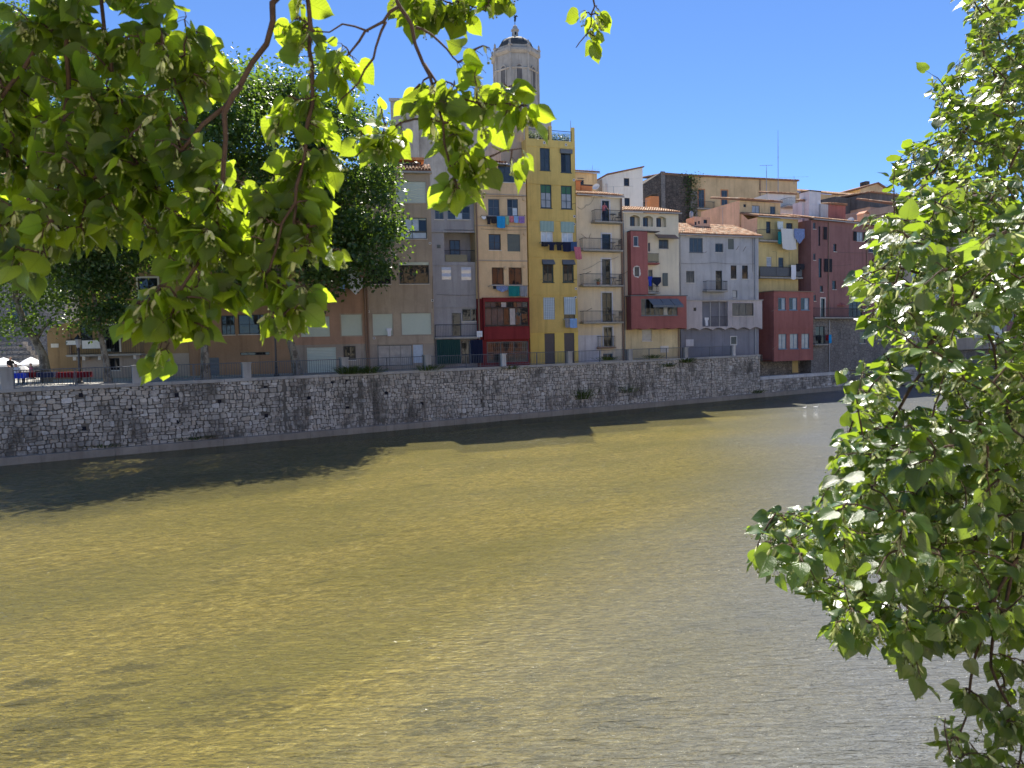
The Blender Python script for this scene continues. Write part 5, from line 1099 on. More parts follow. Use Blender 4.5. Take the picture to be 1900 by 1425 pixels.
for i in range(8):
    b = MB(); t = math.pi / 4 * i + ap; b.tube([(math.cos(t) * p[0] * 1.01, math.sin(t) * p[0] * 1.01, p[1]) for p in prof], .07, 4); b.build('dome_rib', MT['dome_tile'], ct)
    c_, s_ = math.cos(t) * R * 1.05, math.sin(t) * R * 1.05; b = MB(); b.lathe([(.35, z3 - 1.6), (.35, z3 - .2), (.5, z3 - .1), (.2, z3 + .5), (.28, z3 + .8), (.05, z3 + 1.3)], c_, s_, 8); b.build('pinnacle', MT['cathedral_stone'], ct)
    t = math.pi / 4 * i; nx, ny = math.cos(t), math.sin(t); ra = R * math.cos(ap)
    zb0, zb1 = zc(172), zc(140); w_ = .62; pts = [(-w_, zb0), (w_, zb0), (w_, zb1)] + [(w_ * math.cos(k * math.pi / 8), zb1 + w_ * math.sin(k * math.pi / 8)) for k in range(1, 8)] + [(-w_, zb1)]
    def put(p, o_): return (nx * (ra + o_) - ny * p[0], ny * (ra + o_) + nx * p[0], p[1])
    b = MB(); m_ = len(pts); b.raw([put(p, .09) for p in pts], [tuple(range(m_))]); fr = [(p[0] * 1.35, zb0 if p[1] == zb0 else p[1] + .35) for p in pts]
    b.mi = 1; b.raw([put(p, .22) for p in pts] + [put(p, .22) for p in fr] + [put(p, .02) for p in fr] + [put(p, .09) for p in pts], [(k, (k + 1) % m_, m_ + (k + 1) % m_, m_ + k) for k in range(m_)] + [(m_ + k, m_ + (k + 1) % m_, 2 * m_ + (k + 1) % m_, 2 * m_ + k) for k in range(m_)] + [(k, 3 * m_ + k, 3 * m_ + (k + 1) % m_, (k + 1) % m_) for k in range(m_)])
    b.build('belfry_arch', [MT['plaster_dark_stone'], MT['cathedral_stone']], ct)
    t = math.pi / 4 * i + ap; b = MB(); b.tube([(math.cos(t) * R * 1.005, math.sin(t) * R * 1.005, z1), (math.cos(t) * R * 1.0, math.sin(t) * R * 1.0, z2)], .28, 5); b.build('corner_shaft', MT['cathedral_stone'], ct)
zl0, zl1 = prof[-1][1] - .2, zc(59); b = MB(); b.lathe([(1.0, zl0), (.85, zl0 + .5), (.72, zl0 + .6), (.72, zl1), (.95, zl1 + .15), (.95, zl1 + .45), (.75, zl1 + .55), (.5, zl1 + 1.2), (.12, zl1 + 1.6)], 0, 0, 8, ap); b.build('lantern', MT['cathedral_stone'], ct)
for i in range(4):
    t = math.pi / 2 * i + .78 - math.pi / 4; b = MB(); b.box(-.2, .2, -.02, .02, zl0 + .8, zl1 - .3); o = b.build('lantern_slit', MT['cloth_black'], ct); o.rotation_euler = (0, 0, t); o.location = (math.sin(t) * .70, -math.cos(t) * .70, 0)
zv = zl1 + 1.5; b = MB(); b.tube([(0, 0, zv), (0, 0, zv + 1.2)], .07, 5); b.tube([(0, 0, zv + .9), (.1, 0, zv + 1.6), (.0, 0, zv + 2.3)], [.22, .26, .12], 6); b.tube([(.05, 0, zv + 1.7), (.45, 0, zv + 2.2), (.75, 0, zv + 2.0)], [.16, .22, .05], 5); b.tube([(-.05, 0, zv + 1.6), (-.3, 0, zv + 2.0)], [.1, .04], 5); b.build('weathervane', MT['iron_lamp'], ct)
cn = House('cathedral_nave', 'pale stone cathedral wall rising behind the left-hand roofs', 738, 150, .1, STREET, 'church')
a0, a1 = 0, cn.pt(958, 300)[0]; zt = cn.pt(850, 188)[1]
q = cn.rect('A', 525, 270, 578, 350); cn.win(q, 1, 2, 'dark_metal', 'pane_dark', .1); q = cn.rect('A', 805, 122, 850, 155); cn.win(q, 1, 1, 'dark_metal', 'pane_dark', .1)
cn.wall('cathedral_stone', a0, a1, 0, zt, 20); b = MB(); b.box(-3, 0, 1, 18, 0, cn.pt(735, 270)[1]); b.build('side_wall', MT['cathedral_stone'], cn.e); cn.band(zt + .4, -.3, a1 + .3, 'cathedral_stone', .6, .4, name='cornice')
for x in (4.5, 13.5, 20): b = MB(); b.box(x, x + 1.2, -1.2, .0, 0, zt - 1.5); b.build('buttress', MT['cathedral_stone'], cn.e)

h = block('stone_house', 'grey stone house with stepped wall behind the leaning plane tree at far left', 'P', (-260, 330, 118, 690), 82, .1, None); h.win(h.rect('P', 20, 560, 50, 600), 2, 2, 'dark_wood'); fin(h, 'grey_masonry', 8, -1, True, 81, 2.5)
h = block('stair_wall', 'grey stone stair wall rising behind the white parasols', 'P', (-140, 638, 84, 700), 66, .05, None, cat='wall')
for i in range(7): b = MB(); b.box(0, h.q[1] * (1 - .055 * i), .45 * i, .45 * (i + 1) + .3, -.5, h.q[2] + .2 + (h.q[3] - h.q[2]) * (i + 1) / 7); b.build('step', MT['grey_masonry'], h.e)
# ------------------------------------------------------------------ near bank houses behind the viewer, mirrored opposite; walls paled to add bounce light
for i, (x0, wd, ht, m) in enumerate(((-60, 17, 15, 'plaster_cream'), (-42.5, 14, 17, 'plaster_peach'), (-28, 16, 14, 'plaster_white'), (-11.5, 15, 17, 'plaster_orange'), (4, 18, 15, 'plaster_beige'), (22.5, 15, 18, 'plaster_cream'), (38, 18, 15, 'plaster_white'), (56.5, 16, 16, 'plaster_peach'))):
    h = House.__new__(House); h.op = []; h.base = 4.25; h.e = empty('house', wl(x0 + wd, NEAR - 13, 4.25), WA + math.pi); tag(h.e, 'unseen plastered house on the near bank, paled for bounce light and window reflections', 'house', 'near bank houses behind the viewer')
    for k in range(int(wd / 3)):
        for j in range(int(ht / 3.3)): h.win((1 + k * 3.0, 2.2 + k * 3.0, .9 + j * 3.3, 2.7 + j * 3.3), 2, 1, 'dark_green_paint', 'pane_dark')
    h.wall(m, 0, wd, 0, ht, 9); h.eave(-.1, wd + .1, ht + .1, .4, 5, 1.5, 300 + i)

# cables, brackets and dishes on the facades
def cable(h, pts, sag=.12):
    q = []
    for (Z, x, y) in pts: a, z = h.pt(*zp(Z, x, y), .06); q.append(Vector((a, -.06, z)))
    r = []
    for i in range(len(q) - 1):
        for k in range(6): t = k / 6; r.append(q[i].lerp(q[i + 1], t) + Vector((0, 0, -sag * 4 * t * (1 - t))))
    r.append(q[-1]); b = MB(); b.tube(r, .014, 4); b.build('cable', MT['dark_metal'], h.e)
def arm(h, Z, x, y, dx=-40, dy=-55):
    a, z = h.pt(*zp(Z, x, y), 0); c, w_ = h.pt(*zp(Z, x + dx, y + dy), .9); b = MB(); b.tube([(a, -.02, z), (c, -.9, w_)], .02, 5); b.build('drying_arm', MT['copper_pipe'], h.e)
cable(G, [('C', 660, 970), ('C', 760, 950), ('C', 850, 850)], .3); cable(G, [('D', 640, 320), ('D', 800, 240), ('D', 990, 190)], .1); cable(E_, [('A', 1250, 850), ('A', 1770, 855)], .05); cable(E_, [('A', 1260, 1215), ('A', 1760, 1225)], .06)
cable(I, [('E', 140, 1180), ('E', 500, 1170), ('E', 950, 1185)], .08); cable(I, [('E', 930, 900), ('E', 930, 1270)], 0); cable(K, [('G', 370, 635), ('G', 640, 645), ('G', 780, 650)], .05); cable(K, [('G', 300, 740), ('G', 520, 735)], .15); cable(K, [('G', 360, 1190), ('G', 365, 1250), ('G', 430, 1260), ('G', 430, 1330), ('G', 410, 1345)], .0)
cable(Fh, [('C', 640, 690), ('C', 650, 1400)], 0); cable(C_, [('B', 650, 380), ('B', 645, 700)], 0); cable(D_, [('B', 690, 560), ('B', 1090, 565)], .05)
for h, Z, x, y, dx, dy in ((G, 'C', 760, 1320, -60, -50), (G, 'C', 790, 1315, 15, -45), (G, 'D', 660, 360, 60, -25), (G, 'D', 670, 725, 60, -30), (G, 'D', 1040, 360, 45, -30), (H, 'D', 1240, 385, -40, 55), (I, 'E', 750, 1030, 25, -40), (I, 'E', 825, 1045, 28, -50), (I, 'E', 395, 1065, 28, -15), (K2, 'F', 1205, 420, -70, 42), (K2, 'F', 1195, 840, -50, 42), (C_, 'B', 280, 430, -8, -70), (Fh, 'C', 590, 945, 50, -12), (Fh, 'D', 255, 415, -30, 5), (Fh, 'D', 550, 420, 30, -5)): arm(h, Z, x, y, dx, dy)
for h, Z, x, y in ((E_, 'A', 1735, 890), (E_, 'A', 1742, 1270), (E_, 'B', 1548, 288), (E_, 'B', 1362, 305)):
    a, z = h.pt(*zp(Z, x, y), 0); b = MB(); b.lathe([(.15, -.02), (.15, .05), (.11, .07)], 0, 0, 12); o = b.build('vent_cap', MT['plaster_peach'], h.e); o.rotation_euler = (math.pi / 2, 0, 0); o.location = (a, -.01, z)

mast('slim aerial on the grey house roof beside the peach house', 'A', 900, 840, 700, 60, .025, ((.9, .5),)); mast('forked aerial on the cream house roof above the three arched windows', 'C', 1420, 1000, 880, 70, .025, ((.95, .45), (.75, .3))); mast('crooked aerial on the dark red house roof', 'G', 560, 400, 320, 84, .025, ((.9, .6),)); mast('thin aerial behind the salmon stair box', 'E', 600, 760, 560, 80, .022, ((.95, .4),)); mast('aerial on the flat-topped house with the black band', 'G', 800, 170, 95, 100, .03, ((.9, .9),))
for lab, Z, x, y, Y, r in (('white satellite dish on the white house flue side', 'C', 870, 760, 82, .42), ('small white satellite dish above the dark red roof', 'G', 510, 385, 83.5, .35)):
    p_ = at_y(*zp(Z, x, y), Y); e = empty('satellite_dish', p_ - Vector((0, 0, .7))); tag(e, lab, 'satellite dish', 'dishes on the roofs'); b = MB(); b.tube([(0, 0, -.4), (0, 0, .6)], .03, 5); b.build('pole', MT['zinc'], e)
    b = MB(); b.lathe([(.02, .0), (r * .6, .05), (r, .14), (r * .98, .16), (r * .58, .08), (.02, .03)], 0, 0, 14); o = b.build('dish', MT['plastic_white'], e); o.location = (0, -.1, .7); o.rotation_euler = (1.1, 0, -.5); b = MB(); b.tube([(0, -.1, .5), (.12, -.55, .8)], .012, 4); b.build('feed_arm', MT['zinc'], e)

# ------------------------------------------------------------------ plane trees on the quay
def blob_leaves(b, c, rx, ry, rz, n, rnd, smin, smax):
    ncl = max(6, n // 44); k = 0
    for _ in range(ncl):
        d = Vector((rnd.gauss(0, 1), rnd.gauss(0, 1), rnd.gauss(0, 1))).normalized(); r = rnd.random() ** .33
        r = .45 + .55 * r
        cc = c + Vector((d.x * rx * r, d.y * ry * r, d.z * rz * r)); cr = rnd.uniform(.3, .8); tn = rnd.random()
        for _ in range(n // ncl):
            p = cc + Vector((rnd.gauss(0, cr), rnd.gauss(0, cr), rnd.gauss(0, cr * .6)))
            nr = (Vector((rnd.gauss(0, .7), rnd.gauss(0, .7), rnd.gauss(.7, .6))) + d * .4).normalized(); a = nr.orthogonal().normalized()
            a = Quaternion(nr, rnd.uniform(0, 6.28)) @ a; e = nr.cross(a); s = rnd.uniform(smin, smax)
            b.tint = min(.98, max(.02, tn * .6 + rnd.random() * .4))
            b.face([p - a * s, p + e * s * .62 - a * s * .1 + nr * s * .15, p + a * s * .9, p - e * s * .62 - a * s * .1 + nr * s * .15])
def plane_tree(label, base_uv, Y, trunk, blobs, n, r0, seed, size=(.10, .19)):
    rnd = random.Random(seed); p0 = at_y(base_uv[0], base_uv[1], Y); e = empty('plane_tree', (p0.x, p0.y, STREET)); tag(e, label, 'tree', 'plane trees on the quay'); o = Vector((p0.x, p0.y, STREET))
    path = [Vector((0, 0, -.3)), Vector((0, 0, .05))] + [at_y(u, v, y) - o for u, v, y in trunk]; m = len(path); rr = [r0 * 1.5, r0 * 1.2] + [r0 * (1 - .6 * (i + 1) / (m - 2)) for i in range(m - 2)]
    b = MB(); b.tube(path, rr, 9); b.build('trunk', MT['bark_plane'], e, True)
    tot = sum(q[3] * q[4] for q in blobs); b = MB()
    for u, v, y, ru, rv in blobs:
        c = at_y(u, v, y) - o; k = y / FPX; blob_leaves(b, c, ru * k, (ru + rv) * .5 * k, rv * k, int(n * ru * rv / tot), rnd, *size)
        j = min(range(2, m), key=lambda q: (path[q] - c).length); s = path[j]; mid = (s + c) / 2 + Vector((rnd.uniform(-.4, .4), rnd.uniform(-.4, .4), .5)); l = MB()
        l.tube([s, s.lerp(mid, .6), mid.lerp(c, .4), c], [r0 * .42, r0 * .3, r0 * .2, r0 * .08], 6); l.build('limb', MT['bark_plane'], e, True)
    b.build('crown', MT['plane_leaf'], e)
plane_tree('big dark plane tree with leaning pale trunk left of the brown house', (553, 693), 50.0, [(545, 655, 50), (535, 622, 50), (522, 560, 50), (515, 470, 50.5), (540, 360, 51), (570, 240, 51)],
           [(590, 185, 51, 85, 70), (515, 250, 50, 105, 95), (640, 290, 50, 92, 90), (672, 390, 50, 72, 80), (560, 390, 50, 115, 100), (600, 480, 49, 85, 60), (690, 470, 50, 45, 55), (470, 180, 51, 75, 65), (590, 565, 49.5, 32, 28), (450, 480, 50, 60, 60)], 36000, .30, 1, (.12, .21))
plane_tree('plane tree with mottled trunk beside the blue-grey door behind the left leaves', (382, 700), 45.5, [(380, 650, 45.5), (372, 560, 45.5), (360, 440, 45.5), (345, 300, 45.5)],
           [(330, 190, 45, 130, 110), (250, 300, 45, 120, 110), (400, 310, 45, 110, 110), (330, 430, 45, 110, 80), (430, 200, 46, 90, 80)], 20000, .28, 2, (.12, .20))
plane_tree('small plane tree in front of the stone-framed balcony door', (201, 706), 43.5, [(197, 670, 43.5), (189, 632, 43.5), (182, 590, 43.5), (170, 520, 43.5)],
           [(185, 545, 43.5, 52, 45), (140, 480, 43.5, 75, 55), (200, 460, 44, 60, 60), (180, 600, 43, 22, 20), (222, 575, 43.5, 22, 14)], 13000, .22, 3, (.09, .17))
plane_tree('forked leaning plane tree above the white parasols at far left', (86, 690), 47.0, [(80, 660, 47), (66, 632, 47), (46, 603, 47), (30, 556, 47), (22, 480, 47), (40, 360, 47)],
           [(35, 430, 47, 95, 85), (85, 540, 47, 38, 40), (15, 560, 47, 45, 55), (100, 590, 47, 25, 22), (90, 290, 47, 140, 110), (60, 130, 47, 150, 110), (-60, 400, 47, 90, 160), (25, 610, 46, 30, 22)], 26000, .30, 4, (.10, .18))
# ------------------------------------------------------------------ lamps, parasols, tables, weeds, ducks
def lamp(label, u, Y, vtop):
    p = at_y(u, 690, Y); e = empty('street_lamp', (p.x, p.y, STREET)); tag(e, label, 'street lamp', 'iron street lamps on the quay'); H_ = at_y(u, vtop, Y).z - STREET - .75
    b = MB(); b.lathe([(.20, 0), (.20, .12), (.13, .2), (.10, .6), (.12, .65), (.075, .72), (.06, H_ - .2), (.09, H_ - .15), (.05, H_)], 0, 0, 10); b.build('post', MT['iron_lamp'], e, False)
    b = MB(); b.lathe([(.10, H_), (.19, H_ + .5), (.21, H_ + .52)], 0, 0, 6); b.build('lantern', MT['pane_curtain'], e); b = MB(); b.lathe([(.24, H_ + .5), (.22, H_ + .56), (.06, H_ + .72), (.02, H_ + .8)], 0, 0, 6); b.build('lantern_cap', MT['iron_lamp'], e)
lamp('black iron street lamp in front of the ochre house balcony', 148, 43, 622); lamp('black iron street lamp beside the big plane tree trunk', 513, 48.5, 588)
for (x0, y0, x1, y1, lab) in ((650, 803, 752, 843, 'small white sign board left of the lamp lantern'), (805, 800, 1035, 878, 'long white sign board hung in front of the ochre house balcony')):
    a0, a1, z0, z1 = A1.rect('M', x0, y0, x1, y1, 1.1); b = MB(); W = a1 - a0; Hh = z1 - z0; b.box(0, W, -.03, .03, 0, Hh); o = b.build('board', MT['white_paint']); e = empty('sign_board', A1.world(a0, -1.1, z0), A1.rz); o.parent = e; tag(e, lab, 'sign')
    b = MB(); b.box(-.03, 0, -.04, .04, -.03, Hh + .03); b.box(W, W + .03, -.04, .04, -.03, Hh + .03); b.box(0, W, -.04, .04, Hh, Hh + .03); b.box(0, W, -.04, .04, -.03, 0); b.build('frame', MT['grey_paint'], e)
def parasol(label, u, Y, vtop, vbot, wpx, m='cloth_white', ground=STREET, frame='zinc', group='white parasols on the terrace'):
    p = at_y(u, vtop, Y); e = empty('parasol', (p.x, p.y, ground)); tag(e, label, 'parasol', group); zt = p.z - ground; zb = at_y(u, vbot, Y).z - ground; R_ = wpx * Y / FPX / 2; n = 8
    b = MB()
    for i in range(n):
        t0, t1 = 2 * math.pi * i / n + .2, 2 * math.pi * (i + 1) / n + .2; c0 = (R_ * math.cos(t0), R_ * math.sin(t0), zb); c1 = (R_ * math.cos(t1), R_ * math.sin(t1), zb); h0 = (R_ * .5 * math.cos(t0), R_ * .5 * math.sin(t0), zb + (zt - zb) * .58); h1 = (R_ * .5 * math.cos(t1), R_ * .5 * math.sin(t1), zb + (zt - zb) * .58)
        b.raw([(0, 0, zt), h0, h1, c0, c1, (c0[0], c0[1], zb - .14), (c1[0], c1[1], zb - .14)], [(0, 1, 2), (1, 3, 4, 2), (3, 5, 6, 4)])
    b.build('canopy', MT[m], e); b = MB(); b.tube([(0, 0, 0), (0, 0, zt + .05)], .025, 6); b.build('pole', MT[frame], e); b = MB(); b.lathe([(.28, 0), (.28, .06), (.06, .1)], 0, 0, 10); b.build('foot', MT['concrete'], e)
    for i in range(n):
        t = 2 * math.pi * i / n + .2; b = MB(); b.tube([(0, 0, zt - .06), (R_ * .98 * math.cos(t), R_ * .98 * math.sin(t), zb - .01)], .008, 4); b.build('rib', MT[frame], e)
parasol('white parasol at the far left picture edge', 6, 52, 663, 677, 60); parasol('white parasol beside the leaning plane trunk', 57, 55, 662, 676, 46); parasol('pale pink parasol low behind the seated guests', 42, 58, 676, 687, 26, 'cloth_cream')
parasol('thin rust coloured parasol on the dark red house balcony', 1555, 83.0, 559, 566, 26, 'plaster_bay_red', K.world(0, 0, K.zz('G', 400, 1162)).z, 'dark_metal', 'balcony parasols')
def table(label, u, v, Y, m):
    p = at_y(u, v, Y); e = empty('cafe_table', (p.x, p.y, STREET), .3); tag(e, label, 'table', 'cafe tables behind the railing'); b = MB(); b.box(-.45, .45, -.4, .4, .70, .74); b.build('tabletop', MT['white_paint'], e)
    b = MB(); k = .47
    ring = []
    for i in range(32):
        t = i / 32 * 4; s = int(t); f = t - s; c = [(-k, -k), (k, -k), (k, k), (-k, k)]; a_, c_ = c[s], c[(s + 1) % 4]; w_ = 1 + .03 * math.sin(i * 2.4); ring.append(((a_[0] + (c_[0] - a_[0]) * f), (a_[1] + (c_[1] - a_[1]) * f), w_))
    b.raw([(x, y, .745) for x, y, w_ in ring] + [(x * w_ * 1.02, y * w_ * 1.02, .42) for x, y, w_ in ring], [tuple(range(32))] + [(i, 32 + i, 32 + (i + 1) % 32, (i + 1) % 32) for i in range(32)]); b.build('tablecloth', MT[m], e)
    for sx in (-1, 1):
        for sy in (-1, 1): b = MB(); b.tube([(sx * .38, sy * .33, 0), (sx * .38, sy * .33, .7)], .02, 5); b.build('leg', MT['dark_metal'], e)
table('cafe table with red cloth left behind the railing', 50, 702, 44, 'cloth_red'); table('cafe table with red cloth in the middle behind the railing', 125, 700, 43, 'cloth_red'); table('cafe table with red cloth nearest the small plane trunk', 152, 700, 42.5, 'cloth_red'); table('cafe table with dark cloth between the red tables', 88, 702, 44, 'cloth_navy'); table('blue-covered cafe table beside the left railing pillar', 32, 706, 43, 'cloth_royal')
def chair(label, loc, rz, m, group, s=1.0):
    e = empty('bistro_chair', loc, rz); tag(e, label, 'chair', group); b = MB(); b.box(-.2 * s, .2 * s, -.2 * s, .2 * s, .43 * s, .46 * s); b.build('seat', MT[m], e)
    b = MB(); [b.box(-.2 * s, .2 * s, .19 * s, .21 * s, z * s, (z + .07) * s) for z in (.6, .72, .84)]; b.build('backrest', MT[m], e)
    for sx in (-1, 1):
        b = MB(); b.tube([(sx * .19 * s, .19 * s, 0), (sx * .19 * s, .21 * s, .92 * s)], .013, 4); b.build('leg', MT[m], e); b = MB(); b.tube([(sx * .19 * s, -.19 * s, 0), (sx * .19 * s, -.19 * s, .44 * s)], .013, 4); b.build('leg', MT[m], e)
def btable(label, loc, group):
    e = empty('bistro_table', loc); tag(e, label, 'table', group); b = MB(); b.lathe([(.28, .70), (.3, .71), (.3, .73), (.28, .74)], 0, 0, 14); b.build('tabletop', MT['zinc'], e)
    for t in (0, 2.1, 4.2): b = MB(); b.tube([(.26 * math.cos(t), .26 * math.sin(t), 0), (-.1 * math.cos(t), -.1 * math.sin(t), .7)], .012, 4); b.build('leg', MT['dark_metal'], e)
fl = ['top', 'third', 'second', 'first']
for i, q in enumerate(bz[:4]):
    x = q[1] - .75; btable('small bistro table on the %s floor balcony of the beige house' % fl[i], G.world(x - .1, -.42, q[3]), 'bistro sets on the beige house'); chair('folding chair on the %s floor balcony of the beige house' % fl[i], G.world(q[1] - .32, -.42, q[3]), G.rz - 1.4, 'dark_metal', 'bistro sets on the beige house')
q = bz[2]; e = empty('flower_pot', G.world(G.aa('D', 790, 460, .6), -.6, q[3])); tag(e, 'clay pot with shrub on the second floor balcony of the beige house', 'plant pot'); b = MB(); b.lathe([(.12, 0), (.17, .28), (.19, .3), (.15, .3)], 0, 0, 12); b.build('pot', MT['clay'], e)
b = MB(); rnd = random.Random(2)
for i in range(140): c = Vector((rnd.gauss(0, .11), rnd.gauss(0, .11), .42 + rnd.gauss(0, .10))); v = Vector((rnd.gauss(0, 1), rnd.gauss(0, 1), rnd.gauss(0, 1))).normalized(); u = v.orthogonal().normalized(); b.tint = rnd.random(); b.face([c - v * .05, c + u * .025, c + v * .05, c - u * .025])
b.build('foliage', MT['weed'], e)
def tuft(label, p, h, n, seed, spread=.35, name='weed_tuft', group='weeds on the river wall'):
    rnd = random.Random(seed); b = MB()
    for i in range(n):
        x, y = rnd.gauss(0, spread * .5), rnd.gauss(0, .10); d = Vector((x * .9 + rnd.gauss(0, .12), y - .12 * rnd.random(), rnd.uniform(.4, 1) * h)); s = Vector((x, y, -.03)); w_ = rnd.uniform(.012, .03); a = Vector((rnd.uniform(-1, 1), rnd.uniform(-1, 1), 0)).normalized() * w_; b.tint = rnd.random()
        m_ = s + d * .6 + Vector((0, 0, .04)); b.raw([s - a * .5, s + a * .5, m_ + a, m_ - a, s + d + Vector((d.x * .5, d.y * .5 - .06, -.08 * h))], [(0, 1, 2, 3), (3, 2, 4)])
    o = b.build(name, MT['weed']); o.location = p; o.rotation_euler = (0, 0, WA); tag(o, label, 'weed', group)
def onwall(u, v, y=.38):
    r = ray(u, v); k = (W0 + WNI * y - EYE).dot(WNI) / r.dot(WNI); return EYE + r * k
for i, (u, v, h_, n_, lab) in enumerate(((650, 693, .75, 260, 'dry weed tuft beside the mossy pillar near the garage shutter'), (686, 692, .65, 200, 'dry weed tuft hanging below the downpipe of the brown house'), (793, 687, .6, 120, 'green weeds at the foot of the pillar by the green awning'), (948, 684, .4, 90, 'low weeds under the crimson shopfront railing'), (1128, 668, .5, 150, 'leafy plants behind the railing of the beige house'), (1212, 664, .45, 130, 'leafy plants behind the railing of the cream house'), (1274, 672, .6, 170, 'bushy green weed on the wall top at the slate grey house'), (1240, 680, .5, 140, 'faded weed growing from the wall face below the cream house'), (1080, 740, 1.2, 160, 'dark plant streak growing low on the stone wall'), (1166, 728, .8, 90, 'small green plant in a wall joint below the beige house'), (1405, 729, .5, 130, 'grass on the footing where the low wall begins'), (1550, 690, 1.0, 420, 'long grass on the terrace under the dark red house'), (365, 815, .35, 90, 'small grass tuft at the wall foot at left'), (190, 830, .3, 80, 'low grass at the foot of the stone wall at far left'))):
    tuft(lab, onwall(u, v, .40 if v < 720 else .46) if not 1500 < u < 1600 else onwall(u, v, 2.2), h_, n_, 100 + i, .8 if u != 1550 else 2.4)
def skinned(name, joints, edges, mats, pick, sub=2):
    me = bpy.data.meshes.new(name); me.from_pydata([j[0] for j in joints], edges, []); o = bpy.data.objects.new(name + '_src', me); C.objects.link(o); o.modifiers.new('s', 'SKIN'); 
    for i, j in enumerate(joints): me.skin_vertices[0].data[i].radius = (j[1], j[2] if len(j) > 2 else j[1])
    me.skin_vertices[0].data[0].use_root = True
    sm = o.modifiers.new('u', 'SUBSURF'); sm.levels = sub; sm.render_levels = sub
    dg = bpy.context.evaluated_depsgraph_get(); m2 = bpy.data.meshes.new_from_object(o.evaluated_get(dg)); bpy.data.objects.remove(o); bpy.data.meshes.remove(me)
    m2.materials.clear()
    for m in mats: m2.materials.append(MT[m])
    for p in m2.polygons: p.material_index = pick(p.center); p.use_smooth = True
    r = bpy.data.objects.new(name, m2); C.objects.link(r); return r
for i, (u, v, rz, lab) in enumerate(((1493, 757, .4, 'white duck nearer the hidden wall end, left of the pair'), (1514, 756, -.3, 'white duck right of the other on the dark water edge'))):
    p = at_y(u, v, 1); r = ray(u, v); p = EYE + r * (-EYE.z / r.z)
    o = skinned('duck', [((0, 0, .08), .17, .12), ((-.22, 0, .10), .12, .09), ((-.40, 0, .17), .04, .02), ((.2, 0, .09), .12, .10), ((.30, 0, .22), .05), ((.32, 0, .38), .055), ((.44, 0, .36), .022)], [(0, 1), (1, 2), (0, 3), (3, 4), (4, 5), (5, 6)], ['feather', 'plaster_orange'], lambda c: 1 if c.x > .385 and c.z > .3 else 0)
    o.location = (p.x, p.y, -.03); o.rotation_euler = (0, 0, rz); o.scale = (.55,) * 3; tag(o, lab, 'duck', 'white ducks on the river')
def person(label, loc, rz, shirt, trousers, hair='hair', seated=False, lean=.0, reach=False):
    s = 1.0; hip = .95 if not seated else .50; sh = hip + .50; hd = sh + .22; y = -lean
    J_ = [((0, 0, hip), .16, .12), ((0, y * .5, hip + .25), .145, .11), ((0, y, sh - .04), .16, .10), ((0, y, sh + .07), .055), ((0, y * 1.1 - .02, hd - .02), .085, .095), ((0, y * 1.1 - .01, hd + .09), .075, .085)]
    E2 = [(0, 1), (1, 2), (2, 3), (3, 4), (4, 5)]
    for sx in (-1, 1):
        k = len(J_); J_ += [((sx * .19, y, sh), .06), ((sx * .25, y - .06 - (.12 if reach else 0), sh - .29), .045), ((sx * .20, y - .25 - (.2 if reach else 0), sh - .38 + (.06 if reach else 0)), .033), ((sx * .19, y - .34 - (.22 if reach else 0), sh - .39 + (.05 if reach else 0)), .035, .018)]; E2 += [(2, k), (k, k + 1), (k + 1, k + 2), (k + 2, k + 3)]
        k = len(J_)
        if seated: J_ += [((sx * .10, 0, hip - .02), .085), ((sx * .12, -.42, hip - .02), .062), ((sx * .12, -.42, .09), .045), ((sx * .12, -.56, .04), .04, .03)]
        else: J_ += [((sx * .10, 0, hip - .10), .085), ((sx * .11, -.02, .50), .062), ((sx * .11, .03, .09), .045), ((sx * .12, -.13, .04), .04, .03)]
        E2 += [(0, k), (k, k + 1), (k + 1, k + 2), (k + 2, k + 3)]
    def pick(c):
        if c.z > hd - .16 + .0:
            return 2 if (c.z > hd + .05 or c.y > y * 1.1 + .02) else 3
        if c.z > sh + .06: return 3
        if abs(c.x) > .17 and c.z < sh - .2 and c.z > hip - .05 and c.y < y - .02: return 3
        return 0 if c.z > hip + .02 else 1
    o = skinned('person', J_, E2, [shirt, trousers, hair, 'skin'], pick); o.location = loc; o.rotation_euler = (0, 0, rz); tag(o, label, 'person'); return o
q = bz[0]; person('person with dark hair and dusky pink top leaning on the top balcony rail', G.world(G.aa('C', 955, 1100, .5), -.42, q[3]), G.rz - 1.2 + math.pi, 'cloth_pink', 'cloth_navy', reach=True, lean=.08)
def ppl(u, vhead, Y, seated):
    p = at_y(u, vhead, Y); return (p.x, p.y, STREET)
person('standing person in a black top under the left white parasol', ppl(19, 672, 49, False), 1.2, 'cloth_black', 'cloth_navy'); person('seated person in a white shirt left of the cafe tables', ppl(30, 690, 46, True), .6, 'cloth_white', 'cloth_grey', 'reed', True); person('seated person in a pink top beside the leaning trunk', ppl(58, 688, 46, True), -.8, 'cloth_pink', 'cloth_navy', 'hair', True)
for u, lab, rz in ((30, 'cafe chair under the person in the white shirt', .6), (58, 'cafe chair under the person in the pink top', -.8), (70, 'empty cafe chair beside the dark-clothed table', .2)): p = ppl(u, 690, 46, True); chair(lab, p, rz, 'brown_wood', 'cafe chairs on the terrace')

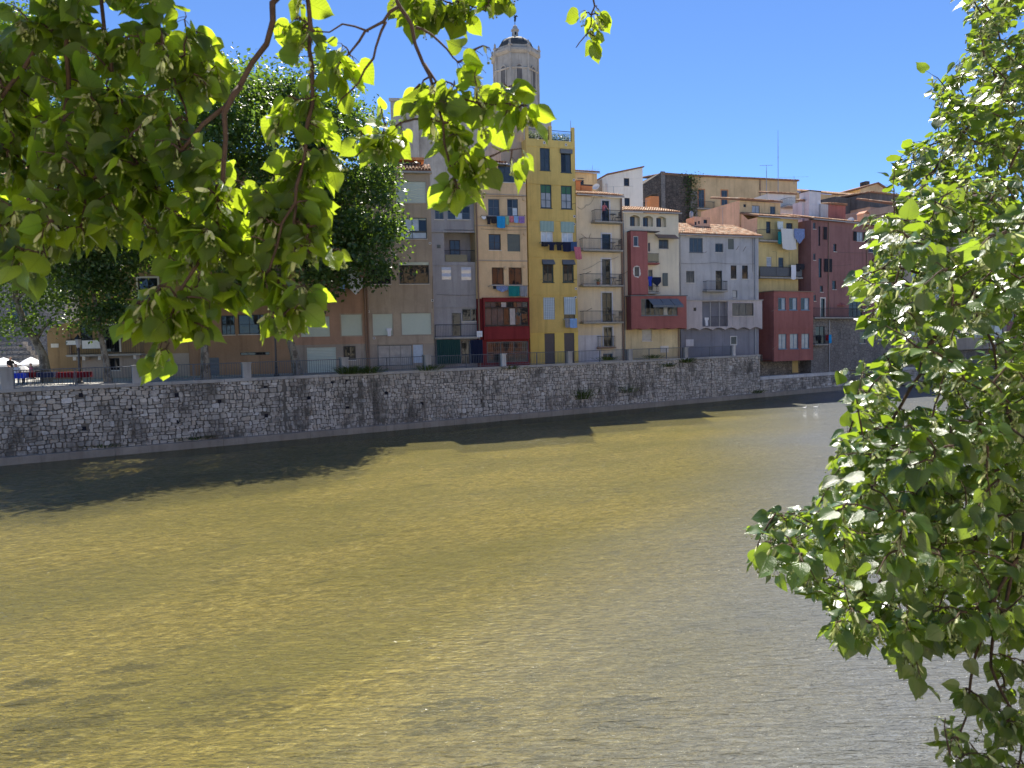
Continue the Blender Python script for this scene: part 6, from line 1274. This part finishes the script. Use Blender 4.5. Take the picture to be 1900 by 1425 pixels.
# ------------------------------------------------------------------ linden trees framing the view
OUT = [(0, .0), (.17, -.075), (.34, -.02), (.455, .14), (.485, .33), (.43, .52), (.31, .70), (.165, .86), (.055, .98), (0, 1.10)]
MID = [0, .04, .10, .22, .37, .54, .71, .86, .98, 1.10]
def leaf_shape(seed):
    r = random.Random(seed); fold = r.uniform(.05, .40); curl = r.uniform(-.10, .35); wave = r.uniform(.02, .06); ph = r.uniform(0, 6); asym = r.uniform(.9, 1.1); tw = r.uniform(-.25, .25)
    vs = []; uv = []; n = len(OUT)
    def z(x, y): return fold * abs(x) - curl * (y - .2) ** 2 * .6 + wave * math.sin(9 * y + ph + 4 * x) * abs(x) * 2 + tw * x * (y - .3)
    for y in MID: vs.append((0, y, z(0, y))); uv.append((0, y))
    for side in (-1, 1):
        for k in (.55, 1.0):
            for i in range(1, n - 1):
                x = OUT[i][0] * k * side * (asym if side > 0 else 1); y = MID[i] + (OUT[i][1] - MID[i]) * k
                if k == 1.0: y += .012 * math.sin(i * 5.1 + ph)
                vs.append((x, y, z(x, y))); uv.append((x, y))
    fs = []; m = n - 2
    for s, base in ((-1, n), (1, n + 2 * m)):
        a0, b0 = base, base + m
        for i in range(m - 1):
            q1 = (i + 1, i + 2, a0 + i + 1, a0 + i); q2 = (a0 + i, a0 + i + 1, b0 + i + 1, b0 + i)
            for q in (q1, q2): fs.append(q if s < 0 else tuple(reversed(q)))
        for q in ((0, 1, a0), (0, a0, b0), (n - 2, n - 1, a0 + m - 1), (a0 + m - 1, n - 1, b0 + m - 1)): fs.append(q if s < 0 else tuple(reversed(q)))
    # make the upper side face +z
    return vs, fs, uv
LEAVES = [leaf_shape(k) for k in range(10)]
def fixw(vs, fs):
    a, b_, c = (Vector(vs[i]) for i in fs[0][:3]); return (b_ - a).cross(c - a).z > 0
LEAVES = [(v, f if fixw(v, f) else [tuple(reversed(q)) for q in f], u) for v, f, u in LEAVES]
LEAF_ME = {}
for mk in ('leaf', 'leaf_glossy'):
    LEAF_ME[mk] = []
    for k, (v, f, u) in enumerate(LEAVES):
        b = MB(); b.tint = .06 + .098 * k; b.uv = u; b.raw(v, f); LEAF_ME[mk].append(b.mesh('leaf', MT[mk], True))
def sphere_pts(c, r):
    vs = [c + Vector((0, 0, r))]
    for t in (.9, 1.9):
        for k in range(6): a = k * math.pi / 3; vs.append(c + Vector((math.sin(t) * math.cos(a) * r, math.sin(t) * math.sin(a) * r, math.cos(t) * r)))
    vs.append(c - Vector((0, 0, r))); fs = [(0, 1 + k, 1 + (k + 1) % 6) for k in range(6)] + [(1 + k, 7 + k, 7 + (k + 1) % 6, 1 + (k + 1) % 6) for k in range(6)] + [(13, 7 + (k + 1) % 6, 7 + k) for k in range(6)]
    return vs, fs
class Linden:
    def __init__(s, label, base, seed, mk='leaf'):
        s.mk = mk; s.r = random.Random(seed); s.o = Vector(base); s.e = empty('linden_tree', base); tag(s.e, label, 'tree', 'lindens on the near bank'); s.nodes = []; s.br = []; s.lf = []; s.bract = MB(); s.fruit = MB()
    def trunk(s, pts, rad): b = MB(); b.tube([Vector(p) - s.o for p in pts], rad, 12); b.build('trunk', MT['bark_linden'], s.e, True)
    def branch(s, pts, r0, r1):
        raw = [at(*p) if len(p) == 3 and not isinstance(p, Vector) else p for p in pts]; P_ = []; rnd = s.r
        for i in range(len(raw) - 1):                      # Catmull-Rom with small kinks
            p0, p1, p2, p3 = raw[max(i - 1, 0)], raw[i], raw[i + 1], raw[min(i + 2, len(raw) - 1)]; n = max(2, int((p2 - p1).length / .06))
            for k in range(n):
                t = k / n; q = .5 * ((2 * p1) + (p2 - p0) * t + (2 * p0 - 5 * p1 + 4 * p2 - p3) * t * t + (3 * p1 - p0 - 3 * p2 + p3) * t ** 3)
                P_.append(q + Vector((rnd.gauss(0, 1), rnd.gauss(0, 1), rnd.gauss(0, 1))) * .004)
        P_.append(raw[-1]); m = MB(); N = len(P_); rr = [(r0 + (r1 - r0) * i / (N - 1)) * rnd.uniform(.92, 1.1) for i in range(N)]
        m.tube([p - s.o for p in P_], rr, 7); j = len(s.br); s.br.append(m); s.nodes += [(p, j) for p in P_[1:]]
    def twigs(s, jobs):           # jobs: (end, leaves, size, style, fruit); grown outward so that later twigs spring from earlier ones
        base = [n_[0] for n_ in s.nodes]
        def tree():
            k = KDTree(len(s.nodes))
            for i, n_ in enumerate(s.nodes): k.insert(n_[0], i)
            k.balance(); return k
        kd = tree(); jobs = sorted(jobs, key=lambda q: kd.find(q[0])[2]); fresh = []
        for c, q in enumerate(jobs):
            if c % 12 == 0 and fresh: s.nodes += fresh; fresh = []; kd = tree()
            _, i, d = kd.find(q[0]); p0, j = s.nodes[i]; pts = s._tw(p0, *q[:1], j, *q[1:])
            fresh += [(x, j) for x in pts[len(pts) // 3::2]]
        s.nodes += fresh
    def _tw(s, p0, end, j, nl, size, style, fruit):
        rnd = s.r; v = end - p0; L = max(v.length, .02); mid = (p0 + end) / 2 + Vector((rnd.gauss(0, .1), rnd.gauss(0, .1), .10 + rnd.uniform(0, .08))) * L
        pts = []; n = max(4, int(L / .035))
        for i in range(n + 1): t = i / n; pts.append(p0 * (1 - t) ** 2 + mid * 2 * t * (1 - t) + end * t * t + Vector((rnd.gauss(0, 1), rnd.gauss(0, 1), rnd.gauss(0, 1))) * .0025)
        s.br[j].tube([p - s.o for p in pts], [.0033 - .0019 * i / n + .002 * min(1, L) * (1 - i / n) for i in range(n + 1)], 4, False)
        span = min(L * .75, .30); dirv = (end - mid).normalized(); sd = 1
        for k in range(nl):
            t = 1 - (span / L) * k / max(1, nl); q = pts[min(n, max(0, int(t * n)))]; sd = -sd; side = dirv.cross(Vector((0, 0, 1)))
            side = side.normalized() if side.length > .1 else Vector((1, 0, 0))
            s.leaf(q, dirv, side * sd * (1 if k else .15), size * rnd.uniform(.55, 1.5), style, j)
            c = px(q)
            if rnd.random() < fruit and not (c and 900 < c[0] < 1015 and 20 < c[1] < 150): s.cluster(q, size, dirv, j)
        return pts
    def leaf(s, q, dirv, side, L, style, j):
        rnd = s.r; R3 = Vector((rnd.gauss(0, 1), rnd.gauss(0, 1), rnd.gauss(0, 1)))
        if style == 'hang':
            ax = Vector((0, 0, -.75)) + dirv * .5 + side * .6 + R3 * .42; nr = Vector((0, .45, .55)) + R3.cross(Vector((1, 0, 0))) * .45 + Vector((rnd.gauss(0, .4), rnd.gauss(0, .25), rnd.gauss(0, .3)))
        else:
            ax = Vector((0, 0, -.32)) + dirv * .55 + side * .7 + R3 * .28; nr = Vector((-.28, -.20, .80)) + Vector((rnd.gauss(0, .42), rnd.gauss(0, .42), rnd.gauss(0, .2)))
        ax.normalize(); nr = nr - ax * nr.dot(ax)
        if nr.length < .1: nr = ax.orthogonal()
        nr.normalize(); x = ax.cross(nr); pet = L * rnd.uniform(.35, .55); pd = (ax * .7 + side * .4 + Vector((0, 0, -.15))).normalized(); b0 = q + pd * pet
        s.br[j].tube([q - s.o, q + pd * pet * .5 - s.o + Vector((0, 0, pet * .06)), b0 - s.o], [.0011, .0009, .0009], 3, False)
        M_ = Matrix.Identity(4)
        for i in range(3): M_[i][0] = x[i] * L; M_[i][1] = ax[i] * L; M_[i][2] = nr[i] * L; M_[i][3] = b0[i]
        c = px(b0 + ax * L * .5); vis = 0.0
        if s.mk == 'leaf' and c and 908 < c[0] < 1012 and 30 < c[1] < 150 and rnd.random() < .93: return      # a thin spot in the crown
        if c and -60 < c[0] < 1960 and -60 < c[1] < 1485: vis = (L / c[2]) ** 2 * (.3 + abs(nr.dot((EYE - b0).normalized())))
        s.lf.append((vis, rnd.randrange(len(LEAVES)), M_))
    def cluster(s, q, size, dirv, j):
        rnd = s.r; L = size * rnd.uniform(.75, 1.05); ax = (Vector((0, 0, -.8)) + dirv * .5 + Vector((rnd.gauss(0, .35), rnd.gauss(0, .35), rnd.gauss(0, .2)))).normalized(); nr = ax.orthogonal().normalized(); nr = Quaternion(ax, rnd.uniform(0, 6.28)) @ nr; x = ax.cross(nr); b0 = q - s.o; w_ = L * rnd.uniform(.10, .14)
        s.bract.tint = rnd.random(); pts = [(0, .1), (.8, .3), (1, .55), (.8, .85), (.2, 1.0)]
        lf = [b0 + ax * L * y - x * w_ * k + nr * L * (.10 * y * y + .05 * k * k) for k, y in pts]; rt = [b0 + ax * L * y + x * w_ * k + nr * L * (.10 * y * y + .05 * k * k) for k, y in pts]; mdl = [b0 + ax * L * y + nr * L * .10 * y * y for k, y in pts]
        n = len(pts); s.bract.raw(lf + mdl + rt, [(i, i + 1, n + i + 1, n + i) for i in range(n - 1)] + [(n + i, n + i + 1, 2 * n + i + 1, 2 * n + i) for i in range(n - 1)])
        st = b0 + ax * L * .45; en = st + (ax * .3 + Vector((0, 0, -.7)) + nr * .4).normalized() * L * .5; s.fruit.tint = rnd.random(); s.fruit.tube([st, en], .0008, 3, False)
        for k in range(rnd.randint(2, 5)):
            d = (Vector((rnd.gauss(0, .6), rnd.gauss(0, .6), -.8))).normalized() * rnd.uniform(.008, .022); s.fruit.tube([en, en + d], .0007, 3, False); v, f = sphere_pts(en + d, rnd.uniform(.0030, .0046)); s.fruit.tint = rnd.random(); s.fruit.raw(v, f)
    def finish(s):
        for b in s.br: b.build('branch', MT['bark_linden'], s.e, True)
        s.lf.sort(key=lambda q: -q[0]); inv = Matrix.Translation(-s.o); rnd = s.r
        for vis, k, M_ in s.lf[:300]: inst('leaf', LEAF_ME[s.mk][k], s.e, inv @ M_)
        b = MB(); b.uv = []
        for vis, k, M_ in s.lf[300:]:
            v, f, u = LEAVES[k]; b.tint = .06 + .098 * k; A = inv @ M_; b.raw([A @ Vector(p) for p in v], f); b.uv += u
        tag(b.build('foliage', MT[s.mk], s.e, True), kind='stuff'); tag(s.bract.build('bracts', MT['bract'], s.e, True), kind='stuff'); tag(s.fruit.build('fruits', MT['fruit'], s.e, True), kind='stuff')
def ell(rnd, c):
    while True:
        a, b_ = rnd.uniform(-1, 1), rnd.uniform(-1, 1)
        if a * a + b_ * b_ <= 1: return c[0] + a * c[2], c[1] + b_ * c[3], rnd.uniform(c[4], c[5])
# ---- left tree
def AT(u, v, d): return at(u, v, 1.25 + .42 * d)

LT = Linden('overhanging linden with backlit hanging leaves filling the upper left', (-5.2, -3.4, 4.25), 21)
top = [(-700, -420, 2.6), (-250, -330, 2.2), (150, -280, 2.1), (500, -260, 2.1), (800, -240, 2.3), (1050, -230, 3.2), (1150, -200, 4.0)]
LT.trunk([(-5.2, -3.4, 4.1), (-5.15, -3.35, 5.6), (-4.9, -2.9, 7.2), (-4.2, -1.6, 8.0)], [.30, .24, .19, .12])
LT.branch([Vector((-4.4, -2.0, 7.85)), Vector((-3.4, .4, 7.8))] + [AT(*p) for p in top], .06, .012)
for pts, r0, r1 in (([(150, -280, 2.1), (118, -60, 2.0), (112, 0, 1.95), (90, 60, 1.9), (42, 126, 1.85), (-30, 230, 1.8)], .012, .004),
                    ([(118, -60, 2.0), (122, 60, 1.95), (130, 177, 1.9), (120, 230, 1.85), (158, 332, 1.7), (150, 420, 1.6)], .008, .003),
                    ([(200, -270, 2.1), (188, 0, 2.0), (205, 90, 1.95), (221, 174, 1.9), (270, 300, 1.75), (262, 400, 1.6)], .008, .003),
                    ([(300, -270, 2.1), (290, 20, 2.0), (320, 120, 1.95), (350, 230, 1.9)], .007, .003),
                    ([(500, -260, 2.1), (514, -40, 1.85), (511, 10, 1.8), (495, 79, 1.75), (445, 160, 1.7), (380, 237, 1.65), (300, 300, 1.6)], .013, .005),
                    ([(445, 160, 1.7), (421, 210, 1.65), (418, 300, 1.6), (408, 380, 1.5), (385, 450, 1.4), (340, 530, 1.25), (310, 600, 1.15)], .008, .003),
                    ([(560, -250, 2.1), (568, 0, 1.75), (577, 126, 1.7), (572, 240, 1.65), (560, 310, 1.6), (545, 380, 1.5), (524, 415, 1.45), (500, 500, 1.38), (512, 570, 1.32)], .009, .0025),
                    ([(545, 380, 1.5), (553, 450, 1.45), (590, 470, 1.45)], .004, .002),
                    ([(700, -250, 2.2), (730, -40, 1.7), (747, 18, 1.6), (765, 43, 1.58), (786, 118, 1.52), (806, 172, 1.48), (823, 229, 1.42), (834, 304, 1.36), (850, 350, 1.32)], .008, .0025),
                    ([(736, 10, 1.65), (712, 40, 1.66), (679, 57, 1.68), (650, 97, 1.7), (620, 130, 1.7)], .005, .0022), ([(715, 39, 1.66), (700, 86, 1.66), (676, 132, 1.68), (655, 170, 1.7), (625, 200, 1.7)], .004, .002), ([(679, 56, 1.68), (640, 50, 1.7), (582, 58, 1.7)], .003, .0018),
                    ([(770, 52, 1.57), (797, 64, 1.55), (830, 90, 1.52), (851, 116, 1.5)], .004, .002), ([(786, 118, 1.52), (850, 180, 1.45), (920, 190, 1.42), (960, 200, 1.4)], .0035, .0018), ([(823, 229, 1.42), (770, 220, 1.5), (710, 250, 1.6), (660, 290, 1.65)], .0035, .0018),
                    ([(800, -240, 2.3), (830, -60, 2.9), (850, 0, 2.9), (900, 20, 2.9)], .006, .002), ([(1050, -230, 3.2), (1098, -20, 3.7), (1101, 25, 3.7), (1087, 64, 3.7), (1069, 88, 3.7)], .006, .0018), ([(1050, -230, 3.2), (1000, -60, 3.0), (960, 0, 3.0)], .005, .002)):
    LT.branch([AT(*p) for p in pts], r0, r1)
rnd = random.Random(5); jobs = []
for c, n, nl, sz in (((170, 110, 235, 150, 1.7, 2.3), 105, 5, .078), ((110, 330, 190, 130, 1.5, 2.1), 72, 5, .08), ((50, 430, 80, 70, 1.35, 1.7), 14, 4, .08), ((310, 330, 120, 130, 1.45, 1.85), 46, 5, .08), ((480, 415, 115, 95, 1.4, 1.7), 40, 4, .078), ((400, 480, 90, 70, 1.3, 1.5), 14, 4, .08), ((300, 590, 50, 75, 1.1, 1.25), 9, 3, .085), ((360, 560, 45, 60, 1.15, 1.3), 6, 3, .08), ((520, 545, 55, 60, 1.25, 1.4), 8, 4, .078), ((590, 440, 45, 45, 1.4, 1.5), 4, 3, .078),
                     ((600, 110, 60, 60, 1.65, 1.75), 7, 3, .075), ((560, 210, 60, 55, 1.65, 1.75), 7, 4, .075), ((590, 300, 70, 45, 1.6, 1.7), 7, 4, .075), ((700, 240, 50, 45, 1.55, 1.65), 5, 4, .075), ((740, 165, 40, 30, 1.5, 1.6), 2, 3, .075), ((840, 190, 80, 85, 1.35, 1.5), 12, 4, .08), ((860, 300, 50, 55, 1.3, 1.42), 8, 4, .08), ((940, 190, 50, 40, 1.38, 1.45), 5, 4, .078), ((885, 75, 28, 25, 1.48, 1.52), 1, 3, .08), ((960, 300, 25, 25, 1.35, 1.4), 1, 2, .08), ((810, 10, 110, 35, 2.7, 3.0), 17, 4, .078), ((935, -14, 45, 10, 2.9, 3.0), 4, 3, .075), ((1095, 40, 35, 38, 3.65, 3.75), 5, 3, .08), ((570, 20, 60, 40, 1.75, 1.85), 5, 3, .075)):
    jobs += [(AT(*ell(rnd, c)), nl, .048, 'hang', .4) for _ in range(int(n * (1.35 if n > 60 else 1.2 if n > 20 else 1.6) + .5))]
LT.twigs(jobs); jobs = []
seen = [q[2].translation.copy() for q in LT.lf]
for _ in range(125):                                      # unseen crown twigs added towards the sun to shade the leaves in view
    p = rnd.choice(seen); c = px(p); t = rnd.uniform(.45, 2.2)
    if c and c[0] > 300 and rnd.random() < .95: continue
    q = p + SUN * t + Vector((rnd.gauss(0, .12), rnd.gauss(0, .12), 0)); c = px(q)
    if c and c[1] > -70: continue
    jobs.append((q, 5, .08, 'bough', 0))
LT.twigs(jobs); LT.finish()
# ---- right tree
RT = Linden('dense sunlit linden hanging over the river along the right side', (7.6, 4.3, 4.25), 22, 'leaf_glossy')
RT.trunk([(7.6, 4.3, 4.1), (7.55, 4.3, 5.6), (7.3, 4.4, 7.0), (6.9, 4.5, 8.6), (6.7, 4.6, 10.0)], [.32, .26, .22, .16, .10])
V = Vector
for pts, r0, r1 in (([V((7.3, 4.4, 6.8)), at(2120, 430, 4.0), at(1960, 480, 3.3), at(1900, 506, 3.1), at(1816, 547, 3.0), at(1775, 582, 2.95), at(1737, 622, 2.9), at(1690, 720, 2.9), at(1640, 800, 2.9)], .04, .006),
                    ([at(1816, 547, 3.0), at(1740, 520, 3.0), at(1680, 500, 2.9), at(1620, 505, 2.8)], .009, .003), ([at(1790, 560, 2.98), at(1830, 610, 2.9), at(1850, 680, 2.85), at(1840, 760, 2.8)], .006, .003),
                    ([V((7.0, 4.45, 8.2)), at(2100, 60, 4.6), at(1930, 90, 4.2), at(1850, 150, 4.1), at(1780, 260, 4.0), at(1720, 330, 3.9), at(1660, 380, 3.7)], .035, .005), ([at(1850, 150, 4.1), at(1830, 60, 4.2), at(1800, 0, 4.3)], .009, .004), ([at(1780, 260, 4.0), at(1720, 270, 4.0), at(1680, 285, 4.0)], .006, .003), ([at(1930, 90, 4.2), at(1900, 250, 3.6), at(1850, 350, 3.4), at(1790, 430, 3.3)], .01, .004),
                    ([V((7.45, 4.3, 5.9)), at(2100, 760, 4.0), at(1960, 830, 3.3), at(1850, 870, 3.1), at(1740, 920, 3.0), at(1620, 975, 2.95), at(1520, 1000, 2.9), at(1440, 1000, 2.9)], .035, .004), ([at(1740, 920, 3.0), at(1660, 1040, 2.9), at(1600, 1120, 2.85), at(1540, 1175, 2.8)], .008, .003), ([at(1620, 975, 2.95), at(1540, 1040, 2.85), at(1470, 1080, 2.85)], .005, .0025), ([at(1850, 870, 3.1), at(1700, 830, 3.0), at(1600, 830, 2.9), at(1550, 840, 2.9)], .007, .003),
                    ([at(1960, 830, 3.3), at(1900, 1000, 2.7), at(1845, 1110, 2.55), at(1824, 1177, 2.5), at(1802, 1257, 2.45), at(1796, 1324, 2.4), at(1770, 1400, 2.4)], .012, .003), ([at(1900, 1000, 2.7), at(1850, 1170, 2.5), at(1838, 1237, 2.45), at(1870, 1308, 2.4), at(1900, 1360, 2.4), at(1880, 1450, 2.4)], .008, .003), ([at(1845, 1110, 2.55), at(1740, 1180, 2.6), at(1690, 1240, 2.6)], .006, .0025), ([at(1900, 506, 3.1), at(1930, 650, 2.7), at(1900, 760, 2.5), at(1850, 830, 2.4)], .01, .004)):
    RT.branch(pts, r0, r1)
poly = [(1775, -40), (1805, 70), (1745, 150), (1735, 230), (1655, 280), (1655, 320), (1690, 350), (1610, 410), (1630, 470), (1580, 500), (1590, 560), (1600, 590), (1670, 640), (1590, 660), (1575, 700), (1590, 770), (1575, 800), (1545, 830), (1540, 900), (1500, 935), (1410, 955), (1395, 1040), (1475, 1085), (1530, 1110), (1525, 1175), (1640, 1190), (1670, 1200), (1680, 1255), (1740, 1280), (1760, 1400), (1800, 1460), (1990, 1460), (1990, -40)]
def inside(x, y):
    r = False; j = len(poly) - 1
    for i in range(len(poly)):
        if (poly[i][1] > y) != (poly[j][1] > y) and x < (poly[j][0] - poly[i][0]) * (y - poly[i][1]) / (poly[j][1] - poly[i][1]) + poly[i][0]: r = not r
        j = i
    return r
gaps = [(1700, 705, 55, 50, .85), (1820, 625, 60, 40, .8), (1850, 430, 40, 40, .6), (1760, 1240, 45, 45, .6), (1860, 1260, 45, 60, .6), (1620, 640, 60, 35, .7), (1750, 40, 60, 50, .5), (1880, 350, 40, 40, .5), (1810, 1330, 50, 40, .5)]
n = 0; jobs = []
while n < 2150:
    u, v = rnd.uniform(1390, 1980), rnd.uniform(-30, 1450)
    if not inside(u, v) or any(((u - g[0]) / g[2]) ** 2 + ((v - g[1]) / g[3]) ** 2 < 1 and rnd.random() < g[4] for g in gaps): continue
    if v > 1180 and rnd.random() < .68: continue
    if v > 980 and rnd.random() < .25: continue
    if rnd.random() < .06: u -= rnd.uniform(10, 45); v += rnd.uniform(-15, 25)
    if u < 1700 and 300 < v < 900 and rnd.random() < .15: continue
    d = rnd.uniform(3.3, 4.9) if v < 330 else (rnd.uniform(2.55, 4.3) if v < 1120 else rnd.uniform(2.2, 2.75))
    if 420 < v < 1100 and rnd.random() < .10: d = rnd.uniform(2.0, 2.4)
    jobs.append((at(u, v, d), 5, .046, 'bough' if v < 1120 else 'hang', .7)); n += 1
for _ in range(110):  # unseen crown twigs beyond the frame, these and the next, added for shade
    u, v, d = rnd.uniform(2030, 2600), rnd.uniform(-900, 1100), rnd.uniform(2.6, 4.6); jobs.append((at(u, v, d), 5, .085, 'bough', 0))
for _ in range(12):
    u, v, d = rnd.uniform(1800, 2300), rnd.uniform(-700, -80), rnd.uniform(3.6, 5); jobs.append((at(u, v, d), 5, .085, 'bough', 0))
RT.twigs(jobs); RT.finish()
